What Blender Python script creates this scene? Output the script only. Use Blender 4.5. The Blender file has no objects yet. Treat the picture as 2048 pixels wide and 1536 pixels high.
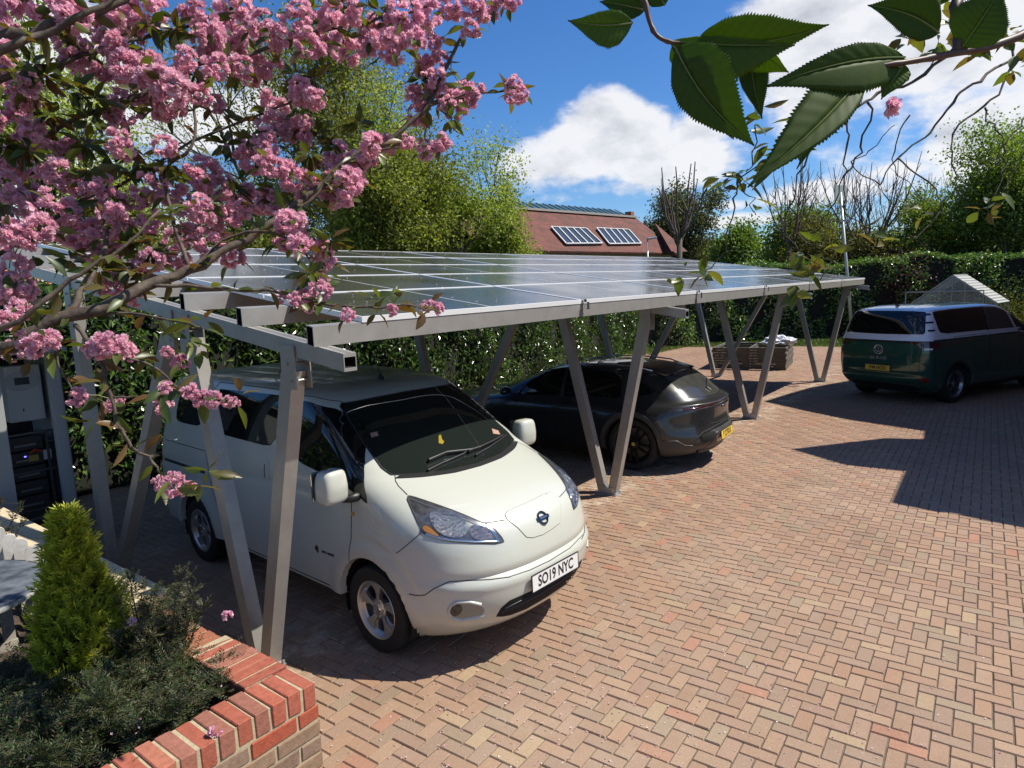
import bpy, bmesh, math, random
import numpy as np
from mathutils import Vector, Matrix, geometry
from mathutils.bvhtree import BVHTree
R = math.radians
SC = bpy.context.scene
COL = SC.collection
# ---------------------------------------------------------------- camera
CAM = np.array([-2.7115, -2.5394, 2.4787]); FPX = 1329.4
YAW, PITCH, ROLL = 0.9130, -0.1373, -0.0386
_fw = np.array([math.sin(YAW)*math.cos(PITCH), math.cos(YAW)*math.cos(PITCH), math.sin(PITCH)])
_r = np.array([math.cos(YAW), -math.sin(YAW), 0.0]); _u = np.cross(_r, _fw)
CR = math.cos(ROLL)*_r + math.sin(ROLL)*_u
CU = -math.sin(ROLL)*_r + math.cos(ROLL)*_u
cd = bpy.data.cameras.new('camera'); cam = bpy.data.objects.new('camera', cd); COL.objects.link(cam)
cd.sensor_fit = 'HORIZONTAL'; cd.sensor_width = 36.0; cd.lens = FPX/2048*36.0
cd.clip_start = 0.05; cd.clip_end = 3000
cam.matrix_world = Matrix(((CR[0], CU[0], -_fw[0], CAM[0]), (CR[1], CU[1], -_fw[1], CAM[1]), (CR[2], CU[2], -_fw[2], CAM[2]), (0, 0, 0, 1)))
SC.camera = cam
def ray(u, v): return CR*((u-1024)/FPX) - CU*((v-768)/FPX) + _fw
def at(u, v, d): return Vector(CAM + ray(u, v)*d)          # photo pixel at a distance along the view axis
def aty(u, v, y): d = ray(u, v); return Vector(CAM + d*((y-CAM[1])/d[1]))
def atx(u, v, x): d = ray(u, v); return Vector(CAM + d*((x-CAM[0])/d[0]))
def atz(u, v, z=0.0): d = ray(u, v); return Vector(CAM + d*((z-CAM[2])/d[2]))
# ---------------------------------------------------------------- light
SUN = Vector((0.45, -0.565, 1.0)).normalized()      # towards the sun
w = bpy.data.worlds.new('World'); SC.world = w; w.use_nodes = True
nt = w.node_tree; N = nt.nodes; L = nt.links; N.clear()
def wn(t, **k):
    n = N.new(t)
    for a, b in k.items(): setattr(n, a, b)
    return n
def wm(op, a, b=None, c=None, clamp=False):
    n = N.new('ShaderNodeMath'); n.operation = op; n.use_clamp = clamp
    for i, x in enumerate((a, b, c)):
        if x is None: continue
        if isinstance(x, (int, float)): n.inputs[i].default_value = x
        else: L.new(x, n.inputs[i])
    return n.outputs[0]
sky = wn('ShaderNodeTexSky', sky_type='NISHITA', sun_disc=False)
sky.sun_elevation = math.asin(SUN.z); sky.sun_rotation = math.atan2(SUN.x, SUN.y)
sky.altitude = 100; sky.air_density = 1.0; sky.dust_density = 0.4; sky.ozone_density = 2.2
tc = wn('ShaderNodeTexCoord')
sep = wn('ShaderNodeSeparateXYZ'); L.new(tc.outputs['Generated'], sep.inputs[0])
az = wm('ARCTAN2', sep.outputs[0], sep.outputs[1]); el = wm('ARCSINE', sep.outputs[2])
def azel(u, v):
    d = ray(u, v); d = d/np.linalg.norm(d); return math.atan2(d[0], d[1]), math.asin(d[2])
# each cloud bank: centre pixel, half sizes in radians, weight
CLOUDS = [(1215, 290, .105, .055, 1.25), (1340, 320, .11, .045, 1.15), (1200, 250, .07, .05, 1.2), (1110, 330, .10, .045, 1.0), (1400, 265, .06, .035, 1.0), (1250, 375, .17, .022, .8), (1130, 395, .08, .016, .75),
          (1690, 40, .13, .10, 1.3), (1600, 150, .07, .07, 1.1), (1830, 110, .09, .045, 1.1), (1960, 60, .12, .07, .9), (1730, 150, .06, .03, .9),
          (2010, 260, .09, .045, 1.25), (1910, 305, .05, .02, .95), (1810, 338, .05, .012, .85), (2110, 300, .10, .06, 1.1),
          (330, 220, .16, .05, 1.0), (60, 400, .16, .16, 1.0), (560, 200, .10, .06, .8), (120, 90, .10, .08, .9), (230, 470, .25, .04, .8), (-300, 300, .3, .25, 1.0),
          (1480, 440, .10, .012, .8), (1640, 390, .10, .022, .8), (1440, 412, .05, .010, .7), (1090, 375, .06, .02, .7), (2600, 300, .4, .2, 1.0)]
acc = None
for (cu, cv, sa, se, wt) in CLOUDS:
    a0, e0 = azel(cu, cv)
    da = wm('DIVIDE', wm('SUBTRACT', az, a0), sa); de = wm('DIVIDE', wm('SUBTRACT', el, e0), se)
    d2 = wm('ADD', wm('MULTIPLY', da, da), wm('MULTIPLY', de, de))
    g = wm('MULTIPLY', wm('SUBTRACT', 1.0, wm('MULTIPLY', d2, 0.5), clamp=True), wt)
    acc = g if acc is None else wm('MAXIMUM', acc, g)
mp = wn('ShaderNodeMapping'); mp.inputs['Scale'].default_value = (1, 1, 1.9); L.new(tc.outputs['Generated'], mp.inputs[0])
n1 = wn('ShaderNodeTexNoise'); n1.inputs['Scale'].default_value = 7.0; n1.inputs['Detail'].default_value = 9; n1.inputs['Roughness'].default_value = .60; L.new(mp.outputs[0], n1.inputs[0])
# same noise a little higher up: the difference gives the lit tops and grey bases of the clouds
mp2 = wn('ShaderNodeMapping'); mp2.inputs['Scale'].default_value = (1, 1, 1.9); mp2.inputs['Location'].default_value = (0.012, -0.012, 0.05); L.new(tc.outputs['Generated'], mp2.inputs[0])
n2 = wn('ShaderNodeTexNoise'); n2.inputs['Scale'].default_value = 7.0; n2.inputs['Detail'].default_value = 6; n2.inputs['Roughness'].default_value = .58; L.new(mp2.outputs[0], n2.inputs[0])
vd = wm('ADD', wm('MULTIPLY', sep.outputs[0], float(_fw[0])), wm('MULTIPLY', sep.outputs[1], float(_fw[1])))
far = wm('MULTIPLY', wm('SUBTRACT', .45, vd), 2.2, clamp=True)       # broken cloud added out of view to make the ambient light more neutral
acc = wm('MAXIMUM', acc, wm('MULTIPLY', far, .5))
dens = wm('ADD', wm('MULTIPLY', acc, .60), wm('MULTIPLY', wm('SUBTRACT', n1.outputs[0], .5), 1.0))
mr = wn('ShaderNodeMapRange'); mr.interpolation_type = 'SMOOTHSTEP'
mr.inputs[1].default_value = .30; mr.inputs[2].default_value = .52; L.new(dens, mr.inputs[0])
thick = wn('ShaderNodeMapRange'); thick.inputs[1].default_value = .45; thick.inputs[2].default_value = 1.0; L.new(dens, thick.inputs[0])
shade = wm('ADD', wm('MULTIPLY', wm('SUBTRACT', n2.outputs[0], n1.outputs[0]), 2.6), wm('MULTIPLY', thick.outputs[0], .42), clamp=True)
ccol = wn('ShaderNodeMixRGB'); ccol.inputs[1].default_value = (10.4, 10.4, 10.6, 1); ccol.inputs[2].default_value = (4.6, 5.0, 5.8, 1); L.new(shade, ccol.inputs[0])
mixc = wn('ShaderNodeMixRGB'); L.new(wm('MULTIPLY', mr.outputs[0], .93), mixc.inputs[0])
hs = wn('ShaderNodeHueSaturation'); hs.inputs['Saturation'].default_value = 1.25; hs.inputs['Value'].default_value = 1.0; L.new(sky.outputs[0], hs.inputs['Color'])
tnt = wn('ShaderNodeMixRGB', blend_type='MULTIPLY'); tnt.inputs[0].default_value = 1; tnt.inputs[2].default_value = (.95, 1.20, 1.52, 1); L.new(hs.outputs[0], tnt.inputs[1]); L.new(tnt.outputs[0], mixc.inputs[1]); L.new(ccol.outputs[0], mixc.inputs[2])
bg = wn('ShaderNodeBackground'); bg.inputs[1].default_value = 0.068; L.new(mixc.outputs[0], bg.inputs[0])
wo = wn('ShaderNodeOutputWorld'); L.new(bg.outputs[0], wo.inputs[0])
sl = bpy.data.lights.new('sun', 'SUN'); sl.energy = 5.0; sl.angle = R(.5); sl.color = (1.0, .94, .83)
so = bpy.data.objects.new('sun', sl); COL.objects.link(so); so.rotation_euler = SUN.to_track_quat('Z', 'Y').to_euler()
SC.view_settings.view_transform = 'Standard'; SC.view_settings.look = 'None'; SC.view_settings.exposure = 0.42; SC.view_settings.gamma = 1
SC.cycles.max_bounces = 6; SC.cycles.transparent_max_bounces = 6; SC.cycles.caustics_reflective = False; SC.cycles.caustics_refractive = False
SC.cycles.use_denoising = True
# ---------------------------------------------------------------- helpers
def tag(o, label=None, cat=None, group=None, kind=None):
    if label: o['label'] = label
    if cat: o['category'] = cat
    if group: o['group'] = group
    if kind: o['kind'] = kind
    return o
def empty(name, loc=(0, 0, 0), rz=0.0):
    o = bpy.data.objects.new(name, None); o.empty_display_size = .2; COL.objects.link(o)
    o.location = loc; o.rotation_euler = (0, 0, rz); return o
def thing(name, label, cat, loc=(0, 0, 0), rz=0.0, group=None):
    return tag(empty(name, loc, rz), label, cat, group)
def link(name, me, parent=None, loc=None):
    o = bpy.data.objects.new(name, me); COL.objects.link(o)
    if parent is not None: o.parent = parent
    if loc is not None: o.location = loc
    return o
class MB:
    """collects geometry; build() links it as ONE mesh object"""
    def __init__(s): s.v = []; s.f = []; s.m = []; s.n = 0; s.mi = 0
    def add(s, vs, fs, mi=None):
        k = s.n; s.v.extend([tuple(x) for x in vs]); s.n += len(vs)
        s.f.extend([tuple(i+k for i in f) for f in fs]); s.m.extend([s.mi if mi is None else mi]*len(fs)); return s
    def box(s, x0, x1, y0, y1, z0, z1, mi=None, M=None):
        vs = [Vector((x, y, z)) for x in (x0, x1) for y in (y0, y1) for z in (z0, z1)]
        if M is not None: vs = [M @ v for v in vs]
        return s.add(vs, [(0, 1, 3, 2), (4, 6, 7, 5), (0, 4, 5, 1), (2, 3, 7, 6), (0, 2, 6, 4), (1, 5, 7, 3)], mi)
    def prism(s, a, b, wd, ht, up=Vector((0, 0, 1)), mi=None):
        """bar from a to b, width wd sideways, height ht along up-ish"""
        a = Vector(a); b = Vector(b); d = (b-a).normalized(); sd = d.cross(up).normalized(); uu = sd.cross(d).normalized()
        vs = []
        for p in (a, b):
            for (i, j) in ((-1, -1), (1, -1), (1, 1), (-1, 1)): vs.append(p+sd*(i*wd/2)+uu*(j*ht/2))
        return s.add(vs, [(0, 1, 2, 3), (7, 6, 5, 4), (0, 4, 5, 1), (1, 5, 6, 2), (2, 6, 7, 3), (3, 7, 4, 0)], mi)
    def tube(s, pts, rad, n=8, cap=True, mi=None):
        pts = [Vector(p) for p in pts]; rs = rad if isinstance(rad, (list, tuple)) else [rad]*len(pts)
        vs = []; up = None
        for i, p in enumerate(pts):
            t = (pts[min(i+1, len(pts)-1)]-pts[max(i-1, 0)])
            t = t.normalized() if t.length > 1e-9 else Vector((0, 0, 1))
            if up is None: up = Vector((0, 0, 1)) if abs(t.z) < .9 else Vector((1, 0, 0))
            a = t.cross(up).normalized(); b = a.cross(t).normalized(); up = b
            for k in range(n):
                th = 2*math.pi*k/n; vs.append(p+(a*math.cos(th)+b*math.sin(th))*rs[i])
        fs = []
        for i in range(len(pts)-1):
            for k in range(n):
                k2 = (k+1) % n; fs.append((i*n+k, i*n+k2, (i+1)*n+k2, (i+1)*n+k))
        if cap: fs.append(tuple(range(n-1, -1, -1))); fs.append(tuple((len(pts)-1)*n+k for k in range(n)))
        return s.add(vs, fs, mi)
    def lathe(s, prof, n=24, M=None, mi=None, close=False):
        """prof: (r, h) pairs, axis = local Z"""
        vs = []; fs = []
        for (r_, h) in prof:
            for k in range(n):
                th = 2*math.pi*k/n; v = Vector((r_*math.cos(th), r_*math.sin(th), h)); vs.append(M @ v if M is not None else v)
        for i in range(len(prof)-1):
            for k in range(n):
                k2 = (k+1) % n; fs.append((i*n+k, i*n+k2, (i+1)*n+k2, (i+1)*n+k))
        return s.add(vs, fs, mi)
    def build(s, name, mats, parent=None, smooth=False, bevel=0, angle=None):
        me = bpy.data.meshes.new(name); me.from_pydata(s.v, [], s.f)
        if not isinstance(mats, (list, tuple)): mats = [mats]
        for m in mats: me.materials.append(m)
        if len(mats) > 1: me.polygons.foreach_set('material_index', s.m)
        if smooth: me.polygons.foreach_set('use_smooth', [True]*len(me.polygons))
        me.validate(); me.update()
        if bevel or (smooth and angle):
            bm = bmesh.new(); bm.from_mesh(me); bmesh.ops.remove_doubles(bm, verts=bm.verts, dist=1e-5)
            bmesh.ops.recalc_face_normals(bm, faces=bm.faces)
            if bevel:
                es = [e for e in bm.edges if len(e.link_faces) == 2 and e.calc_face_angle(0) > .6]
                bmesh.ops.bevel(bm, geom=es, offset=bevel, segments=2, affect='EDGES', profile=.6)
            if smooth and angle:
                for e in bm.edges:
                    if len(e.link_faces) == 2 and e.calc_face_angle(0) > R(angle): e.smooth = False
            bm.to_mesh(me); bm.free()
        return link(name, me, parent)
def npmesh(name, V, F, mats, cols=None, smooth=False, midx=None):
    """fast mesh from arrays; F (n,3) or (n,4); cols per face (n,3)"""
    me = bpy.data.meshes.new(name); V = np.asarray(V, dtype=np.float32); F = np.asarray(F, dtype=np.int32)
    k = F.shape[1]
    me.vertices.add(len(V)); me.vertices.foreach_set('co', V.ravel())
    me.loops.add(F.size); me.loops.foreach_set('vertex_index', F.ravel())
    me.polygons.add(len(F)); me.polygons.foreach_set('loop_start', np.arange(len(F), dtype=np.int32)*k)
    try: me.polygons.foreach_set('loop_total', np.full(len(F), k, dtype=np.int32))
    except Exception: pass
    for m in (mats if isinstance(mats, (list, tuple)) else [mats]): me.materials.append(m)
    if midx is not None: me.polygons.foreach_set('material_index', np.asarray(midx, dtype=np.int32))
    me.polygons.foreach_set('use_smooth', np.full(len(F), bool(smooth)))
    if cols is not None:
        a = me.color_attributes.new('tint', 'FLOAT_COLOR', 'CORNER')
        c = np.ones((len(F), k, 4), dtype=np.float32); c[:, :, :3] = np.asarray(cols, dtype=np.float32)[:, None, :]
        a.data.foreach_set('color', c.ravel())
    me.update(calc_edges=True); me.validate(); return me
# ---------------------------------------------------------------- materials
MATS = {}
def mat(name, col=(.5, .5, .5), rough=.5, metal=0.0, coat=0.0, spec=.5, noise=None, bump=None, tint=False, sub=0.0, alpha=None, emit=None, extra=None, transm=0.0, objvar=0.0):
    """noise=(scale, amount, second colour or None); bump=(scale, strength, distance)"""
    if name in MATS: return MATS[name]
    m = bpy.data.materials.new(name); m.use_nodes = True; nt = m.node_tree; nn = nt.nodes; ll = nt.links
    b = nn['Principled BSDF']; b.inputs['Base Color'].default_value = (*col, 1); b.inputs['Roughness'].default_value = rough
    b.inputs['Metallic'].default_value = metal; b.inputs['Specular IOR Level'].default_value = spec
    b.inputs['Coat Weight'].default_value = coat; b.inputs['Coat Roughness'].default_value = .04
    if transm: b.inputs['Transmission Weight'].default_value = transm
    if sub: b.inputs['Subsurface Weight'].default_value = sub; b.inputs['Subsurface Radius'].default_value = (.02, .01, .005)
    out = None
    tcn = nn.new('ShaderNodeTexCoord')
    if tint:
        a = nn.new('ShaderNodeAttribute'); a.attribute_name = 'tint'; out = a.outputs['Color']
        if not noise: ll.new(out, b.inputs['Base Color'])
    if noise:
        sc_, amt, c2 = noise
        tn = nn.new('ShaderNodeTexNoise'); tn.inputs['Scale'].default_value = sc_; tn.inputs['Detail'].default_value = 5; tn.inputs['Roughness'].default_value = .62
        ll.new(tcn.outputs['Object'], tn.inputs[0])
        rp = nn.new('ShaderNodeMapRange'); rp.inputs[1].default_value = .35; rp.inputs[2].default_value = .68; rp.inputs[3].default_value = 0; rp.inputs[4].default_value = amt
        ll.new(tn.outputs[0], rp.inputs[0])
        mx = nn.new('ShaderNodeMixRGB'); ll.new(rp.outputs[0], mx.inputs[0])
        if out is not None:
            ll.new(out, mx.inputs[1]); mx.blend_type = 'MULTIPLY'; mx.inputs[2].default_value = (*(c2 or (.4, .4, .4)), 1)
        else:
            mx.inputs[1].default_value = (*col, 1); mx.inputs[2].default_value = (*(c2 or tuple(x*.6 for x in col)), 1)
        ll.new(mx.outputs[0], b.inputs['Base Color']); out = mx.outputs[0]
    if bump:
        bn = nn.new('ShaderNodeTexNoise'); bn.inputs['Scale'].default_value = bump[0]; bn.inputs['Detail'].default_value = 6; ll.new(tcn.outputs['Object'], bn.inputs[0])
        bp = nn.new('ShaderNodeBump'); bp.inputs['Strength'].default_value = bump[1]; bp.inputs['Distance'].default_value = bump[2]
        ll.new(bn.outputs[0], bp.inputs['Height']); ll.new(bp.outputs[0], b.inputs['Normal'])
    if emit: b.inputs['Emission Color'].default_value = (*emit[0], 1); b.inputs['Emission Strength'].default_value = emit[1]
    if extra: extra(m, nn, ll, b, out)
    MATS[name] = m; return m
def leafmat(name, rough=.45, trans=.35, spec=.5, gain=(1.3, 1.5, .6)):
    """two-sided leaf: tint attribute, part of the light comes through"""
    if name in MATS: return MATS[name]
    m = bpy.data.materials.new(name); m.use_nodes = True; nt = m.node_tree; nn = nt.nodes; ll = nt.links
    b = nn['Principled BSDF']; b.inputs['Roughness'].default_value = rough; b.inputs['Specular IOR Level'].default_value = spec
    a = nn.new('ShaderNodeAttribute'); a.attribute_name = 'tint'; ll.new(a.outputs['Color'], b.inputs['Base Color'])
    t = nn.new('ShaderNodeBsdfTranslucent')
    g = nn.new('ShaderNodeMixRGB'); g.blend_type = 'MULTIPLY'; g.inputs[0].default_value = 1; g.inputs[2].default_value = (*gain, 1)
    ll.new(a.outputs['Color'], g.inputs[1]); ll.new(g.outputs[0], t.inputs[0])
    mx = nn.new('ShaderNodeMixShader'); mx.inputs[0].default_value = trans
    ll.new(b.outputs[0], mx.inputs[1]); ll.new(t.outputs[0], mx.inputs[2]); ll.new(mx.outputs[0], nn['Material Output'].inputs[0])
    MATS[name] = m; return m
alu = mat('aluminium', (.40, .385, .355), .40, .45, noise=(7, .6, (.30, .285, .26)), bump=(60, .05, .002))
alud = mat('aluminium_frame', (.84, .84, .83), .42, .35)
blackp = mat('black_plastic', (.012, .012, .013), .45)
rubber = mat('rubber', (.012, .012, .012), .8, bump=(80, .2, .003))
steel = mat('galvanised_steel', (.5, .51, .52), .42, .6, noise=(14, .4, None))
chrome = mat('chrome', (.8, .8, .82), .12, 1.0)
dark = mat('dark_void', (.004, .004, .004), .9)
# ================================================================ ground
rng = np.random.default_rng(7)
def paving():
    W = .0925; rot = R(2.0); c, s = math.cos(rot), math.sin(rot)
    X0, X1, Y0, Y1 = -4.5, 27.0, -6.0, 9.5
    ni = int((X1-X0)/W)+40; nj = int((Y1-Y0)/W)+40
    I, J = np.meshgrid(np.arange(-20, ni), np.arange(-20, nj), indexing='ij'); I = I.ravel(); J = J.ravel()
    k = (I-J) % 4
    H = k == 0; Vv = k == 2
    rects = []
    # lengthways along x from k==0 cells; lengthways along y from k==2 cells
    h = np.stack([I[H], J[H], I[H]+2, J[H]+1], 1); v = np.stack([I[Vv], J[Vv]-1, I[Vv]+1, J[Vv]+1], 1)
    Rr = np.concatenate([h, v]).astype(float)*W; Rr[:, [0, 2]] += X0; Rr[:, [1, 3]] += Y0
    cx = (Rr[:, 0]+Rr[:, 2])/2; cy = (Rr[:, 1]+Rr[:, 3])/2
    # edge of the drive against the lawn at the far end
    lim = np.where(cy > 4.6, 23.4-(cy-4.6)*.1, 24.2)
    keep = (cx < lim) & (cy < 8.3) & (cx > X0) & (cy > Y0) & ~((cx < -1.15) & (cy > -.1))
    Rr = Rr[keep]; n = len(Rr)
    g = .006; b = .005
    dz = rng.normal(0, .0012, n); tilt = rng.normal(0, .004, (n, 2))
    x0, y0, x1, y1 = Rr[:, 0]+g/2, Rr[:, 1]+g/2, Rr[:, 2]-g/2, Rr[:, 3]-g/2
    j = rng.normal(0, .0009, (n, 4)); x0 = x0+j[:, 0]; y0 = y0+j[:, 1]; x1 = x1+j[:, 2]; y1 = y1+j[:, 3]
    def P(x, y, z): return np.stack([x*c-y*s, x*s+y*c, z], 1)
    mx = (x0+x1)/2; my = (y0+y1)/2
    def zz(x, y, base): return base+dz+(x-mx)*tilt[:, 0]+(y-my)*tilt[:, 1]
    top = [P(a, q, zz(a, q, 0.0)) for a, q in ((x0+b, y0+b), (x1-b, y0+b), (x1-b, y1-b), (x0+b, y1-b))]
    low = [P(a, q, zz(a, q, -.008)) for a, q in ((x0, y0), (x1, y0), (x1, y1), (x0, y1))]
    V = np.stack(top+low, 1).reshape(-1, 3)
    base = (np.arange(n)*8)[:, None]
    Fq = np.concatenate([base+np.array([[0, 1, 2, 3]]), base+np.array([[0, 4, 5, 1]]), base+np.array([[1, 5, 6, 2]]), base+np.array([[2, 6, 7, 3]]), base+np.array([[3, 7, 4, 0]])], 0)
    pal = np.array([(.385, .265, .185), (.37, .258, .19), (.40, .285, .20), (.36, .265, .195), (.35, .275, .195), (.40, .265, .18), (.42, .32, .21), (.43, .245, .17)])
    pr = np.array([.27, .22, .2, .15, .06, .05, .035, .015])
    ci = rng.choice(len(pal), n, p=pr); cc = pal[ci]*rng.uniform(.93, 1.07, (n, 1))*np.array([[1.06, 1.06, 1.03]])
    wc = 0.5+0.5*np.clip((mx-2.0)/6, -1, 1)
    cc = cc*(1-wc[:, None]*np.array([[.05, .13, .10]]))
    me = npmesh('paving', V, Fq, pavm, cols=np.tile(cc, (5, 1)))
    return me
def pav_extra(m, nn, ll, b, out):
    # wear: pale mortar/lime stains, dark damp patches with their own shapes, fine sand grain
    tcn = nn.new('ShaderNodeTexCoord')
    def nz(scale, det=4, rough=.6):
        t = nn.new('ShaderNodeTexNoise'); t.inputs['Scale'].default_value = scale; t.inputs['Detail'].default_value = det; t.inputs['Roughness'].default_value = rough
        ll.new(tcn.outputs['Object'], t.inputs[0]); return t.outputs[0]
    def rng_(x, a, c, o0, o1):
        r_ = nn.new('ShaderNodeMapRange'); r_.inputs[1].default_value = a; r_.inputs[2].default_value = c; r_.inputs[3].default_value = o0; r_.inputs[4].default_value = o1; ll.new(x, r_.inputs[0]); return r_.outputs[0]
    def mix(f, a, c, mode='MIX'):
        x = nn.new('ShaderNodeMixRGB'); x.blend_type = mode; ll.new(f, x.inputs[0])
        ll.new(a, x.inputs[1])
        if isinstance(c, tuple): x.inputs[2].default_value = (*c, 1)
        else: ll.new(c, x.inputs[2])
        return x.outputs[0]
    o = mix(rng_(nz(.55, 5, .7), .55, .75, 0, .45), out, (.50, .42, .31))
    o = mix(rng_(nz(1.3, 6, .75), .60, .78, 0, .5), o, (.46, .40, .32))
    o = mix(rng_(nz(.8, 6, .7), .32, .47, .55, 0), o, (.62, .60, .58), 'MULTIPLY')
    o = mix(rng_(nz(.23, 4, .6), .42, .60, .40, 0), o, (.80, .74, .70), 'MULTIPLY')
    o = mix(rng_(nz(120, 4, .8), .35, .7, .75, 0), o, (.55, .53, .5), 'MULTIPLY')
    o = mix(rng_(nz(48, 4, .8), .62, .70, 0, .55), o, (.58, .52, .43))
    o = mix(rng_(nz(17, 5, .8), .62, .72, 0, .4), o, (.20, .16, .12))
    # lime and grit washed down along the drip line of the roof, and moss in sheltered joints
    sp = nn.new('ShaderNodeSeparateXYZ'); ll.new(tcn.outputs['Object'], sp.inputs[0])
    def mth(op, a, c):
        x = nn.new('ShaderNodeMath'); x.operation = op
        for i_, q in enumerate((a, c)):
            if isinstance(q, (int, float)): x.inputs[i_].default_value = q
            else: ll.new(q, x.inputs[i_])
        return x.outputs[0]
    yy = mth('DIVIDE', mth('SUBTRACT', sp.outputs[1], 1.45), .55); msk = mth('SUBTRACT', 1.0, mth('MULTIPLY', yy, yy)); c_ = nn.new('ShaderNodeClamp'); ll.new(msk, c_.inputs[0])
    o = mix(mth('MULTIPLY', c_.outputs[0], rng_(nz(2.6, 7, .8), .48, .66, 0, .75)), o, (.60, .54, .43))
    ll.new(o, b.inputs['Base Color'])
    bp = nn.new('ShaderNodeBump'); bp.inputs['Strength'].default_value = .5; bp.inputs['Distance'].default_value = .003
    ll.new(nz(190, 4, .8), bp.inputs['Height']); ll.new(bp.outputs[0], b.inputs['Normal'])
pavm = mat('clay_pavers', (.3, .2, .14), .86, tint=True, spec=.25, extra=pav_extra)
o = link('paving', paving()); tag(o, 'weathered red and buff block paving laid in herringbone across the yard', 'paving', kind='structure')
jm = mat('jointing_sand', (.11, .08, .055), .95, noise=(30, .7, (.2, .17, .12)))
g = MB(); g.add([(-700, -700, -.03), (900, -700, -.03), (900, 900, -.03), (-700, 900, -.03)], [(0, 1, 2, 3)])
grm = mat('rough_ground', (.09, .085, .05), .95, noise=(.05, .8, (.05, .07, .025)))
g.build('ground', grm); tag(bpy.data.objects['ground'], 'dark earth and rough grass ground reaching to the horizon', 'ground', kind='structure')
g = MB(); g.add([(-8, -9, -.009), (24.3, -9, -.009), (24.3, 4.9, -.009), (23.5, 8.8, -.009), (-8, 8.8, -.009)], [(0, 1, 2, 3, 4)])
g.build('paving_base', jm); tag(bpy.data.objects['paving_base'], 'dark jointing sand between the paving blocks', 'paving', kind='structure')
# ================================================================ carport
cp = thing('carport', 'long open aluminium carport roofed with solar panels on rows of V legs', 'carport', (0, 0, 0))
SX, SY = .008, .158
def roofz(x, y): return 2.367+SX*(x+.12)+SY*(y-.564)          # top of the panels
XK = [-.40, 4.19, 9.52, 14.80]
RH = .098                                                     # rafter depth
def rtop(x, y): return roofz(x, y)-.149
YF, YB = .36, 6.05
for xk in XK:
    m = MB(); x0, x1 = xk-.035, xk+.052
    # box section open at the ends with two ribs top and bottom
    def sect(y):
        zt = rtop(xk, y); zb = zt-RH
        return [(x0, zb), (x0, zt), (x0+.03, zt), (x0+.035, zt-.009), (x0+.046, zt-.009), (x0+.05, zt), (x1-.05, zt), (x1-.045, zt-.009), (x1-.034, zt-.009), (x1-.03, zt), (x1, zt), (x1, zb),
                (x1-.03, zb), (x1-.035, zb+.014), (x1-.046, zb+.014), (x1-.05, zb), (x0+.05, zb), (x0+.046, zb+.014), (x0+.035, zb+.014), (x0+.03, zb)]
    A = [(x, YF, z) for x, z in sect(YF)]; B = [(x, YB, z) for x, z in sect(YB)]; n = len(A)
    m.add(A+B, [(i, (i+1) % n, n+(i+1) % n, n+i) for i in range(n)])
    t = .006
    def sect_in(y):
        zt = rtop(xk, y)-.02; zb = rtop(xk, y)-RH+.02; return [(x0+t, zb), (x0+t, zt), (x1-t, zt), (x1-t, zb)]
    A2 = [(x, YF+.16, z) for x, z in sect_in(YF+.16)]; B2 = [(x, YF, z) for x, z in sect_in(YF)]
    m.mi = 1; m.add(A2+B2, [(0, 1, 2, 3), (0, 4, 5, 1), (1, 5, 6, 2), (2, 6, 7, 3), (3, 7, 4, 0)])
    m.mi = 0
    # rim between the outer outline and the dark hollow
    zt = rtop(xk, YF); zb = zt-RH
    m.add([(x0, YF-.0, zb), (x0+t, YF, zb+.02), (x0+t, YF, zt-.02), (x0, YF, zt), (x1, YF, zb), (x1-t, YF, zb+.02), (x1-t, YF, zt-.02), (x1, YF, zt)],
          [(0, 1, 2, 3), (4, 7, 6, 5), (3, 2, 6, 7), (0, 4, 5, 1)])
    m.build('rafter', [alu, dark], cp)
PUR = [.575, 1.28, 1.97, 2.62, 3.30, 3.95, 4.62, 5.40]
PX0, PX1 = -.46, 15.45
for i, y in enumerate(PUR):
    m = MB(); h = .113; wd = .06
    z0 = rtop(PX0, y)+.001; z1 = rtop(PX1, y)+.001
    for k, (xa, za, xb, zb) in enumerate([(PX0, z0, PX1, z1)]):
        vs = []
        for (x, z) in ((xa, za), (xb, zb)):
            vs += [(x, y, z), (x, y+wd, z+wd*SY), (x, y+wd, z+h+wd*SY), (x, y, z+h)]
        m.add(vs, [(0, 4, 5, 1), (1, 5, 6, 2), (2, 6, 7, 3), (3, 7, 4, 0), (4, 7, 6, 5)])
        t = .005; e = .15
        m.add([(xa, y, za), (xa, y+wd, za+wd*SY), (xa, y+wd, za+h+wd*SY), (xa, y, za+h), (xa, y+t, za+t), (xa, y+wd-t, za+t+wd*SY), (xa, y+wd-t, za+h-t+wd*SY), (xa, y+t, za+h-t)],
              [(0, 4, 5, 1), (1, 5, 6, 2), (2, 6, 7, 3), (3, 7, 4, 0)])
        m.mi = 1
        m.add([(xa, y+t, za+t), (xa, y+wd-t, za+t+wd*SY), (xa, y+wd-t, za+h-t+wd*SY), (xa, y+t, za+h-t), (xa+e, y+t, za+t), (xa+e, y+wd-t, za+t+wd*SY), (xa+e, y+wd-t, za+h-t+wd*SY), (xa+e, y+t, za+h-t)],
              [(0, 4, 5, 1), (1, 5, 6, 2), (2, 6, 7, 3), (3, 7, 4, 0), (4, 7, 6, 5)])
    m.build('purlin', [alu, dark], cp)
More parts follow.
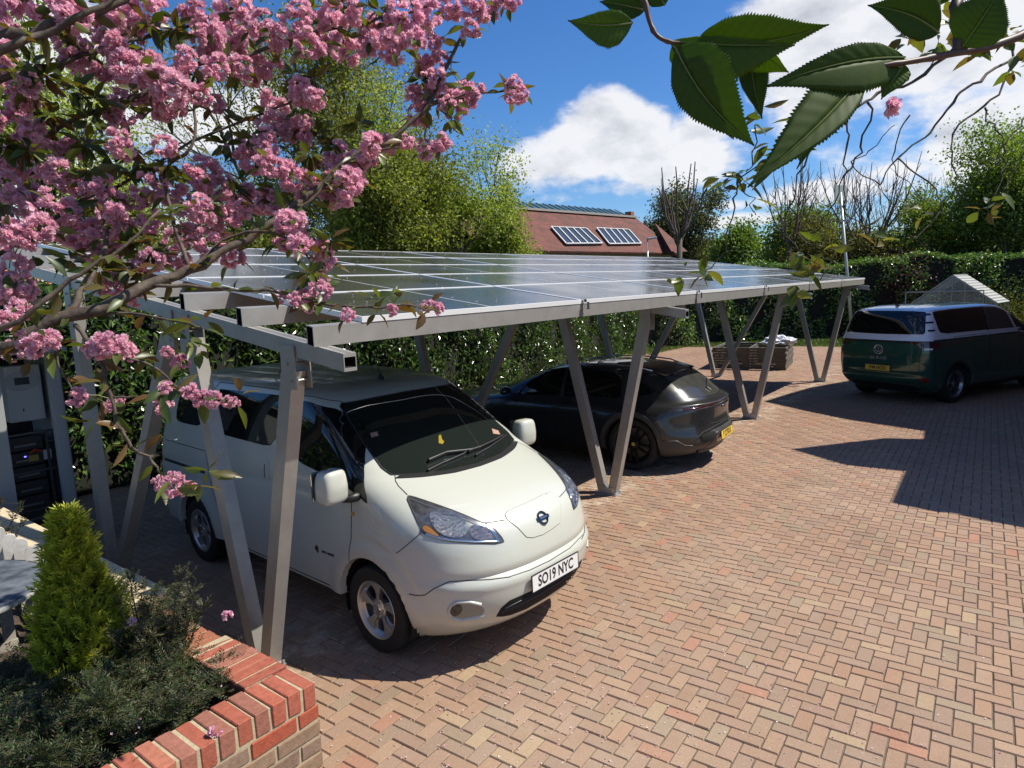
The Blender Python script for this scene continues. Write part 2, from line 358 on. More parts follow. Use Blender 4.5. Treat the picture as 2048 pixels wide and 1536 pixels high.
# V legs
V_NEAR = [(1.50, .86, 2.05)]+[(1.37, .84, 2.02)]*3; V_FAR = [(3.88, 2.27, 4.02)]+[(3.98, 2.50, 4.72)]*3
for fi, xk in enumerate(XK):
    for (yb, ya, yc) in (V_NEAR[fi], V_FAR[fi]):
        for k, yt in enumerate((ya, yc)):
            m = MB(); zt = rtop(xk, yt)-RH-.002
            s_ = -1 if k == 0 else 1; lw = .115; half = lw/2
            yb0 = yb+s_*.062
            d = Vector((0, yt-yb0, zt)).normalized()
            # leg as a sheared box: flat foot, top cut under the rafter
            def ring(y, z, hw): return [(xk-.042, y-hw, z), (xk+.052, y-hw, z), (xk+.052, y+hw, z), (xk-.042, y+hw, z)]
            m.add(ring(yb0, .012, half*.95)+ring(yt-(yt-yb0)*.045, zt-.10, half), [(0, 3, 2, 1), (4, 5, 6, 7), (0, 1, 5, 4), (1, 2, 6, 5), (2, 3, 7, 6), (3, 0, 4, 7)])
            # two flange plates gripping the rafter
            for xs in (xk-.043, xk+.060):
                m.box(xs-.004, xs+.004, yt-half-.01, yt+half+.01, zt-.20, zt+.06)
                m.mi = 0
            m.tube([(xk-.062, yt, zt-.05), (xk+.072, yt, zt-.05)], .010, 6)
            m.tube([(xk-.062, yt-.03, zt-.15), (xk+.072, yt-.03, zt-.15)], .008, 6)
            m.build('leg', alu, cp)
        m = MB(); m.box(xk-.07, xk+.08, yb-.14, yb+.14, 0.0, .012); m.box(xk-.05, xk-.044, yb-.11, yb+.11, .013, .09); m.box(xk+.054, xk+.06, yb-.11, yb+.11, .013, .09)
        for (a, q) in ((-.058, -.125), (.068, -.125), (-.058, .125), (.068, .125)): m.tube([(xk+a, yb+q, .01), (xk+a, yb+q, .035)], .009, 6)
        m.build('base_plate', steel, cp)
# solar panels
XJ = [-.12, 2.37, 4.98, 7.60, 10.25, 12.90, 15.50]; YJ = [.564+1.006*i for i in range(6)]
def sol_extra(m, nn, ll, b, out):
    tcn = nn.new('ShaderNodeTexCoord'); mp = nn.new('ShaderNodeMapping'); ll.new(tcn.outputs['Object'], mp.inputs[0])
    # thin silver busbars every few millimetres across, cell gaps every 0.17 m
    sp = nn.new('ShaderNodeSeparateXYZ'); ll.new(mp.outputs[0], sp.inputs[0])
    def line(src, period, width):
        a = nn.new('ShaderNodeMath'); a.operation = 'DIVIDE'; ll.new(src, a.inputs[0]); a.inputs[1].default_value = period
        f = nn.new('ShaderNodeMath'); f.operation = 'FRACT'; ll.new(a.outputs[0], f.inputs[0])
        c_ = nn.new('ShaderNodeMath'); c_.operation = 'LESS_THAN'; ll.new(f.outputs[0], c_.inputs[0]); c_.inputs[1].default_value = width; return c_.outputs[0]
    l1 = line(sp.outputs[1], .163, .02); l2 = line(sp.outputs[0], .0905, .03); l3 = line(sp.outputs[1], .0163, .09)
    def mix(f, a, c_, k=1.0):
        x = nn.new('ShaderNodeMixRGB'); mm = nn.new('ShaderNodeMath'); mm.operation = 'MULTIPLY'; ll.new(f, mm.inputs[0]); mm.inputs[1].default_value = k; ll.new(mm.outputs[0], x.inputs[0])
        if isinstance(a, tuple): x.inputs[1].default_value = (*a, 1)
        else: ll.new(a, x.inputs[1])
        x.inputs[2].default_value = (*c_, 1); return x.outputs[0]
    o = mix(l3, (.012, .014, .022), (.12, .12, .12), .5); o = mix(l2, o, (.05, .05, .055)); o = mix(l1, o, (.10, .10, .11))
    # pollen and dust film in uneven washes
    tn = nn.new('ShaderNodeTexNoise'); tn.inputs['Scale'].default_value = 1.4; tn.inputs['Detail'].default_value = 6; ll.new(tcn.outputs['Object'], tn.inputs[0])
    rr = nn.new('ShaderNodeMapRange'); rr.inputs[1].default_value = .35; rr.inputs[2].default_value = .75; rr.inputs[3].default_value = .06; rr.inputs[4].default_value = .26; ll.new(tn.outputs[0], rr.inputs[0])
    x = nn.new('ShaderNodeMixRGB'); ll.new(rr.outputs[0], x.inputs[0]); ll.new(o, x.inputs[1]); x.inputs[2].default_value = (.17, .16, .12, 1)
    ll.new(x.outputs[0], b.inputs['Base Color'])
    r2 = nn.new('ShaderNodeMapRange'); r2.inputs[1].default_value = .3; r2.inputs[2].default_value = .8; r2.inputs[3].default_value = .10; r2.inputs[4].default_value = .24; ll.new(tn.outputs[0], r2.inputs[0]); ll.new(r2.outputs[0], b.inputs['Roughness'])
solm = mat('solar_glass', (.02, .02, .03), .14, spec=.5, coat=.0, extra=sol_extra)
sback = mat('panel_backsheet', (.05, .05, .055), .5)
for i in range(6):
    for j in range(5):
        x0, x1 = XJ[i]+.006, XJ[i+1]-.006; y0, y1 = YJ[j]+.006, YJ[j+1]-.006; fw = .014; th = .034
        m = MB()
        def P(x, y, d=0): return (x, y, roofz(x, y)-d)
        m.mi = 0; m.add([P(x0+fw, y0+fw, .004), P(x1-fw, y0+fw, .004), P(x1-fw, y1-fw, .004), P(x0+fw, y1-fw, .004)], [(0, 1, 2, 3)])
        m.mi = 1
        O = [(x0, y0), (x1, y0), (x1, y1), (x0, y1)]; I_ = [(x0+fw, y0+fw), (x1-fw, y0+fw), (x1-fw, y1-fw), (x0+fw, y1-fw)]
        vs = [P(*q) for q in O]+[P(*q) for q in I_]+[P(*q, .004) for q in I_]+[P(*q, th) for q in O]
        fs = []
        for k in range(4):
            k2 = (k+1) % 4; fs += [(k, k2, 4+k2, 4+k), (4+k, 4+k2, 8+k2, 8+k), (12+k, 12+k2, k2, k)]
        m.add(vs, fs)
        m.mi = 2; m.add([P(*q, th) for q in O], [(3, 2, 1, 0)])
        # white strip in the middle of the half-cut panel
        m.mi = 1; xm = (x0+x1)/2; m.add([P(xm-.006, y0+fw, .0025), P(xm+.006, y0+fw, .0025), P(xm+.006, y1-fw, .0025), P(xm-.006, y1-fw, .0025)], [(0, 1, 2, 3)])
        m.build('solar_panel', [solm, alud, sback], cp)
for i in range(1, 6):
    m = MB(); x = XJ[i]+.02; y = YJ[0]; z = roofz(x, y)
    m.box(x-.022, x+.022, y-.014, y+.02, z-.002, z+.004); m.box(x-.022, x+.022, y-.018, y-.012, z-.075, z+.004); m.box(x-.03, x+.03, y-.045, y-.012, z-.082, z-.075)
    m.box(x-.02, x-.012, y-.045, y-.018, z-.075, z-.02); m.box(x+.012, x+.02, y-.045, y-.018, z-.075, z-.02)
    m.build('clamp', chrome, cp)
# ================================================================ vehicles
def pchip(t, y, q):
    t = np.asarray(t, float); y = np.asarray(y, float); h = np.diff(t); d = np.diff(y)/h; m = np.zeros_like(y)
    for i in range(1, len(y)-1):
        if d[i-1]*d[i] > 0:
            w1 = 2*h[i]+h[i-1]; w2 = h[i]+2*h[i-1]; m[i] = (w1+w2)/(w1/d[i-1]+w2/d[i])
    m[0] = d[0]; m[-1] = d[-1]
    i = np.clip(np.searchsorted(t, q)-1, 0, len(h)-1); s = (q-t[i])/h[i]
    return (2*s**3-3*s**2+1)*y[i]+(s**3-2*s**2+s)*h[i]*m[i]+(-2*s**3+3*s**2)*y[i+1]+(s**3-s**2)*h[i]*m[i+1]
def car_body(levels, wheels, nl=84, nf=18, nr=13, nside=96, deform=None, tw=0.0):
    """stack of plan outlines. level = z, xf, df, nf, w, xr, dr, nr. wheels = [(x, z, radius)] cut into the sides"""
    Lv = np.array(levels, float)
    t = np.zeros(len(Lv)); t[1:] = np.cumsum(np.sqrt(np.diff(Lv[:, 0])**2+(.55*np.diff(Lv[:, 1]))**2+np.diff(Lv[:, 4])**2+(.3*np.diff(Lv[:, 5]))**2)+1e-4)
    q = np.linspace(0, t[-1], nl)
    C = np.stack([pchip(t, Lv[:, k], q) for k in range(8)], 1)
    rings = []
    for (z, xf, df, n1, w_, xr, dr, n2) in C:
        th = np.linspace(0, np.pi/2, nf+1)
        a = th**1.0
        fx = xf-df+df*np.cos(a)**(2/n1); fy = w_*np.sin(a)**(2/n1)
        sx = np.linspace(xf-df, xr+dr, nside+1)[1:-1]; xm = (xf+xr)/2; hl = (xf-xr)/2
        sy = np.full_like(sx, w_)
        a2 = np.linspace(np.pi/2, 0, nr+1)
        bx = xr+dr-dr*np.cos(a2)**(2/n2); by = w_*np.sin(a2)**(2/n2)
        X = np.concatenate([fx, sx, bx]); Y = np.concatenate([fy, sy, by])
        Y = Y*(1-tw*np.clip(np.abs((X-xm)/hl), 0, 1)**2)
        Xa = np.concatenate([X, X[::-1][1:-1]]); Ya = np.concatenate([Y, -Y[::-1][1:-1]])
        rings.append(np.stack([Xa, Ya, np.full_like(Xa, z)], 1))
    P = np.array(rings)                                    # nl, m, 3
    if deform is not None: P = deform(P)
    nlv, m = P.shape[:2]; V = P.reshape(-1, 3).copy()
    idx = np.arange(nlv*m).reshape(nlv, m); nxt = np.roll(idx, -1, axis=1)
    F = np.stack([idx[:-1], nxt[:-1], nxt[1:], idx[1:]], -1).reshape(-1, 4)[:, ::-1]
    # wheel arches
    for (wx, wz, wr) in wheels:
        d = np.hypot(V[:, 0]-wx, V[:, 2]-wz); side = np.abs(V[:, 1]) > .45
        fd = np.array([d[f].mean() for f in F]); fs = side[F].all(axis=1)
        cut = (fd < wr) & fs
        keep = F[~cut]; used = np.zeros(len(V), bool); used[F[cut].ravel()] = True
        on = np.zeros(len(V), bool); on[keep.ravel()] = True
        b = used & on
        v = V[b]; dd = d[b][:, None]; v2 = v.copy(); v2[:, 0] = wx+(v[:, 0]-wx)*(wr/dd[:, 0]); v2[:, 2] = wz+(v[:, 2]-wz)*(wr/dd[:, 0]); V[b] = v2
        F = keep
    me = bpy.data.meshes.new('body'); me.from_pydata(V.tolist(), [], [tuple(f) for f in F.tolist()]+[tuple(idx[0].tolist()), tuple(idx[-1].tolist()[::-1])])
    bm = bmesh.new(); bm.from_mesh(me); bmesh.ops.remove_doubles(bm, verts=bm.verts, dist=2e-4)
    loose = [v for v in bm.verts if not v.link_faces]; bmesh.ops.delete(bm, geom=loose, context='VERTS')
    bmesh.ops.recalc_face_normals(bm, faces=bm.faces)
    # arch lips
    for (wx, wz, wr) in wheels:
        es = [e for e in bm.edges if e.is_boundary and all(abs(math.hypot(v.co.x-wx, v.co.z-wz)-wr) < .02 and abs(v.co.y) > .4 for v in e.verts)]
        r_ = bmesh.ops.extrude_edge_only(bm, edges=es); vs = [x for x in r_['geom'] if isinstance(x, bmesh.types.BMVert)]
        for v in vs: v.co.y -= math.copysign(.05, v.co.y); v.co.x = wx+(v.co.x-wx)*.985; v.co.z = wz+(v.co.z-wz)*.985
    for f in bm.faces: f.smooth = True
    for e in bm.edges:
        if len(e.link_faces) == 2 and e.calc_face_angle(0) > R(42): e.smooth = False
    bm.to_mesh(me); bm.free(); return me
class Skin:
    """lays parts on a body: outlines are thrown onto it along a direction and get a real thickness"""
    def __init__(s, me, root, pose):
        bm = bmesh.new(); bm.from_mesh(me); s.bvh = BVHTree.FromBMesh(bm); bm.free(); s.root = root
        vx, vy, h = pose; s.c, s.s = math.cos(h), math.sin(h); s.vx, s.vy = vx, vy
    def loc(s, p, vec=False):
        x, y = (p[0], p[1]) if vec else (p[0]-s.vx, p[1]-s.vy); return Vector((x*s.c+y*s.s, -x*s.s+y*s.c, p[2]))
    def caster(s, mode, flip=False):
        """mode: 'photo' (pixels), 'side' (x,z from +/-y), 'front' (y,z from +x), 'rear' (y,z from -x), 'top' (x,y)"""
        def f(a, b):
            if mode == 'photo': o, d = s.loc(CAM), s.loc(ray(a, b), True).normalized()
            elif mode == 'side': o, d = Vector((a, 3, b)), Vector((0, -1, 0))
            elif mode == 'side-': o, d = Vector((a, -3, b)), Vector((0, 1, 0))
            elif mode == 'front': o, d = Vector((6, a, b)), Vector((-1, 0, 0))
            elif mode == 'rear': o, d = Vector((-8, a, b)), Vector((1, 0, 0))
            else: o, d = Vector((a, b, 4)), Vector((0, 0, -1))
            if flip: o.y *= -1; d.y *= -1
            return s.bvh.ray_cast(o, d)
        return f
    def patch(s, name, poly, material, mode='photo', off=.005, th=.012, flip=False, step=None, rnd=0, parent=None, push=None):
        for _ in range(rnd):
            q = []
            for i in range(len(poly)):
                a = poly[i]; b = poly[(i+1) % len(poly)]; q += [(a[0]*.75+b[0]*.25, a[1]*.75+b[1]*.25), (a[0]*.25+b[0]*.75, a[1]*.25+b[1]*.75)]
            poly = q
        xs = [p[0] for p in poly]; ys = [p[1] for p in poly]; ext = max(max(xs)-min(xs), max(ys)-min(ys)); st = step or max(ext/34, .018 if ext < 20 else 2.5)
        # resample boundary
        B = []
        for i in range(len(poly)):
            a = Vector(poly[i]); b = Vector(poly[(i+1) % len(poly)]); n = max(1, int((b-a).length/st))
            B += [a.lerp(b, k/n) for k in range(n)]
        nb = len(B); pts = list(B)
        def inside(x, y):
            c = False; j = nb-1
            for i in range(nb):
                if (B[i].y > y) != (B[j].y > y) and x < (B[j].x-B[i].x)*(y-B[i].y)/(B[j].y-B[i].y+1e-12)+B[i].x: c = not c
                j = i
            return c
        y = min(ys)+st*.5; row = 0
        while y < max(ys):
            x = min(xs)+st*.5*(1+row % 2)
            while x < max(xs):
                if inside(x, y) and min((Vector((x, y))-b).length_squared for b in B) > (st*.45)**2: pts.append(Vector((x, y)))
                x += st
            y += st*.87; row += 1
        r_ = geometry.delaunay_2d_cdt([Vector((p[0], p[1])) for p in pts], [], [list(range(nb))], 1, 1e-7)
        vs2, fs = r_[0], r_[2]; cast = s.caster(mode, flip); V = []; Nn = []; ok = []
        for p in vs2:
            h, n, i_, d_ = cast(p.x, p.y)
            if h is None: V.append(None); Nn.append(None)
            else: V.append(h); Nn.append(n)
        good = [i for i, v in enumerate(V) if v is not None]
        if not good: print('patch misses', name); return None
        for i, v in enumerate(V):
            if v is None:
                j = min(good, key=lambda k: (vs2[k]-vs2[i]).length_squared); V[i] = V[j]; Nn[i] = Nn[j]
        bm = bmesh.new(); bv = []
        for v, n in zip(V, Nn):
            o_ = v+n*off
            if push is not None: o_ = push(o_)
            bv.append(bm.verts.new(o_))
        for f in fs:
            try: bm.faces.new([bv[i] for i in f])
            except Exception: pass
        bmesh.ops.recalc_face_normals(bm, faces=bm.faces)
        nrm = Vector((0, 0, 0))
        for f in bm.faces: nrm += f.normal*f.calc_area()
        av = sum((n for n in Nn if n is not None), Vector())
        if nrm.dot(av) < 0: bmesh.ops.reverse_faces(bm, faces=bm.faces)
        es = [e for e in bm.edges if e.is_boundary]
        if th:
            ex = bmesh.ops.extrude_edge_only(bm, edges=es); av.normalize()
            for x in ex['geom']:
                if isinstance(x, bmesh.types.BMVert): x.co -= av*th
        for f in bm.faces: f.smooth = True
        for e in es: e.smooth = False
        me = bpy.data.meshes.new(name); bm.to_mesh(me); bm.free(); me.materials.append(material)
        return link(name, me, parent or s.root)
    def line(s, name, pts, material, mode='photo', wd=.0065, off=.002, flip=False, parent=None, step=None, closed=False, raise_=0.0):
        """shut line or moulding: a ribbon laid on the skin"""
        cast = s.caster(mode, flip); P = []
        if closed: pts = pts+[pts[0]]
        for i in range(len(pts)-1):
            a = Vector(pts[i]); b = Vector(pts[i+1]); n = 8
            for k in range(n):
                p = a.lerp(b, k/n); h, nn_, _, _ = cast(p.x, p.y)
                if h is not None: P.append((h, nn_))
        h, nn_, _, _ = cast(*pts[-1])
        if h is not None: P.append((h, nn_))
        if len(P) < 2: print('line misses', name); return None
        vs = []; fs = []
        for i, (h, n) in enumerate(P):
            t = (P[min(i+1, len(P)-1)][0]-P[max(i-1, 0)][0])
            if t.length < 1e-6: t = Vector((1, 0, 0))
            sd = t.normalized().cross(n).normalized()*wd/2
            vs += [h+sd-n*.002, h+sd+n*off, h+n*(off+raise_), h-sd+n*off, h-sd-n*.002]
        for i in range(len(P)-1):
            for k in range(4): fs.append((i*5+k, i*5+k+1, i*5+5+k+1, i*5+5+k))
        m = MB(); m.add(vs, fs); return m.build(name, material, parent or s.root, smooth=True)
def wheel(root, x, y, z, r, rim_r, wd, spokes, style, rimm, hubm=None, name='wheel', out=1):
    """axle along y; out=+1 when the outside faces +y"""
    M = Matrix.Translation((x, y, z)) @ Matrix.Rotation(-R(90)*out, 4, 'X')      # local z -> outwards
    hw = wd/2; m = MB()
    prof = [(rim_r-.012, -hw*.8), (rim_r+.004, -hw*.93), (r*.90, -hw), (r*.965, -hw*.93), (r*.995, -hw*.75), (r, -hw*.4)]
    # circumferential grooves
    for gpos in (-.45, -.05, .35):
        prof += [(r, (gpos-.1)*hw), (r-.008, (gpos-.08)*hw), (r-.008, (gpos+.08)*hw), (r, (gpos+.1)*hw)]
    prof += [(r*.995, hw*.75), (r*.965, hw*.93), (r*.90, hw), (rim_r+.012, hw*.96), (rim_r+.004, hw*.9), (rim_r-.012, hw*.8)]
    m.lathe(prof, 56, M); ty = m.build(name, rubber, root, smooth=True, angle=40)
    ty.name = name
    m = MB()
    m.lathe([(rim_r-.012, -hw*.8), (rim_r-.03, -hw*.6), (rim_r-.035, hw*.5), (rim_r-.014, hw*.80), (rim_r+.005, hw*.92), (rim_r+.003, hw*.95), (rim_r-.010, hw*.90), (rim_r-.022, hw*.74)], 56, M)
    zf = hw*.72; zc = hw*(.55)
    def sp(pts, za, zb, mm):   # flat spoke face from polygon in the wheel plane with thickness
        n = len(pts); zs = lambda q: za+(zb-za)*min(1, math.hypot(*q)/rim_r)
        vs = [M @ Vector((q[0], q[1], zs(q))) for q in pts]+[M @ Vector((q[0], q[1], zs(q)-.03)) for q in pts]
        mm.add(vs, [tuple(range(n))]+[(i, n+i, n+(i+1) % n, (i+1) % n) for i in range(n)])
    for k in range(spokes):
        a0 = 2*math.pi*k/spokes+.35
        def pol(rr, aa): return (rr*math.cos(a0+aa), rr*math.sin(a0+aa))
        if style == 'leaf':          # broad twisted blade, narrow at the hub
            sp([pol(.035, -.35), pol(.06, .30), pol(rim_r*.6, .12), pol(rim_r*.985, .30), pol(rim_r*.985, -.34), pol(rim_r*.55, -.20)], zc, zf+.004, m)
            sp([pol(.05, .25), pol(rim_r*.6, .12), pol(rim_r*.98, .29), pol(rim_r*.98, .42), pol(rim_r*.6, .27), pol(.05, .45)], zc-.012, zf-.02, m)
        elif style == 'five':
            for sg in (-1, 1): sp([pol(.04, sg*.1), pol(.06, sg*.6), pol(rim_r*.98, sg*.30), pol(rim_r*.98, sg*.16)], zc, zf, m)
        else:                        # twin spokes that fork at the rim
            sp([pol(.04, -.3), pol(.04, .3), pol(rim_r*.55, .09), pol(rim_r*.55, -.09)], zc, zf*.95, m)
            for sg in (-1, 1): sp([pol(rim_r*.5, sg*.0), pol(rim_r*.55, sg*.11), pol(rim_r*.985, sg*.36), pol(rim_r*.985, sg*.24)], zf*.93, zf, m)
    m.lathe([(.072, zc-.03), (.072, zc+.004), (.06, zc+.010), (.001, zc+.011)], 20, M)
    for k in range(5):
        a0 = 2*math.pi*k/5; m.lathe([(.009, zc+.0), (.009, zc+.018), (.001, zc+.019)], 6, M @ Matrix.Translation((.052*math.cos(a0), .052*math.sin(a0), 0)))
    link_ = m.build('rim', rimm, ty, smooth=True, angle=28)
    m = MB(); m.lathe([(.001, zc+.012), (.026, zc+.014), (.028, zc+.008)], 18, M); m.build('hub_cap', hubm or chrome, ty, smooth=True)
    m = MB(); m.lathe([(rim_r*.78, -.02), (rim_r*.78, -.03), (.02, -.03)], 30, M); m.lathe([(rim_r*.78, -.02), (.05, -.02)], 30, M)
    m.build('brake_disc', mat('disc_steel', (.16, .155, .15), .5, .8), ty, smooth=True)
    return ty
def arch_liner(root, x, z, r, half, depth=.34):
    for s_ in (-1, 1):
        m = MB(); n = 20; vs = []
        for k in range(n+1):
            a = -.35+(math.pi+.7)*k/n
            vs += [(x+r*math.cos(a), s_*(half-.03), z+r*math.sin(a)), (x+r*math.cos(a), s_*(half-depth), z+r*math.sin(a))]
        fs = [(2*k, 2*k+1, 2*k+3, 2*k+2) for k in range(n)]+[tuple(2*k+1 for k in range(n+1))]
        m.add(vs, fs); m.build('arch_liner', dark, root)
def lettering(name, s, size, material, parent, M, ext=.001, sx=1.0, align='CENTER'):
    cu = bpy.data.curves.new(name, 'FONT'); cu.body = s; cu.size = size; cu.extrude = ext; cu.align_x = align; cu.align_y = 'CENTER'; cu.resolution_u = 4; cu.offset = size*.022
    to = bpy.data.objects.new('tmp', cu); COL.objects.link(to)
    me = bpy.data.meshes.new_from_object(to.evaluated_get(bpy.context.evaluated_depsgraph_get()))
    bpy.data.objects.remove(to); bpy.data.curves.remove(cu)
    me.transform(M @ Matrix.Diagonal((sx, 1, 1, 1))); me.materials.clear(); me.materials.append(material)
    return link(name, me, parent)
def basis(o, ex, ey, ez):
    return Matrix(((ex[0], ey[0], ez[0], o[0]), (ex[1], ey[1], ez[1], o[1]), (ex[2], ey[2], ez[2], o[2]), (0, 0, 0, 1)))
def plate(root, o, nx, tilt, text, bgm, width=.52, height=.111):
    """o centre, nx = +1 faces front / -1 faces rear"""
    ex = Vector((0, 1 if nx > 0 else -1, 0)); ez = Vector((nx*math.cos(tilt), 0, math.sin(tilt))); ey = ez.cross(ex).normalized()
    M = basis(o, ex, ey, ez); m = MB()
    m.box(-width/2, width/2, -height/2, height/2, -.004, .002, M=M); p_ = m.build('number_plate', bgm, root, bevel=.0015)
    lettering('plate_lettering', text, .108, mat('plate_black', (.01, .01, .01), .4), p_, M @ Matrix.Translation((0, -.002, .0025)), .0006, .80)
    fr = MB(); t = .006
    for (a, b, c_, d_) in ((-width/2-t, width/2+t, -height/2-t, -height/2), (-width/2-t, width/2+t, height/2, height/2+t), (-width/2-t, -width/2, -height/2, height/2), (width/2, width/2+t, -height/2, height/2)):
        fr.box(a, b, c_, d_, -.005, .003, M=M)
    fr.build('plate_surround', blackp, p_)
    return p_
white_plate = mat('plate_white', (.72, .72, .70), .35); yellow_plate = mat('plate_yellow', (.70, .46, .06), .35)
glassd = mat('tinted_glass', (.006, .007, .007), .03, spec=.6, coat=.0)
# ---------------------------------------------------------------- 1  white people carrier
N_POSE = (.9956, .8983, -1.6326)
def flake(m, nn, ll, b, out):
    tcn = nn.new('ShaderNodeTexCoord'); t = nn.new('ShaderNodeTexNoise'); t.inputs['Scale'].default_value = 2.2; t.inputs['Detail'].default_value = 5; ll.new(tcn.outputs['Object'], t.inputs[0])
    # green algae and pollen film on the roof, by height and patchy noise
    sp = nn.new('ShaderNodeSeparateXYZ'); ll.new(tcn.outputs['Object'], sp.inputs[0])
    hr = nn.new('ShaderNodeMapRange'); hr.inputs[1].default_value = 1.75; hr.inputs[2].default_value = 1.785; ll.new(sp.outputs[2], hr.inputs[0])
    nr = nn.new('ShaderNodeMapRange'); nr.inputs[1].default_value = .35; nr.inputs[2].default_value = .62; nr.inputs[3].default_value = .25; nr.inputs[4].default_value = .95; ll.new(t.outputs[0], nr.inputs[0])
    mu = nn.new('ShaderNodeMath'); mu.operation = 'MULTIPLY'; ll.new(hr.outputs[0], mu.inputs[0]); ll.new(nr.outputs[0], mu.inputs[1])
    fine = nn.new('ShaderNodeTexNoise'); fine.inputs['Scale'].default_value = 60; fine.inputs['Detail'].default_value = 4; ll.new(tcn.outputs['Object'], fine.inputs[0])
    fr = nn.new('ShaderNodeMapRange'); fr.inputs[1].default_value = .35; fr.inputs[2].default_value = .65; fr.inputs[3].default_value = .55; fr.inputs[4].default_value = 1.0; ll.new(fine.outputs[0], fr.inputs[0])
    m3 = nn.new('ShaderNodeMath'); m3.operation = 'MULTIPLY'; ll.new(mu.outputs[0], m3.inputs[0]); ll.new(fr.outputs[0], m3.inputs[1])
    x = nn.new('ShaderNodeMixRGB'); ll.new(m3.outputs[0], x.inputs[0]); x.inputs[1].default_value = b.inputs['Base Color'].default_value; x.inputs[2].default_value = (.13, .145, .06, 1)
    ll.new(x.outputs[0], b.inputs['Base Color'])
    rr = nn.new('ShaderNodeMapRange'); rr.inputs[3].default_value = .32; rr.inputs[4].default_value = .8; ll.new(m3.outputs[0], rr.inputs[0]); ll.new(rr.outputs[0], b.inputs['Roughness'])
    cw = nn.new('ShaderNodeMapRange'); cw.inputs[3].default_value = .7; cw.inputs[4].default_value = .0; ll.new(m3.outputs[0], cw.inputs[0]); ll.new(cw.outputs[0], b.inputs['Coat Weight'])
pearl = mat('pearl_white_paint', (.50, .51, .445), .36, .0, coat=.5, extra=flake)
linem = mat('shut_line', (.03, .03, .028), .7)
nv = thing('people_carrier', 'pearl white small electric people carrier parked nose out under the carport, front plate SO19 NYC', 'van', (N_POSE[0], N_POSE[1], 0), N_POSE[2])
NVL = [(.155, .56, .58, 2.3, .78, -3.42, .25, 3), (.20, .70, .68, 2.4, .825, -3.52, .22, 3), (.26, .80, .74, 2.4, .85, -3.56, .20, 3), (.34, .865, .76, 2.45, .866, -3.58, .2, 3), (.44, .915, .76, 2.5, .874, -3.6, .2, 3),
       (.54, .930, .76, 2.55, .877, -3.61, .2, 3), (.64, .915, .75, 2.6, .878, -3.61, .2, 3), (.76, .888, .74, 2.6, .878, -3.60, .2, 3), (.86, .855, .72, 2.6, .877, -3.6, .2, 3), (.92, .82, .72, 2.65, .875, -3.59, .2, 3), (.98, .755, .73, 2.75, .872, -3.59, .2, 3),
       (1.04, .655, .73, 2.85, .868, -3.58, .2, 3), (1.10, .52, .70, 2.9, .864, -3.56, .2, 3), (1.16, .36, .62, 2.9, .858, -3.55, .2, 3), (1.21, .215, .52, 2.9, .850, -3.54, .2, 3), (1.245, .115, .42, 2.8, .842, -3.53, .2, 3),
       (1.30, .03, .38, 2.8, .830, -3.52, .2, 3), (1.42, -.15, .36, 2.8, .803, -3.50, .2, 3), (1.56, -.36, .35, 2.9, .764, -3.47, .2, 3), (1.66, -.51, .35, 2.9, .732, -3.44, .2, 3), (1.72, -.62, .36, 2.9, .708, -3.40, .2, 3), (1.755, -.73, .40, 2.8, .688, -3.35, .22, 3),
       (1.785, -.93, .5, 2.6, .645, -3.25, .25, 2.8), (1.80, -1.12, .5, 2.5, .59, -3.15, .3, 2.6), (1.813, -1.35, .5, 2.3, .48, -3.0, .3, 2.4), (1.822, -1.6, .45, 2, .32, -2.85, .3, 2), (1.826, -1.8, .3, 2, .12, -2.7, .2, 2), (1.827, -1.9, .2, 2, .02, -2.6, .1, 2)]
def nv_def(P):
    X, Y, Z = P[..., 0].copy(), P[..., 1].copy(), P[..., 2].copy()
    s_ = np.sign(Y)
    # sills rise between the wheels and behind
    k = 1/(1+np.exp((X+.20)/.05)); up = np.maximum(Z, .335)
    Z2 = np.where(Z < .335, Z+(up-Z)*k, Z)
    side = np.clip((np.abs(Y)-.6)/.2, 0, 1)
    # flared arches
    for (wx, wz, wr) in ((0, .33, .375), (-2.725, .33, .375)):
        d = np.hypot(X-wx, Z-wz); f = np.exp(-((d-wr-.035)/.075)**2)*.020*side*(Z > .3); Y = Y+s_*f
    d = np.hypot(X, Z-.33); ang = np.arctan2(Z-.33, X); f = np.exp(-((d-.545)/.022)**2)*np.clip((ang-.15)/.3, 0, 1)*np.clip((2.0-ang)/.4, 0, 1); Y = Y+s_*.011*f*side-s_*.010*np.exp(-((d-.49)/.03)**2)*side*np.clip((ang-.15)/.3, 0, 1)*np.clip((2.0-ang)/.4, 0, 1)
    # shoulder groove along the side under the windows and a swage low on the doors
    Y = Y-s_*.006*np.exp(-((Z-1.02-.04*np.clip(X+1.5, -2, 1))/.03)**2)*side*(X < -.5)
    # nose: shelf between bonnet nose and bumper
    front = np.clip((X-.35)/.3, 0, 1)
    X = X-.020*np.exp(-((Z-.655)/.022)**2)*front
    X = X+.016*np.exp(-((Z-.60)/.03)**2)*front
    # roof ribs
    top = np.clip((Z-1.79)/.012, 0, 1)*(X < -.95)*(X > -3.2)
    Z2 = Z2-.008*top*np.maximum.reduce([np.exp(-((np.abs(Y)-c_)/.018)**2) for c_ in (.12, .36)])
    return np.stack([X, Y, Z2], -1)
bme = car_body(NVL, [(0, .325, .372), (-2.725, .325, .372)], nl=104, nf=30, deform=nv_def, tw=.015)
bme.materials.append(pearl); nbody = link('body', bme, nv)
SK = Skin(bme, nv, N_POSE)
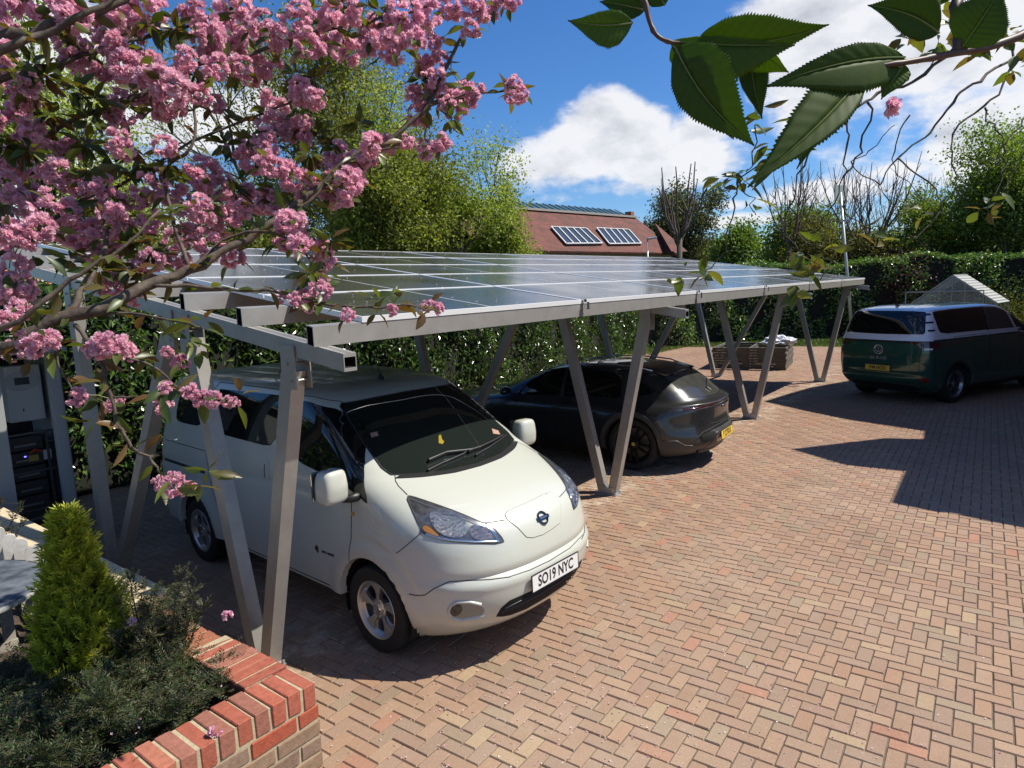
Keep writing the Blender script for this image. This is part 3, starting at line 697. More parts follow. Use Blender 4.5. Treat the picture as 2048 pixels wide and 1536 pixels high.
for fl in (False, True):
    P_ = dict(mode='side', flip=fl)
    SK.patch('side_window', [(-.005, 1.085), (-.02, 1.125), (-.16, 1.325), (-.30, 1.475), (-.45, 1.585), (-.62, 1.655), (-.85, 1.70), (-1.03, 1.705), (-1.06, 1.60), (-1.07, 1.315), (-.95, 1.285), (-.80, 1.245), (-.55, 1.215), (-.30, 1.185), (-.10, 1.12)], glassd, **P_)
    SK.patch('side_window', [(-1.175, 1.70), (-1.19, 1.50), (-1.23, 1.385), (-1.30, 1.325), (-1.40, 1.315), (-2.20, 1.325), (-2.30, 1.37), (-2.33, 1.45), (-2.335, 1.66), (-2.30, 1.705), (-1.22, 1.72)], glassd, **P_)
    SK.patch('quarter_window', [(-2.50, 1.35), (-2.48, 1.5), (-2.50, 1.66), (-2.58, 1.69), (-3.05, 1.66), (-3.12, 1.58), (-3.12, 1.38), (-3.05, 1.34)], glassd, rnd=1, **P_)
    for pts in ([(-.29, .36), (-.245, .52), (-.21, .66), (-.19, .80), (-.18, .95), (-.175, 1.12)], [(-1.12, .36), (-1.115, 1.0), (-1.11, 1.74), ],
                [(-1.12, 1.76), (-2.36, 1.76), (-2.42, 1.70), (-2.42, 1.30), (-2.38, .95), (-2.30, .75), (-2.17, .60), (-2.12, .37)],
                [(-.17, 1.42), (-.20, 1.43), (-.32, 1.53), (-.48, 1.63), (-.66, 1.70), (-.85, 1.735), (-1.12, 1.745)],
                [(-2.42, 1.14), (-3.45, 1.14)], [(-.29, .36), (-2.12, .36)]):
        SK.line('shut_line', pts, linem, **P_)
    SK.patch('door_handle_recess', [(-1.29, 1.20), (-1.37, 1.20), (-1.39, 1.12), (-1.37, 1.04), (-1.29, 1.04), (-1.27, 1.12)], pearl, rnd=2, off=.006, th=.01, **P_)
    SK.line('door_handle', [(-1.345, 1.17), (-1.35, 1.12), (-1.345, 1.06)], linem, wd=.012, off=.007, **P_)
    SK.patch('repeater', [(-.135, .995), (-.175, 1.00), (-.18, .975), (-.14, .97)], mat('amber_lens', (.55, .28, .08), .2, coat=.6), off=.005, rnd=1, **P_)
    SK.line('sliding_rail', [(-2.45, .935), (-3.38, .935)], linem, wd=.028, off=.003, **P_)
    # headlamp
    HL = [(817, 992), (815, 999), (825, 1021), (836, 1044), (843, 1055), (842, 1063), (855, 1070), (880, 1078), (905, 1083), (950, 1086), (990, 1087), (1007, 1083), (1003, 1075), (990, 1060), (975, 1049), (962, 1045), (930, 1031), (900, 1019), (860, 1005), (830, 995)]
    hsurf = mat('lamp_housing', (.10, .10, .10), .22, .75, coat=.9, noise=(22, .8, (.30, .31, .32)))
    hl = SK.patch('headlight', HL, hsurf, off=.004, flip=fl, step=4)
    SK.line('lamp_seal', HL, linem, wd=.008, off=.005, flip=fl, closed=True, parent=hl)
    refl = mat('lamp_reflector', (.75, .78, .82), .10, 1.0, coat=.5, bump=(55, 1.0, .05))
    SK.patch('reflector', [(858, 1026), (876, 1020), (898, 1025), (922, 1036), (933, 1050), (930, 1073), (905, 1076), (880, 1068), (862, 1048)], refl, off=.009, rnd=2, flip=fl, step=2.5, parent=hl)
    SK.patch('reflector', [(936, 1054), (955, 1049), (974, 1057), (986, 1071), (980, 1080), (952, 1080), (940, 1070)], refl, off=.009, rnd=2, flip=fl, step=2.5, parent=hl)
    SK.patch('indicator', [(846, 1052), (858, 1053), (872, 1066), (880, 1074), (862, 1069), (846, 1061)], mat('amber_lens2', (.45, .20, .06), .15, .2, coat=.8), off=.009, rnd=1, flip=fl, step=2.5, parent=hl)
    SK.line('light_guide', [(852, 1068), (880, 1077), (905, 1081), (950, 1084), (998, 1083), (985, 1064), (968, 1050)], mat('lamp_bezel', (.45, .55, .66), .15, .9), wd=.012, off=.008, flip=fl, parent=hl)
    SK.line('bezel', [(824, 1000), (850, 1010), (880, 1020), (920, 1036), (955, 1050)], mat('lamp_trim', (.25, .26, .27), .3, .8), wd=.014, off=.007, flip=fl, parent=hl)
    # fog lamp pocket
    SK.patch('fog_recess', [(899, 1222), (903, 1213), (915, 1207), (940, 1206), (962, 1211), (969, 1217), (968, 1227), (950, 1232), (920, 1237), (905, 1232)], mat('recess_shade', (.26, .25, .20), .5, coat=.2), off=.0015, rnd=1, th=.004, flip=fl)  # shade of the pocket put into a darker body tone
    SK.line('recess_lip', [(962, 1209), (940, 1204), (915, 1204), (902, 1211), (897, 1222), (903, 1235), (920, 1240), (948, 1236), (968, 1230)], pearl, wd=.022, off=.004, raise_=.012, flip=fl)
    SK.patch('fog_light', [(901, 1220), (905, 1212), (915, 1209), (923, 1212), (925, 1219), (919, 1228), (909, 1232), (902, 1228)], mat('fog_lens', (.03, .03, .033), .12, .3, coat=.8), off=.008, rnd=1, flip=fl, step=2)
    # cover seams on the bumper
    SK.line('bumper_line', [(818, 1188), (833, 1191), (850, 1190), (870, 1176), (900, 1163), (935, 1161), (980, 1159), (1020, 1154)], linem, wd=.006, flip=fl)
    SK.line('wing_line', [(842, 1066), (828, 1078), (812, 1092), (802, 1100), (792, 1107)], linem, wd=.005, flip=fl)
    SK.line('bonnet_line', [(790, 950), (791, 962), (797, 972), (815, 990)], linem, wd=.006, flip=fl)
    SK.line('bonnet_line', [(963, 1046), (980, 1045), (1010, 1040)], linem, wd=.006, flip=fl)
SK.line('bumper_line', [(1018, 1154), (1060, 1140), (1100, 1121), (1140, 1096), (1165, 1070)], linem, wd=.005)
# charge flap with emblem
FL_ = [(1010, 1030), (1016, 1022), (1060, 1003), (1085, 990), (1100, 985), (1107, 986), (1113, 991), (1121, 1010), (1121, 1030), (1119, 1046), (1100, 1060), (1085, 1069), (1065, 1075), (1053, 1074), (1035, 1055), (1015, 1040)]
SK.patch('charge_flap', FL_, pearl, off=.004, th=.01, step=5)
SK.line('flap_gap', FL_, linem, wd=.006, off=.002, closed=True)
em = mat('emblem_blue', (.03, .06, .10), .15, .8, coat=.8)
h, n_, _, _ = SK.caster('photo')(1084, 1036)
n_ = n_.normalized(); ex = Vector((0, 1, 0)); ey = n_.cross(ex).normalized(); ex = ey.cross(n_)
Me = basis(h+n_*.006, ex, ey, n_); m = MB(); m.lathe([(.050, 0), (.050, .006), (.046, .010), (.040, .010), (.036, .006), (.036, 0)], 36, Me)
m.box(-.062, .062, -.013, .013, 0, .010, M=Me); ob = m.build('emblem', em, nv, smooth=True, angle=35)
lettering('emblem_lettering', 'NISSAN', .019, mat('emblem_silver', (.6, .65, .7), .2, .9), ob, Me @ Matrix.Translation((0, 0, .0102)), .0006, 1.25)
# windscreen, wipers, stickers
WS = [(680, 810), (740, 797), (800, 785), (860, 774), (905, 768), (940, 795), (975, 825), (1005, 853), (1024, 875), (1020, 884), (1000, 896), (960, 912), (900, 931), (850, 943), (810, 950), (790, 951), (775, 943), (758, 928), (735, 897), (705, 850)]
WSX = [(-.008+.0, 0)]
# mirrored union keeps the screen symmetric: lay it from the front
WSF = [(-.655, 1.245), (-.58, 1.235), (-.3, 1.213), (0, 1.205), (.3, 1.213), (.58, 1.235), (.655, 1.245), (.675, 1.29), (.66, 1.40), (.64, 1.50), (.615, 1.60), (.60, 1.665), (.575, 1.683), (.3, 1.694), (0, 1.698), (-.3, 1.694), (-.575, 1.683), (-.60, 1.665), (-.615, 1.60), (-.64, 1.50), (-.66, 1.40), (-.675, 1.29)]
def ws_extra(m, nn, ll, b, out):
    # the cabin seen dimly through the screen: dash top and seats as soft tone variation of the glass itself
    pass
wsg = mat('windscreen_glass', (.012, .016, .014), .02, spec=.7)
ws = SK.patch('windscreen', WSF, wsg, mode='front', off=.004)
SK.line('screen_seal', WSF, blackp, mode='front', wd=.012, off=.0055, closed=True, parent=ws)
SK.patch('scuttle', [(-.66, 1.225), (-.60, 1.237), (-.3, 1.215), (0, 1.208), (.3, 1.215), (.60, 1.237), (.66, 1.225), (.5, 1.212), (.25, 1.198), (0, 1.194), (-.25, 1.198), (-.5, 1.212)], blackp, mode='front', off=.006)
for (a, b_) in (((-.30, 1.225), (.42, 1.262)), ((.30, 1.222), (.60, 1.30))):
    pass
SK.line('wiper', [(855, 945), (885, 930), (925, 912), (930, 908)], blackp, wd=.016, off=.02, raise_=.012)
SK.line('wiper', [(855, 925), (890, 910), (935, 905), (958, 900)], mat('wiper_blade', (.05, .05, .05), .4, .4), wd=.018, off=.03, raise_=.012)
SK.line('wiper', [(950, 915), (975, 900), (1000, 882), (1010, 873)], blackp, wd=.016, off=.02, raise_=.012)
SK.line('wiper', [(935, 908), (960, 898), (985, 886), (1002, 876)], blackp, wd=.018, off=.03, raise_=.012)
for q in ([(740, 867), (754, 864), (757, 872), (743, 876)], [(983, 858), (996, 862), (1000, 870), (986, 868)]):
    SK.patch('sticker', q, mat('sticker_red', (.30, .10, .07), .5, noise=(120, .9, (.5, .42, .3))), off=.0052, th=.001, step=3)
SK.patch('dash_ornament', [(877, 872), (881, 870), (884, 880), (888, 884), (885, 889), (877, 887)], mat('gilt', (.45, .33, .03), .3, .6), off=.0055, th=.002, step=2)
# lower grille
GR = [(992, 1233), (1002, 1216), (1019, 1201), (1060, 1183), (1110, 1157), (1150, 1132), (1164, 1118), (1166, 1130), (1160, 1144), (1132, 1168), (1092, 1195), (1052, 1218), (1021, 1230), (1005, 1233)]
gr = SK.patch('lower_grille', GR, dark, off=.002, th=.004, step=5)
SK.line('grille_bar', [(1003, 1224), (1040, 1208), (1080, 1187), (1120, 1162), (1158, 1132)], blackp, wd=.022, off=.004, raise_=.008, parent=gr)
SK.line('grille_bar', [(1010, 1217), (1050, 1197), (1090, 1175), (1130, 1150), (1160, 1127)], blackp, wd=.012, off=.004, raise_=.006, parent=gr)
plate(nv, Vector((.945, 0, .537)), 1, 0.02, 'SO19 NYC', white_plate)
# door emblem with the small zero-emission wording
hh, nn2, _, _ = SK.caster('side-')(-.50, .62)
Mz = basis(hh-Vector((0, .003, 0)), Vector((1, 0, 0)), Vector((0, 0, 1)), Vector((0, -1, 0)))
lettering('door_lettering', 'zero emission', .036, mat('decal_dark', (.04, .03, .02), .5), nv, Mz @ Matrix.Translation((.02, 0, 0)), .0008, 1.0)
m = MB()
for (dx, dz, r_) in ((-.135, .012, .014), (-.155, .0, .014), (-.135, -.014, .014), (-.15, .02, .009)): m.lathe([(r_, 0), (r_, .0012), (.001, .0014)], 14, Mz @ Matrix.Translation((dx, dz, 0)))
m.build('door_motif', mat('decal_dark', (.04, .03, .02), .5), nv)
# mirrors
for s_ in (-1, 1):
    bm = bmesh.new(); bmesh.ops.create_cube(bm, size=1)
    bmesh.ops.subdivide_edges(bm, edges=bm.edges, cuts=7, use_grid_fill=True)
    for v in bm.verts:
        c_ = v.co; n4 = (abs(c_.x*2)**5+abs(c_.y*2)**5+abs(c_.z*2)**5)**(1/5); c_ /= max(n4, 1e-6)
        x, y, z = c_.x, c_.y, c_.z
        v.co = Vector((x*.15*(1-.35*abs(z)), y*.20*(1-.16*z), z*.235*(1+.0*y)))
        v.co.x += .03*(1-(2*y)**2)*.5
    for f in bm.faces: f.smooth = True
    me = bpy.data.meshes.new('mirror_housing'); bm.to_mesh(me); bm.free(); me.materials.append(pearl)
    mo = link('mirror_housing', me, nv, (-.17, s_*1.02, 1.22)); mo.rotation_euler = (0, 0, s_*-.12)
    m = MB(); m.box(-.10, -.085, -.088, .088, -.10, .10); g_ = m.build('mirror_glass', mat('mirror_glass', (.5, .52, .55), .03, 1.0), mo, bevel=.004)
    m = MB(); m.tube([(-.17, s_*.955, 1.115), (-.13, s_*.90, 1.11), (-.10, s_*.83, 1.12)], [.026, .03, .034], 10); m.build('mirror_arm', blackp, nv, smooth=True)
# aerial
m = MB(); m.lathe([(.032, 1.80), (.026, 1.822), (.010, 1.845), (.007, 1.86), (.001, 1.862)], 14, Matrix.Translation((-.88, 0, -.012))); m.tube([(-.88, 0, 1.835), (-.96, 0, 1.98), (-1.0, 0, 2.10)], [.0045, .003, .0025], 6)
m.build('aerial', blackp, nv, smooth=True)
alloyn = mat('alloy_silver', (.55, .54, .52), .35, .85)
for (x_, s_) in ((0, -1), (0, 1), (-2.725, -1), (-2.725, 1)):
    wheel(nv, x_, s_*.765, .312, .312, .205, .185, 5, 'leaf', alloyn, out=s_)
arch_liner(nv, 0, .325, .372, .87); arch_liner(nv, -2.725, .325, .372, .87)
# ---------------------------------------------------------------- 2  grey estate car
T_POSE = (6.211, 1.662, 1.6334)
greyp = mat('graphite_paint', (.022, .023, .025), .30, .3, coat=.8, noise=(3, .5, (.045, .043, .04)))
cladm = mat('grey_cladding', (.04, .04, .039), .5, noise=(4, .3, (.1, .095, .085)))
ty_ = thing('estate_car', 'graphite grey low estate car parked tail out in the middle bay of the carport', 'car', (T_POSE[0], T_POSE[1], 0), T_POSE[2])
TL = [(.20, 3.70, .5, 2.4, .80, -.72, .45, 2.3), (.26, 3.84, .7, 2.4, .90, -.86, .55, 2.3), (.34, 3.90, .8, 2.5, .945, -.95, .62, 2.35), (.42, 3.92, .85, 2.5, .965, -.990, .66, 2.4), (.48, 3.92, .85, 2.5, .972, -1.00, .68, 2.4), (.52, 3.90, .85, 2.4, .976, -.985, .68, 2.4), (.60, 3.88, .9, 2.4, .980, -.955, .68, 2.4),
      (.70, 3.80, 1.0, 2.4, .978, -.945, .68, 2.4), (.78, 3.66, 1.1, 2.4, .968, -.950, .67, 2.4), (.84, 3.40, 1.2, 2.6, .945, -.955, .66, 2.4), (.885, 3.05, 1.1, 2.8, .915, -.945, .66, 2.4), (.905, 2.80, .9, 2.8, .895, -.93, .68, 2.4), (.925, 2.62, .75, 2.8, .873, -.90, .70, 2.4), (.96, 2.50, .70, 2.8, .850, -.845, .68, 2.5),
      (1.02, 2.36, .65, 2.8, .828, -.755, .62, 2.6), (1.10, 2.18, .6, 2.8, .795, -.66, .58, 2.7), (1.20, 1.92, .55, 2.8, .745, -.53, .55, 2.7), (1.29, 1.66, .5, 2.8, .690, -.37, .5, 2.7), (1.34, 1.46, .5, 2.8, .645, -.20, .5, 2.6), (1.375, 1.22, .5, 2.6, .58, .02, .5, 2.5), (1.395, 1.05, .5, 2.4, .49, .2, .45, 2.4), (1.408, .95, .45, 2.2, .36, .35, .4, 2.2), (1.414, .9, .3, 2, .18, .45, .3, 2), (1.416, .85, .2, 2, .02, .5, .2, 2)]
def ty_def(P):
    X, Y, Z = P[..., 0].copy(), P[..., 1].copy(), P[..., 2].copy(); s_ = np.sign(Y); side = np.clip((np.abs(Y)-.6)/.2, 0, 1)
    Z = np.where((Z < .26) & (X > .3) & (X < 2.6), .26, Z)
    for (wx, wz, wr) in ((0, .36, .40), (2.904, .36, .40)):
        d = np.hypot(X-wx, Z-wz); Y = Y+s_*np.exp(-((d-wr-.06)/.14)**2)*.030*side*(Z > .2)
    mid = np.exp(-((X-1.45)/.75)**2); Y = Y-s_*.035*mid*np.exp(-((Z-.55)/.2)**2)*side
    rear = np.clip((-.35-X)/.3, 0, 1)
    X = X-.045*np.exp(-((Z-.915)/.018)**2)*rear*np.clip(1-(np.abs(Y)/.9)**4, 0, 1)      # ducktail lip
    X = X+.012*np.exp(-((Z-.872)/.012)**2)*rear
    return np.stack([X, Y, Z], -1)
bme = car_body(TL, [(0, .36, .385), (2.904, .36, .385)], nl=100, nr=28, deform=ty_def, tw=.03)
bme.materials.append(greyp); link('body', bme, ty_)
SK = Skin(bme, ty_, T_POSE)
for fl in (False, True):
    P_ = dict(mode='side', flip=fl)
    SK.patch('side_window', [(2.28, .955), (2.05, 1.07), (1.75, 1.20), (1.45, 1.30), (1.24, 1.335), (1.16, 1.335), (1.16, .955), (1.6, .945)], glassd, **P_)
    SK.patch('side_window', [(1.10, 1.335), (.75, 1.335), (.42, 1.305), (.25, 1.27), (.20, 1.0), (.30, .965), (1.10, .955)], glassd, **P_)
    SK.patch('quarter_window', [(.13, 1.245), (-.10, 1.17), (-.28, 1.085), (-.20, 1.035), (.10, 1.0)], glassd, **P_)
    for pts in ([(1.14, .30), (1.14, 1.37)], [(2.32, .30), (2.36, .60), (2.30, .90)], [(.42, .62), (.22, .80), (.16, 1.0), (.20, 1.30)], [(.45, .35), (.42, .62)]): SK.line('shut_line', pts, linem, **P_)
    # body-colour cladding round the arches and the rear corner
    for wx in (0, 2.904):
        a_ = [(wx+.405*math.cos(t), .36+.405*math.sin(t)) for t in np.linspace(-.30, math.pi+.30, 26)]; b2 = [(wx+.462*math.cos(t), .36+.462*math.sin(t)) for t in np.linspace(math.pi+.18, -.18, 26)]
        SK.patch('arch_moulding', a_+b2, cladm, off=.009, th=.02, step=.03, **P_)
    SK.patch('rear_corner_cladding', [(-.445, .46), (-.62, .46), (-.70, .40), (-.80, .38), (-.93, .395), (-.93, .24), (-.6, .22), (-.40, .22)], cladm, off=.009, th=.02, **P_)
    SK.patch('rear_vent', [(1402, 873), (1425, 862), (1429, 864), (1428, 878), (1410, 884), (1403, 884)], dark, off=.012, flip=fl, step=3, th=.012)
    SK.patch('reflector_lamp', [(1431, 866), (1441, 861), (1442, 878), (1432, 882)], mat('smoked_lens', (.05, .045, .045), .15, coat=.8), off=.014, flip=fl, step=2.5, th=.012)
# rear valance, light bar, glass
SK.patch('rear_valance', [(-.74, .395), (-.60, .50), (-.40, .535), (0, .545), (.40, .535), (.60, .50), (.74, .395), (.60, .34), (.55, .27), (-.55, .27), (-.60, .34)], cladm, mode='rear', off=.006)
SK.patch('diffuser', [(-.52, .30), (-.44, .40), (-.34, .50), (.34, .50), (.44, .40), (.52, .30), (.40, .245), (-.40, .245)], blackp, mode='rear', off=.012, th=.02)
SK.line('splitter', [(-.60, .285), (-.3, .262), (0, .258), (.3, .262), (.60, .285)], cladm, mode='rear', wd=.05, off=.018, raise_=.02)
SK.line('bumper_step', [(-.80, .43), (-.72, .48), (-.60, .545), (-.3, .58), (0, .59), (.3, .58), (.60, .545), (.72, .48), (.80, .43)], linem, mode='rear', wd=.008)
SK.line('light_bar', [(-.80, .862), (-.5, .872), (0, .876), (.5, .872), (.80, .862)], mat('light_bar_red', (.045, .004, .004), .08, coat=1.0), mode='rear', wd=.030, off=.004, raise_=.006)
TG = [(-.50, .835), (-.46, .66), (-.40, .625), (0, .61), (.40, .625), (.46, .66), (.50, .835)]
SK.line('tailgate_gap', TG, linem, mode='rear', wd=.007)
RG = [(-.60, .985), (-.62, 1.02), (-.585, 1.16), (-.54, 1.27), (-.50, 1.305), (0, 1.325), (.50, 1.305), (.54, 1.27), (.585, 1.16), (.62, 1.02), (.60, .985), (0, .965)]
rgl = SK.patch('rear_window', RG, mat('dusty_glass', (.035, .036, .034), .12, spec=.6, noise=(5, .6, (.07, .07, .06))), mode='rear', off=.004)
SK.patch('roof_spoiler', [(-.56, 1.27), (-.54, 1.335), (0, 1.365), (.54, 1.335), (.56, 1.27), (.3, 1.285), (0, 1.29), (-.3, 1.285)], greyp, mode='rear', off=.02, th=.02, push=lambda v: v+Vector((-.05, 0, 0)) if v.z < 1.30 else v)
SK.line('rear_wiper', [(.0, 1.005), (.02, 1.05), (-.30, 1.12)], blackp, mode='rear', wd=.018, off=.014, raise_=.012, parent=rgl)
ROOF = [(1.25, -.50), (1.3, 0), (1.25, .50), (.75, .54), (.25, .50), (.12, 0), (.25, -.50), (.75, -.54)]
SK.patch('glass_roof', ROOF, glassd, mode='top', off=.003, rnd=1)
SK.patch('windscreen', [(-.66, .955), (-.60, 1.1), (-.55, 1.22), (-.50, 1.30), (0, 1.335), (.50, 1.30), (.55, 1.22), (.60, 1.1), (.66, .955), (0, .935)], glassd, mode='front', off=.003)
h, n_, _, _ = SK.caster('rear')(0, .815)
lettering('model_lettering', 'Taycan', .052, chrome, ty_, basis(h+n_*.003, Vector((0, -1, 0)), Vector((0, 0, 1)), Vector((-1, 0, 0))), .002, 1.3)
plate(ty_, Vector((-1.012, 0, .44)), -1, .12, 'P 22 NXX', yellow_plate)
wblack = mat('wheel_black', (.012, .012, .013), .3, .5)
yel = mat('crest_yellow', (.55, .42, .05), .4)
for (x_, s_) in ((0, -1), (0, 1), (2.904, -1), (2.904, 1)):
    wo_ = wheel(ty_, x_, s_*.83, .36, .36, .265, .25, 5, 'five', wblack, hubm=yel, out=s_)
    m = MB(); Mw = Matrix.Translation((x_, s_*.83, .36)) @ Matrix.Rotation(-R(90)*s_, 4, 'X')
    n8 = 10; vs = []
    for k in range(n8+1):
        a_ = -.55+1.1*k/n8
        for (rr, zz) in ((.15, -.01), (.15, .05), (.225, .05), (.225, -.01)): vs.append(Mw @ Vector((rr*math.cos(a_+(math.pi if (x_ > 1) ^ (s_ < 0) else 0)), rr*math.sin(a_+(math.pi if (x_ > 1) ^ (s_ < 0) else 0)), zz)))
    m.add(vs, [(4*k+q, 4*k+(q+1) % 4, 4*k+4+(q+1) % 4, 4*k+4+q) for k in range(n8) for q in range(4)]); m.build('brake_caliper', mat('caliper_red', (.35, .01, .012), .3, coat=.5), wo_)
arch_liner(ty_, 0, .36, .385, .95, .38); arch_liner(ty_, 2.904, .36, .385, .95, .38)
for s_ in (-1, 1):
    bm = bmesh.new(); bmesh.ops.create_icosphere(bm, subdivisions=3, radius=1)
    for v in bm.verts: v.co = Vector((v.co.x*.07-.02*abs(v.co.y), v.co.y*.115, v.co.z*.065))
    for f in bm.faces: f.smooth = True
    me = bpy.data.meshes.new('mirror_housing'); bm.to_mesh(me); bm.free(); me.materials.append(greyp); link('mirror_housing', me, ty_, (2.02, s_*1.02, 1.01))
    m = MB(); m.tube([(2.03, s_*.95, .975), (2.05, s_*.84, .965)], .018, 8); m.build('mirror_arm', blackp, ty_, smooth=True)
    SKr = MB(); pts = []
    for k in range(9):
        x_ = 1.55-1.75*k/8; q = SK.bvh.ray_cast(Vector((x_, s_*.585-(s_*.06 if k in (0, 8) else 0), 3)), Vector((0, 0, -1)))[0]
        if q is not None: pts.append(q+Vector((0, 0, .035 if 0 < k < 8 else .004)))
    SKr.tube(pts, .011, 8); SKr.build('roof_rail', mat('rail_silver', (.62, .63, .66), .25, .9), ty_, smooth=True)
# ---------------------------------------------------------------- 3  two-tone van
V_POSE = (13.145, -.686, -.4412)
greenp = mat('bay_green_paint', (.016, .085, .062), .22, .3, coat=1.0)
whitep = mat('candy_white_paint', (.78, .79, .82), .25, 0, coat=1.0)
vb = thing('two_tone_van', 'dark green and white electric van standing in the house shade, rear plate P44 HCN', 'van', (V_POSE[0], V_POSE[1], 0), V_POSE[2])
VL = [(.20, 3.52, .6, 2.6, .84, -.60, .35, 2.6), (.27, 3.66, .7, 2.6, .92, -.74, .38, 2.7), (.36, 3.76, .75, 2.7, .965, -.86, .38, 2.8), (.46, 3.82, .75, 2.7, .984, -.93, .36, 2.9), (.58, 3.85, .75, 2.7, .990, -.965, .34, 3), (.70, 3.85, .75, 2.7, .992, -.975, .32, 3.1), (.85, 3.83, .75, 2.7, .992, -.980, .31, 3.2), (1.0, 3.78, .75, 2.7, .988, -.980, .30, 3.2),
      (1.12, 3.66, .75, 2.7, .980, -.975, .30, 3.2), (1.20, 3.45, .75, 2.7, .970, -.97, .30, 3.2), (1.27, 3.20, .75, 2.8, .957, -.965, .30, 3.2), (1.34, 2.98, .70, 2.8, .940, -.945, .30, 3.2), (1.42, 2.80, .6, 2.8, .920, -.925, .30, 3.2), (1.55, 2.52, .5, 2.8, .888, -.885, .30, 3.2), (1.68, 2.25, .45, 2.8, .850, -.84, .30, 3.2), (1.76, 2.08, .45, 2.8, .820, -.80, .30, 3.2),
      (1.82, 1.93, .45, 2.8, .785, -.745, .32, 3.1), (1.855, 1.78, .5, 2.7, .735, -.66, .35, 2.9), (1.885, 1.55, .5, 2.6, .65, -.52, .4, 2.6), (1.905, 1.3, .5, 2.4, .52, -.35, .4, 2.4), (1.918, 1.1, .5, 2.2, .34, -.15, .4, 2.2), (1.923, .95, .3, 2, .14, 0, .3, 2), (1.924, .9, .2, 2, .02, .1, .2, 2)]
def vb_def(P):
    X, Y, Z = P[..., 0].copy(), P[..., 1].copy(), P[..., 2].copy(); s_ = np.sign(Y); side = np.clip((np.abs(Y)-.6)/.2, 0, 1)
    for (wx, wz, wr) in ((0, .37, .42), (2.989, .37, .42)):
        d = np.hypot(X-wx, Z-wz); Y = Y+s_*np.exp(-((d-wr-.04)/.09)**2)*.012*side*(Z > .2)
    rear = np.clip((-.5-X)/.3, 0, 1)
    X = X-.014*np.exp(-((Z-1.262)/.012)**2)*rear                                # crease under the white band
    X = X+.012*np.exp(-((Z-.60)/.02)**2)*rear*np.clip(1-(np.abs(Y)/.85)**6, 0, 1)
    X = X-.020*np.exp(-((Z-.50)/.06)**2)*rear
    Z = np.where(P[..., 2] > 1.86, Z-.006*np.exp(-((np.abs(Y)-.42)/.02)**2), Z)
    return np.stack([X, Y, Z], -1)
bme = car_body(VL, [(0, .37, .41), (2.989, .37, .41)], nl=96, nr=26, deform=vb_def, tw=.012)
bme.materials.append(greenp); bme.materials.append(whitep)
for p_ in bme.polygons:
    c_ = p_.center
    lim = 1.262+.0*c_.x
    if c_.x > 2.3: lim = 1.262-(c_.x-2.3)*.45
    if c_.z > lim: p_.material_index = 1
link('body', bme, vb); SK = Skin(bme, vb, V_POSE)
for fl in (False, True):
    P_ = dict(mode='side', flip=fl)
    SK.patch('side_window', [(-.50, 1.40), (-.55, 1.46), (-.60, 1.70), (-.585, 1.775), (-.54, 1.80), (0, 1.82), (.9, 1.825), (1.02, 1.82), (1.06, 1.37), (.5, 1.372), (-.3, 1.375)], glassd, **P_)
    SK.patch('side_window', [(1.10, 1.82), (1.55, 1.795), (1.75, 1.745), (1.85, 1.70), (2.02, 1.36), (1.10, 1.365)], mat('front_glass', (.03, .04, .04), .03, spec=.7, coat=.3), **P_)
    SK.patch('quarter_window', [(1.95, 1.66), (2.12, 1.36), (2.62, 1.33), (2.35, 1.50)], glassd, **P_)
    SK.patch('pillar_black', [(1.03, 1.83), (1.09, 1.83), (1.09, 1.36), (1.055, 1.36)], blackp, off=.004, **P_)
    for z_ in (1.75, 1.60, 1.45):
        gx = -.70-.05*(1.75-z_)*1.5
        SK.patch('pillar_vent', [(gx-.07, z_-.017), (gx-.07, z_+.017), (gx+.06, z_+.022), (gx+.065, z_-.012)], mat('vent_navy', (.015, .018, .04), .3), off=.004, **P_)
    for pts in ([(.98, .36), (1.05, .60), (1.08, 1.36)], [(2.15, .36), (2.20, .8), (2.18, 1.33)], [(-.12, 1.30), (.98, 1.30)]): SK.line('shut_line', pts, linem, **P_)
    SK.line('body_crease', [(-.75, 1.262), (0, 1.262), (1.2, 1.262), (2.2, 1.262)], blackp, wd=.022, off=.003, **P_)
    SK.patch('arch_cladding', [(.415*math.cos(t), .37+.415*math.sin(t)) for t in np.linspace(-.3, math.pi+.3, 24)]+[(.452*math.cos(t), .37+.452*math.sin(t)) for t in np.linspace(math.pi+.25, -.25, 24)], blackp, off=.004, step=.03, **P_)
    SK.line('sill', [(.45, .27), (1.5, .26), (2.55, .27)], blackp, wd=.10, off=.006, **P_)
    for dx in (1.2, ): SK.patch('door_handle', [(.82, 1.20), (.98, 1.20), (.98, 1.17), (.82, 1.17)], greenp, off=.02, th=.02, **P_)
    # tail lamp, from corner inwards
    tl = SK.patch('tail_light', [(.60, 1.225), (.66, 1.245), (.80, 1.245), (.93, 1.24), (.97, 1.23), (.97, 1.10), (.90, 1.10), (.80, 1.13), (.70, 1.165)], mat('tail_lens', (.06, .008, .01), .1, coat=1.0), mode='rear', flip=fl, off=.004)
    SK.patch('side_tail_light', [(-.86, 1.235), (-.60, 1.225), (-.46, 1.20), (-.50, 1.15), (-.66, 1.11), (-.86, 1.10)], mat('tail_lens', (.06, .008, .01), .1, coat=1.0), off=.004, **P_)
    SK.patch('lamp_glint', [(.85, 1.12), (.955, 1.125), (.955, 1.09), (.86, 1.09)], mat('glint_white', (.85, .85, .85), .15, coat=1.0), mode='rear', flip=fl, off=.008, parent=tl)  # glint painted as a white patch on the lamp corner
    SK.patch('bumper_reflector', [(.80, .56), (.92, .555), (.925, .475), (.82, .46)], mat('reflector_red', (.18, .008, .008), .2, coat=.6), mode='rear', flip=fl, off=.003)
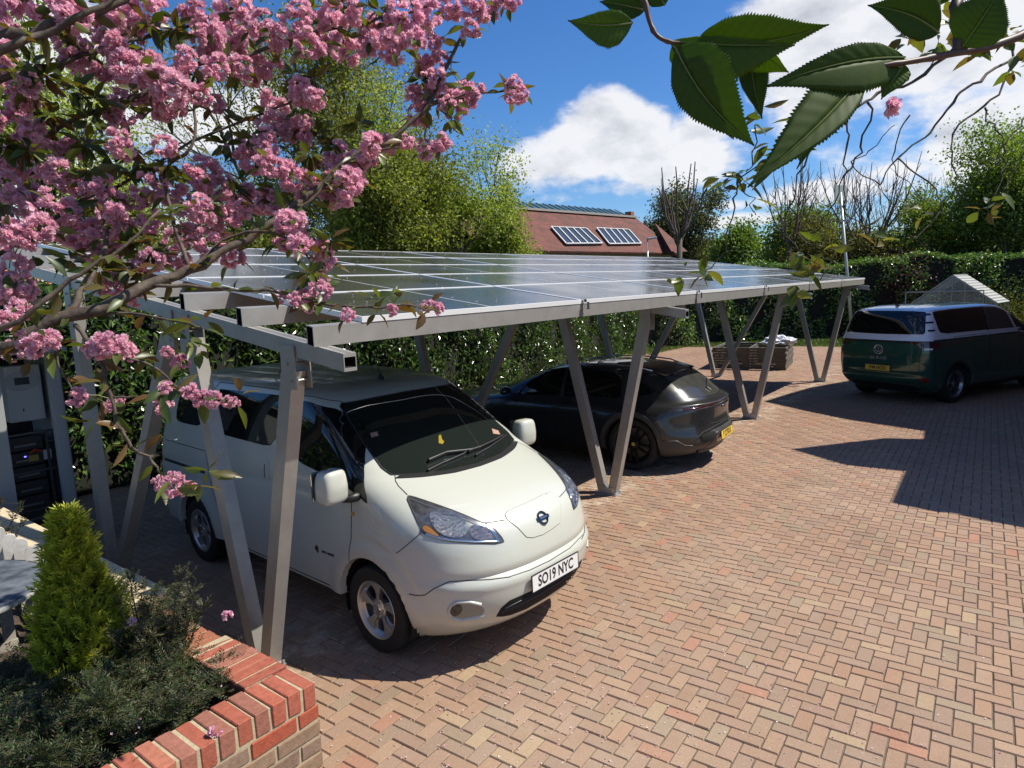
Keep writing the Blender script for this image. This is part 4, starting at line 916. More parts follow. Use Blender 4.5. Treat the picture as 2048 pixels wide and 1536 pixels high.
SK.patch('tailgate_window', [(-.80, 1.385), (-.82, 1.42), (-.77, 1.66), (-.745, 1.76), (-.71, 1.80), (-.5, 1.815), (0, 1.82), (.5, 1.815), (.71, 1.80), (.745, 1.76), (.77, 1.66), (.82, 1.42), (.80, 1.385), (0, 1.372)], glassd, mode='rear', off=.004)
SK.line('light_strip', [(-.62, 1.225), (0, 1.232), (.62, 1.225)], blackp, mode='rear', wd=.03, off=.004)
SK.line('tailgate_gap', [(-.80, 1.20), (-.80, .80), (-.77, .66), (-.68, .60), (0, .585), (.68, .60), (.77, .66), (.80, .80), (.80, 1.20)], linem, mode='rear', wd=.008)
SK.line('tailgate_fold', [(-.77, .80), (0, .795), (.77, .80)], linem, mode='rear', wd=.007)
SK.line('bumper_line', [(-.95, .45), (-.6, .43), (0, .425), (.6, .43), (.95, .45)], linem, mode='rear', wd=.008)
SK.patch('rear_valance', [(-.75, .34), (-.6, .385), (0, .39), (.6, .385), (.75, .34), (.6, .24), (-.6, .24)], blackp, mode='rear', off=.004)
h, n_, _, _ = SK.caster('rear')(0, 1.065); Mv = basis(h+n_*.002, Vector((0, -1, 0)), Vector((0, 0, 1)), Vector((-1, 0, 0)))
badge = mat('badge_silver', (.55, .57, .60), .25, .8)
m = MB(); m.lathe([(.098, 0), (.098, .008), (.091, .010), (.084, .008), (.084, 0)], 40, Mv)
def bar2(m, a, b_, t=.013):
    A = Vector((*a, .003)); B = Vector((*b_, .003)); d = (B-A).normalized(); s2 = Vector((-d.y, d.x, 0))*t/2; up_ = Vector((0, 0, .005))
    m.add([Mv @ q for q in (A-s2, B-s2, B+s2, A+s2, A-s2+up_, B-s2+up_, B+s2+up_, A+s2+up_)], [(4, 5, 6, 7), (0, 1, 5, 4), (1, 2, 6, 5), (2, 3, 7, 6), (3, 0, 4, 7)])
for a, b_ in (((-.035, .080), (0, .008)), ((.035, .080), (0, .008)), ((-.068, .052), (-.030, -.078)), ((-.030, -.078), (0, .002)), ((0, .002), (.030, -.078)), ((.030, -.078), (.068, .052))): bar2(m, a, b_)
m.build('badge', badge, vb)
h, n_, _, _ = SK.caster('rear')(0, .895)
lettering('model_lettering', 'ID. BUZZ', .070, badge, vb, basis(h+n_*.002, Vector((0, -1, 0)), Vector((0, 0, 1)), Vector((-1, 0, 0))), .002, 1.25)
plate(vb, Vector((-.992, 0, .70)), -1, .04, 'P44 HCN', yellow_plate)
m = MB(); h = SK.bvh.ray_cast(Vector((-.40, 0, 3)), Vector((0, 0, -1)))[0]
for (x0_, hh_, w2) in ((0, 0, 0),):
    m.add([h+Vector(q) for q in ((.09, 0, 0), (-.07, -.028, 0), (-.07, .028, 0), (-.06, 0, .075), (.0, 0, .03))], [(0, 4, 1), (0, 2, 4), (4, 3, 1), (4, 2, 3), (1, 3, 2), (0, 1, 2)])
m.build('aerial', blackp, vb, smooth=False)
alloyv = mat('alloy_two_tone', (.30, .31, .33), .3, .9)
for (x_, s_) in ((0, -1), (0, 1), (2.989, -1), (2.989, 1)): wheel(vb, x_, s_*.85, .37, .37, .262, .24, 5, 'fork', alloyv, out=s_)
arch_liner(vb, 0, .37, .41, .97, .36); arch_liner(vb, 2.989, .37, .41, .97, .36)
SK.patch('windscreen', [(-.80, 1.33), (-.74, 1.55), (-.68, 1.74), (-.60, 1.80), (0, 1.825), (.60, 1.80), (.68, 1.74), (.74, 1.55), (.80, 1.33), (0, 1.27)], glassd, mode='front', off=.003)
for s_ in (-1, 1):
    bm = bmesh.new(); bmesh.ops.create_icosphere(bm, subdivisions=3, radius=1)
    for v in bm.verts: v.co = Vector((v.co.x*.07, v.co.y*.11, v.co.z*.085))
    for f in bm.faces: f.smooth = True
    me = bpy.data.meshes.new('mirror_housing'); bm.to_mesh(me); bm.free(); me.materials.append(blackp); link('mirror_housing', me, vb, (2.15, s_*1.10, 1.36))
    m = MB(); m.tube([(2.15, s_*1.02, 1.32), (2.18, s_*.92, 1.30)], .02, 8); m.build('mirror_arm', blackp, vb, smooth=True)
# ================================================================ leaves, bricks, helpers for plants
rs = np.random.default_rng(11)
def unit(v): return v/np.maximum(np.linalg.norm(v, axis=-1, keepdims=True), 1e-9)
def leafquads(P, D, Nn, ln, wd, fold=.25, curl=.12):
    """one folded leaf per row: P base point, D along the leaf, Nn leaf normal, ln length, wd width. 6 verts, 4 tris as 2 quads"""
    P = np.asarray(P); D = unit(np.asarray(D)); S = unit(np.cross(D, Nn)); U = np.cross(S, D)
    ln = np.broadcast_to(np.asarray(ln, float).reshape(-1, 1), (len(P), 1)); wd = np.broadcast_to(np.asarray(wd, float).reshape(-1, 1), (len(P), 1))
    a = P; b = P+D*ln-U*ln*curl; m1 = P+D*ln*.45
    l1 = m1+S*wd*.5+U*wd*fold; r1 = m1-S*wd*.5+U*wd*fold
    V = np.stack([a, l1, b, r1, m1*1.0+D*0], 1)
    V = np.stack([a, l1, b, r1, (a+b)/2-U*0], 1)
    n = len(P); base = (np.arange(n)*5)[:, None]
    F = np.concatenate([base+np.array([[0, 4, 1]]), base+np.array([[4, 2, 1]]), base+np.array([[0, 3, 4]]), base+np.array([[4, 3, 2]])], 0)
    return V.reshape(-1, 3), F
def leafmesh(name, P, D, Nn, ln, wd, cols, m, fold=.25, curl=.12):
    V, F = leafquads(P, D, Nn, ln, wd, fold, curl); return npmesh(name, V, F, m, cols=np.tile(cols, (4, 1)))
def palette(n, cols, pr=None, var=.15):
    cols = np.array(cols); i = rs.choice(len(cols), n, p=pr); return cols[i]*rs.uniform(1-var, 1+var, (n, 1))
def sph(n): return unit(rs.normal(size=(n, 3)))
# ---------------------------------------------------------------- red brick planter wall
def brick_mats():
    return mat('brick', (.4, .12, .06), .85, tint=True, spec=.25, noise=(38, .55, (.5, .48, .46)), bump=(90, .5, .004)), mat('mortar', (.46, .395, .245), .95, noise=(30, .7, (.28, .24, .16)), bump=(140, .6, .004))
bkm, mom = brick_mats()
def bricks_mesh(name, boxes, cols, parent):
    V = []; F = []; C = []
    for (x0, x1, y0, y1, z0, z1), c in zip(boxes, cols):
        k = len(V); b = .004; j = rs.normal(0, .0012, (8, 3)); e = 0
        vs = []
        for sx_, xx in ((0, (x0, x1)), ):
            pass
        ins = []
        for z, zb in ((z0, 0), (z1, 1)):
            for (x, y, dx, dy) in ((x0, y0, 1, 1), (x1, y0, -1, 1), (x1, y1, -1, -1), (x0, y1, 1, -1)):
                ins.append((x, y, z, dx, dy, -1 if zb else 1))
        # 24-vertex chamfered block
        idx = {}
        for ci, (x, y, z, dx, dy, dz) in enumerate(ins):
            jj = j[ci]
            for ax in range(3):
                o = [dx*b, dy*b, dz*b]; o[ax] = 0
                idx[(ci, ax)] = k+len(vs); vs.append((x+o[0]+jj[0], y+o[1]+jj[1], z+o[2]+jj[2]))
        V += vs
        q = []
        q.append([idx[(i, 2)] for i in (4, 5, 6, 7)]); q.append([idx[(i, 2)] for i in (3, 2, 1, 0)])
        q.append([idx[(i, 1)] for i in (0, 1, 5, 4)]); q.append([idx[(i, 1)] for i in (2, 3, 7, 6)])
        q.append([idx[(i, 0)] for i in (1, 2, 6, 5)]); q.append([idx[(i, 0)] for i in (3, 0, 4, 7)])
        for (a, c2) in ((0, 1), (1, 2), (2, 3), (3, 0)):
            axs = 1 if a in (0, 2) else 0
            q.append([idx[(a, 2)], idx[(c2, 2)], idx[(c2, axs)], idx[(a, axs)]][::-1]); q.append([idx[(a+4, 2)], idx[(c2+4, 2)], idx[(c2+4, axs)], idx[(a+4, axs)]])
        for a in range(4): q.append([idx[(a, 0)], idx[(a, 1)], idx[(a+4, 1)], idx[(a+4, 0)]])
        F += q; C += [c]*len(q)
    me = npmesh(name, V, F, bkm, cols=np.array(C)); return link(name, me, parent)
def brickcol(n, soldier=False):
    if soldier: return palette(n, [(.40, .12, .075), (.36, .11, .07), (.31, .13, .09), (.40, .15, .095)], var=.12)
    return palette(n, [(.40, .10, .055), (.30, .20, .13), (.27, .19, .13), (.33, .22, .16), (.25, .17, .12), (.38, .15, .09)], [.2, .2, .2, .15, .15, .1], .12)
def brick_wall(root, x0, x1, y0, y1, ztop, along, faces=2, worn=False):
    """headers on edge along the top, stretcher courses below; along = 'x' or 'y'"""
    B = []; C = []
    lo, hi = (x0, x1) if along == 'x' else (y0, y1)
    n = int((hi-lo)/.0755); p = (hi-lo)/n
    for i in range(n):
        a, b = lo+i*p+.0065, lo+(i+1)*p-.0065; dz = rs.normal(0, .003)
        B.append((a, b, y0+rs.normal(0, .002), y1, ztop-.102+dz, ztop+dz) if along == 'x' else (x0, x1, a, b, ztop-.102+dz, ztop+dz))
    C += list(palette(n, [(.34, .19, .11), (.38, .24, .14), (.30, .17, .1), (.36, .14, .08)]) if worn else brickcol(n, True))
    z = ztop-.102-.010; row = 0
    while z > -.02:
        zb = z-.065; off = (0 if row % 2 else .1125)+.0; t = hi-off+.2255
        while t > lo:
            a, b = max(lo, t-.215), min(hi, t)
            if b-a > .03:
                for side in range(faces):
                    if along == 'x': B.append((a, b, y0 if side == 0 else y1-.1, y0+.1 if side == 0 else y1, zb, z))
                    else: B.append((x0 if side == 0 else x1-.1, x0+.1 if side == 0 else x1, a, b, zb, z))
                    C.append(brickcol(1)[0])
            t -= .2255
        z = zb-.011; row += 1
    bricks_mesh('bricks', B, C, root)
    m = MB(); m.box(x0+.006, x1-.006, y0+.006, y1-.006, -.02, ztop-.007); m.build('mortar', mom, root)
WZ = .805
bw = thing('brick_planter_wall', 'red brick planter wall with bricks on edge along the top, ending at the yard', 'wall', (0, 0, 0))
brick_wall(bw, -3.4, -1.10, -.345+.21, .075, WZ, 'x')
# side return of the same wall along the yard
bw2 = thing('brick_side_wall', 'low brick side wall between the dark shrubs and the near carport legs', 'wall', (0, 0, 0))
brick_wall(bw2, -1.315, -1.10, .085, .62, WZ-.0, 'y')
brick_wall(bw2, -1.315, -1.102, .63, 1.36, WZ-.03, 'y', worn=True)
# rendered wall with cream coping slabs further back
cpm = mat('cream_coping', (.60, .50, .33), .85, noise=(7, .6, (.42, .34, .21)), bump=(60, .5, .004))
ws_ = thing('coping_wall', 'low wall topped with cream stone coping slabs beside the equipment cabinet', 'wall', (0, 0, 0))
m = MB(); m.box(-1.30, -1.08, 1.38, 6.4, -.02, .762); m.build('wall_body', mom, ws_)
yy = 1.38
while yy < 6.3:
    m = MB(); m.box(-1.36, -1.02, yy+.004, yy+.596, .765+rs.normal(0, .001), .812+rs.normal(0, .0015)); m.build('coping_slab', cpm, ws_, bevel=.006); yy += .60
# lower brick edging at the left
bl = thing('low_brick_edging', 'short sandy brick edging at the foot of the white picket fence', 'wall', (0, 0, 0))
B = []; a0 = atz(-30, 1400, .74); b0 = atz(60, 1345, .74)
for i in range(5):
    q = a0.lerp(b0, i/5); B.append((q.x, q.x+.21, q.y-.02, q.y+.075, .62, .735))
    B.append((q.x, q.x+.21, q.y-.02, q.y+.075, .54, .612))
bricks_mesh('bricks', B, palette(len(B), [(.38, .22, .13), (.42, .28, .17), (.33, .17, .1)]), bl)
# ---------------------------------------------------------------- planting bed
def soil_mesh():
    n = 60; X, Y = np.meshgrid(np.linspace(-4.2, -1.12, n), np.linspace(.06, 7.0, n*2), indexing='ij')
    Z = .675+.035*np.sin(X*5+Y*3)+.03*np.sin(Y*7.3-X*2)+rs.normal(0, .006, X.shape)
    V = np.stack([X, Y, Z], -1).reshape(-1, 3); i = np.arange(n*n*2).reshape(n, n*2)
    F = np.stack([i[:-1, :-1], i[1:, :-1], i[1:, 1:], i[:-1, 1:]], -1).reshape(-1, 4); return npmesh('soil', V, F, mat('garden_soil', (.045, .032, .02), .95, noise=(40, .8, (.12, .09, .06)), bump=(70, 1, .02)), smooth=True)
tag(link('soil', soil_mesh()), 'dark soil in the raised planting bed behind the brick wall', 'soil', kind='structure')
yewm = leafmat('yew_leaf', .5, .25); twm = mat('twig_bark', (.10, .07, .045), .9)
def shrub(name, label, c, rad, h, nstems, cols, llen, lwid, per=26, group=None, upright=.5, seedp=0, spray=1.0, m=yewm, z0=.66):
    """stems with a row of small needles along each side shoot"""
    root = thing(name, label, 'shrub', (c[0], c[1], z0), 0, group)
    st = MB(); P = []; D = []; Nn = []
    for k in range(nstems):
        a = rs.uniform(0, 2*math.pi); r0 = rad*math.sqrt(rs.uniform(0, 1)); ln = h*rs.uniform(.55, 1.1)*(1-.35*(r0/rad))
        base = np.array([r0*.35*math.cos(a), r0*.35*math.sin(a), 0]); tip = np.array([r0*math.cos(a), r0*math.sin(a), ln])
        mid = (base+tip)/2+np.array([0, 0, ln*.12])+rs.normal(0, .02, 3)
        pts = [base*(1-t)**2+2*mid*t*(1-t)+tip*t*t for t in np.linspace(0, 1, 6)]
        st.tube([Vector(p) for p in pts], [.006*(1-.8*t) for t in np.linspace(0, 1, 6)], 4)
        for j in range(per):
            t = rs.uniform(.15, 1); p = base*(1-t)**2+2*mid*t*(1-t)+tip*t*t
            d = unit(np.array([rs.normal(), rs.normal(), rs.normal()*.5+upright])); sl = .10*spray*rs.uniform(.5, 1.2)
            nn_ = 9; ts = np.linspace(.1, 1, nn_)[:, None]; q = p+d*sl*ts
            sd = unit(np.cross(d, [0, 0, 1.0])+rs.normal(0, .1, 3))
            for sg in (-1, 1):
                P.append(q); D.append(np.tile(d*.55+sd*sg, (nn_, 1))+rs.normal(0, .15, (nn_, 3))); Nn.append(np.tile(np.cross(d, sd), (nn_, 1))+rs.normal(0, .2, (nn_, 3)))
    P = np.concatenate(P); D = np.concatenate(D); Nn = np.concatenate(Nn)
    me = leafmesh('foliage', P, D, Nn, llen*1.25*rs.uniform(.7, 1.3, len(P)), lwid*1.2, palette(len(P), cols, var=.3), m, .1, .1)
    link('foliage', me, root); st.build('stems', twm, root); return root
DG = [(.03, .055, .016), (.045, .075, .02), (.02, .036, .012), (.075, .085, .025), (.09, .065, .03)]
GW = 'dark evergreen shrubs in the raised bed'
shr = [((-1.62, .42), .42, .26, 'spreading dark yew-like shrub just behind the nearest stretch of brick wall'),
       ((-2.15, .50), .48, .30, 'dark low shrub at the lower left corner beyond the brick wall'),
       ((-1.34, 1.05), .26, .36, 'dark bushy shrub between the golden conifer and the near carport legs'),
       ((-1.38, 1.60), .26, .40, 'small dark shrub growing up against the cream coping'),
       ((-2.45, 1.05), .42, .25, 'dark shrub at the left edge in front of the picket fence'),
       ((-1.95, .92), .36, .22, 'dark low shrub at the foot of the golden conifer')]
for i, (c, r_, h_, lb) in enumerate(shr): shrub('evergreen_shrub', lb, c, r_, h_, int(46*r_/.4), DG, .016, .0045, 26, GW)
tall = shrub('upright_shrub', 'taller wispy shrub with pale new shoots standing in front of the sunlit carport leg', (-1.36, .78), .22, .62, 20, [(.05, .06, .02), (.09, .085, .035), (.03, .035, .014), (.12, .11, .05)], .017, .006, 14, None, .9, spray=.8)
shrub('upright_shrub', 'thin twiggy shrub in front of the equipment cabinet and cream coping', (-1.55, 3.3), .40, .60, 22, [(.03, .03, .015), (.05, .05, .02), (.02, .025, .01)], .02, .007, 10, None, .8, spray=.9)
shrub('upright_shrub', 'dark twiggy shrub at the left edge behind the picket fence', (-1.95, 3.4), .38, .60, 20, [(.03, .03, .015), (.05, .045, .02), (.02, .025, .01)], .02, .007, 10, None, .8, spray=.9)
# golden conifer: upright fans of scale leaves
def conifer(c, h, r_):
    root = thing('golden_conifer', 'bushy golden green conifer with feathery sprays beside the round table', 'conifer', (c[0], c[1], .64))
    n = 2300; P = []; D = []; Nn = []; C = []
    for k in range(n):
        a0_ = rs.uniform(0, 2*math.pi); t = rs.uniform(0, 1)**.8; z = t*h; rr = r_*(math.sin(min(1, (t*1.25+.22))*math.pi*.62+.35))*(1-t**2.3)*1.08
        rr *= 1+.13*math.sin(9*t+5*a0_)+.10*math.sin(23*t-7*a0_); a = a0_; q = rs.uniform(.62, 1.05)
        p0 = np.array([rr*q*math.cos(a), rr*q*math.sin(a), z]); d = unit(np.array([math.cos(a)*.55, math.sin(a)*.55, 1.0])+rs.normal(0, .22, 3)); sl = rs.uniform(.05, .095)
        side = unit(np.cross(d, np.array([math.cos(a), math.sin(a), 0])+rs.normal(0, .5, 3)))
        m_ = 6; ts = np.linspace(0, 1, m_)[:, None]; q0 = p0+d*sl*ts
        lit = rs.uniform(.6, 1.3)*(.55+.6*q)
        for sg in (-1, 0, 1):
            P.append(q0); D.append(np.tile(d+side*sg*.85, (m_, 1))+rs.normal(0, .12, (m_, 3))); Nn.append(np.tile(np.cross(d, side), (m_, 1))+rs.normal(0, .3, (m_, 3)))
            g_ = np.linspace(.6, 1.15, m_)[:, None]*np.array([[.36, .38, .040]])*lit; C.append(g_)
    P = np.concatenate(P); me = leafmesh('foliage', P, np.concatenate(D), np.concatenate(Nn), rs.uniform(.02, .042, len(P)), .0075, np.concatenate(C), leafmat('conifer_leaf', .55, .35, gain=(1.4, 1.4, .4)), .05, .05)
    link('foliage', me, root)
    # inner mass of older brown-green scales
    n = 9000; t = rs.uniform(0, 1, n); a = rs.uniform(0, 2*math.pi, n); rr = r_*.82*np.sin(np.minimum(1, t*1.25+.22)*math.pi*.62+.35)*(1-t**3.2)*np.sqrt(rs.uniform(.3, 1, n))
    P = np.stack([rr*np.cos(a), rr*np.sin(a), t*h*.96], 1); me = leafmesh('inner_foliage', P, sph(n)+[0, 0, .8], sph(n), .04, .012, palette(n, [(.03, .045, .012), (.05, .055, .015), (.04, .03, .015)]), leafmat('conifer_leaf', .55, .35))
    link('inner_foliage', me, root)
    m = MB(); m.tube([(0, 0, -.05), (.01, 0, h*.5), (0, 0, h*.9)], [.03, .02, .005], 7); m.build('trunk', twm, root)
cb = atz(158, 1400, .72)
conifer((-1.62, .98), .84, .165)
# round garden table at the left edge
tb = thing('round_table', 'weathered grey round garden table top at the left edge, scattered with petals', 'table', (0, 0, 0))
tcx, tcy, tz = -1.99, 1.81, 1.05
m = MB(); Mt = Matrix.Translation((tcx, tcy, tz)); m.lathe([(.001, .0), (.43, .0), (.475, -.002), (.485, -.012), (.485, -.028), (.47, -.036), (.001, -.036)], 64, Mt)
m.build('table_top', mat('weathered_slate', (.045, .055, .07), .85, noise=(9, .8, (.17, .19, .21)), bump=(20, .5, .004), spec=.08), tb, smooth=True, angle=30)
m = MB(); m.lathe([(.487, -.004), (.492, -.016), (.487, -.030)], 64, Mt); m.build('table_rim', mat('rim_grey', (.30, .31, .30), .6, noise=(20, .7, (.5, .5, .47))), tb, smooth=True)
m = MB(); m.tube([(tcx, tcy, .66), (tcx, tcy, tz-.036)], .03, 10)
for k in range(3): a = 2*math.pi*k/3+.5; m.tube([(tcx, tcy, .80), (tcx+.2*math.cos(a), tcy+.2*math.sin(a), .72), (tcx+.26*math.cos(a), tcy+.26*math.sin(a), .66)], .014, 6)
m.build('pedestal', blackp, tb, smooth=True)
# white picket fence
pf = thing('picket_fence', 'low white picket fence with rounded tops behind the round table', 'fence', (0, 0, 0))
pkm = mat('chalky_white_paint', (.62, .60, .55), .7, noise=(14, .6, (.34, .31, .26)), bump=(70, .3, .003))
fa = Vector((-1.50, 1.56, 0)); fb = Vector((-1.50, 3.0, 0))
for k in range(8):
    q = fa.lerp(fb, k/7); hgt = 1.12+rs.normal(0, .006); M = Matrix.Translation((q.x, q.y, 0)) @ Matrix.Rotation(-.30+rs.normal(0, .03), 4, 'Z')
    m = MB(); n = 8; w2 = .036; vs = [(-w2, -.009, .55), (w2, -.009, .55)]+[(w2*math.cos(t), -.009, hgt-.03+.035*math.sin(t)) for t in np.linspace(0, math.pi, n)]
    m.add([M @ Vector(v) for v in vs]+[M @ Vector((v[0], .009, v[2])) for v in vs], [tuple(range(n+2)), tuple(range(2*n+3, n+1, -1))]+[(i, i+n+2, (i+1) % (n+2)+n+2, (i+1) % (n+2)) for i in range(n+2)])
    m.build('picket', pkm, pf)
for z_ in (.78, .98):
    m = MB(); m.prism(fa+Vector((.03, .03, z_)), fb+Vector((.03, .03, z_)), .025, .05); m.build('rail', pkm, pf)
# pickets seen below the table edge, nearer
pf2 = thing('picket_screen', 'short greyed picket screen under the edge of the round table', 'fence', (0, 0, 0))
pk2 = mat('worn_grey_paint', (.36, .33, .27), .8, noise=(18, .7, (.16, .13, .1)), bump=(70, .4, .004))
for k in range(7):
    x_ = -2.28+k*.088; y_ = 1.56+(k-3)*.012; m = MB(); m.box(x_-.027, x_+.027, y_-.01, y_+.01, .62, .97+rs.normal(0, .006)); m.build('picket', pk2, pf2, bevel=.005)
m = MB(); m.box(-2.32, -1.72, 1.58, 1.60, .72, .77); m.build('rail', pk2, pf2)
# ---------------------------------------------------------------- equipment cabinet
cab = thing('equipment_cabinet', 'open white framed cabinet standing behind the coping wall at the left', 'cabinet', (0, 0, 0))
cy0 = 4.9
def cz(u, v): return aty(u, v, cy0)
xl = cz(0, 900).x-.55; xr = cz(142, 900).x; ztp = cz(120, 702).z; xpi = cz(116, 900).x
cw = mat('cabinet_white', (.30, .31, .30), .5, noise=(3, .4, (.38, .38, .36)))
m = MB(); m.box(xpi, xr, cy0, cy0+.06, .02, ztp); m.box(xpi+.012, xr-.012, cy0-.012, cy0, .05, ztp-.06); m.build('front_post', cw, cab, bevel=.003)
m = MB(); m.box(xl, xr, cy0+.9, cy0+.93, .02, ztp-.02); m.build('back_panel', mat('cabinet_dark', (.02, .02, .02), .7), cab)
m = MB(); m.box(xr-.03, xr, cy0+.06, cy0+.93, .02, ztp-.02); m.build('side_panel', cw, cab)
m = MB(); m.box(xl-.02, xr+.05, cy0-.08, cy0+.98, ztp, ztp+.035); m.build('cabinet_roof', cw, cab, bevel=.004)
m = MB(); m.box(xl, xr, cy0, cy0+.93, .0, .05); m.build('cabinet_base', cw, cab)
dx0 = cz(-6, 900).x; dx1 = cz(17, 900).x
m = MB(); m.box(dx0, dx1, cy0-.05, cy0-.015, .10, cz(10, 745).z); m.box(dx0-.45, dx0, cy0-.05, cy0-.02, .10, cz(10, 745).z); m.build('cabinet_door', cw, cab, bevel=.003)
inv = thing('inverter', 'white wall hung inverter box with a small dark display inside the cabinet', 'inverter', (0, 0, 0))
ix0, ix1, iz0, iz1 = cz(18, 800).x, cz(87, 800).x, cz(50, 846).z, cz(50, 728).z
yi = cy0+.30; sc_ = (yi-CAM[1])/(cy0-CAM[1])
def ci(u, v): return aty(u, v, yi)
ix0, ix1, iz0, iz1 = ci(16, 800).x, ci(88, 800).x, ci(50, 843).z, ci(50, 730).z
m = MB(); m.box(ix0, ix1, yi, yi+.2, iz0, iz1); m.build('casing', mat('inverter_white', (.45, .46, .45), .4), inv, bevel=.012)
dc = ci(43, 762)
m = MB(); m.lathe([(.001, .0), (.145, .0), (.15, -.004)], 28, Matrix.Translation((dc.x, yi-.006, dc.z)) @ Matrix.Rotation(R(90), 4, 'X') @ Matrix.Diagonal((1, .62, 1, 1))); m.build('display_bezel', mat('bezel_grey', (.38, .39, .38), .5), inv)
m = MB(); m.box(dc.x-.06, dc.x+.06, yi-.012, yi-.004, dc.z-.035, dc.z+.035); m.build('display', mat('display_dark', (.02, .03, .028), .1), inv)
m = MB(); m.box(dc.x-.02, dc.x-.012, yi-.008, yi, dc.z-.30, dc.z-.27); m.box(dc.x+.17, dc.x+.178, yi-.008, yi, dc.z-.29, dc.z-.26); m.build('indicator', blackp, inv)
rk = thing('battery_rack', 'black rack of battery modules with a blue status light below the inverter', 'rack', (0, 0, 0))
rx0, rx1 = ci(12, 900).x, ci(96, 900).x; rz1 = ci(50, 868).z
m = MB()
for xx in (rx0, rx1, ci(112, 900).x):
    m.box(xx-.012, xx+.012, yi-.01, yi+.015, .1, rz1)
for zz_ in np.linspace(.12, rz1, 4): m.box(rx0, ci(112, 900).x, yi-.005, yi+.010, zz_-.01, zz_+.01)
for zz_ in np.linspace(.3, rz1-.1, 4): m.box(rx1, ci(112, 900).x, yi-.008, yi+.4, zz_-.012, zz_+.0)
m.build('rack_frame', mat('rack_steel', (.10, .10, .105), .4, .7), rk)
zt_ = rz1-.03; k = 0
while zt_ > .25:
    m = MB(); m.box(rx0+.03, rx1-.03, yi+.01, yi+.5, zt_-.135, zt_); mo = m.build('battery_module', mat('module_black', (.018, .018, .02), .4), rk, bevel=.004)
    m = MB(); m.box(rx0+.07, rx0+.25, yi+.002, yi+.009, zt_-.095, zt_-.075); m.build('handle', mat('handle_grey', (.16, .17, .18), .4, .5), mo)
    if k == 1:
        m = MB(); m.box(rx0+.14, rx0+.155, yi+.0, yi+.008, zt_-.05, zt_-.04); m.build('status_light', mat('blue_led', (.05, .05, .6), .3, emit=((.12, .12, 1.0), 4.0)), mo)
        m = MB(); m.box(rx0+.30, rx0+.37, yi-.002, yi+.008, zt_-.11, zt_-.01); m.build('label_sheet', mat('label_white', (.4, .4, .38), .6), mo)
        m = MB(); m.tube([(rx1-.16, yi-.01, zt_-.02), (rx1-.12, yi-.05, zt_+.02), (rx1-.07, yi-.03, zt_-.01)], .012, 6); m.build('cable', mat('cable_orange', (.35, .05, .015), .4), mo)
        m = MB(); m.box(rx1-.17, rx1-.09, yi-.01, yi+.008, zt_-.10, zt_-.04); m.build('isolator', mat('isolator_yellow', (.35, .26, .05), .5), mo)
    zt_ -= .15; k += 1
# ---------------------------------------------------------------- laurel hedge
laurelm = leafmat('laurel_leaf', .22, .22, .6, gain=(1.5, 1.7, .35))
def hedge(name, label, line, h0, h1, thick, dens, cols, ll, lw, m=laurelm, lump=.12, topwave=.12):
    root = thing(name, label, 'hedge', (0, 0, 0)); line = np.array(line, float); seg = np.linalg.norm(np.diff(line, axis=0), axis=1); tot = seg.sum(); cum = np.concatenate([[0], np.cumsum(seg)])
    def pos(s_):
        i = np.clip(np.searchsorted(cum, s_)-1, 0, len(seg)-1); t = ((s_-cum[i])/seg[i])[:, None]; return line[i]*(1-t)+line[i+1]*t, unit(line[i+1]-line[i])
    hh = lambda s_: h0+(h1-h0)*s_/tot+topwave*np.sin(s_*1.1)+topwave*.6*np.sin(s_*2.9+1)
    nf_ = int(tot*(h0+h1)/2*dens); nt_ = int(tot*thick*dens)
    s1 = rs.uniform(0, tot, nf_); z1 = rs.uniform(0, 1, nf_)**.92*hh(s1); p, d = pos(s1); nrm = np.stack([d[:, 1], -d[:, 0]], 1)
    lumpv = lump*(np.sin(s1*2.3+z1*1.7)+np.sin(s1*5.1-z1*3.3)*.6)+rs.normal(0, .07, nf_)
    P1 = np.concatenate([p+nrm*lumpv[:, None], z1[:, None]], 1); N1 = np.concatenate([nrm, np.full((nf_, 1), .6)], 1)+rs.normal(0, .8, (nf_, 3))
    s2 = rs.uniform(0, tot, nt_); p, d = pos(s2); nrm2 = np.stack([d[:, 1], -d[:, 0]], 1); P2 = np.concatenate([p-nrm2*rs.uniform(0, thick, (nt_, 1)), (hh(s2)+rs.normal(0, .06, nt_))[:, None]], 1); N2 = np.array([[0, 0, 1.0]])+rs.normal(0, .6, (nt_, 3))
    P = np.concatenate([P1, P2]); Nn = unit(np.concatenate([N1, N2])); D = np.cross(Nn, sph(len(P))); D[:, 2] -= .1
    link('foliage', leafmesh('foliage', P, D, Nn, ll*rs.uniform(.6, 1.25, len(P)), lw*rs.uniform(.7, 1.2, len(P)), palette(len(P), cols, var=.3), m, .18, .15), root)
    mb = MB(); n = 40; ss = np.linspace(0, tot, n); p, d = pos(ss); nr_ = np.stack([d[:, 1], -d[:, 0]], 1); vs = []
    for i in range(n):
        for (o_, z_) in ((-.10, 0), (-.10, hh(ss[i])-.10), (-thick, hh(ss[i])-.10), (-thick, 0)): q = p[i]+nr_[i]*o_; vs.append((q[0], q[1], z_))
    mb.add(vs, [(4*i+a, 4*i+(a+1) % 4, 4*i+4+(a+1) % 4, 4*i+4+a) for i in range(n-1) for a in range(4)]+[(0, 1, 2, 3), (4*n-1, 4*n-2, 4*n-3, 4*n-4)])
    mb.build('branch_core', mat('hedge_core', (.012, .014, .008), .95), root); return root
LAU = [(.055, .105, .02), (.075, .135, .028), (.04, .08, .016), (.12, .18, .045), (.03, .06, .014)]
hedge('laurel_hedge', 'long glossy laurel hedge running behind the carport', [(-6.5, 6.9), (2, 7.3), (10, 7.9), (17, 8.9), (21.5, 9.6)], 2.62, 2.72, 1.3, 430, LAU, .125, .052)
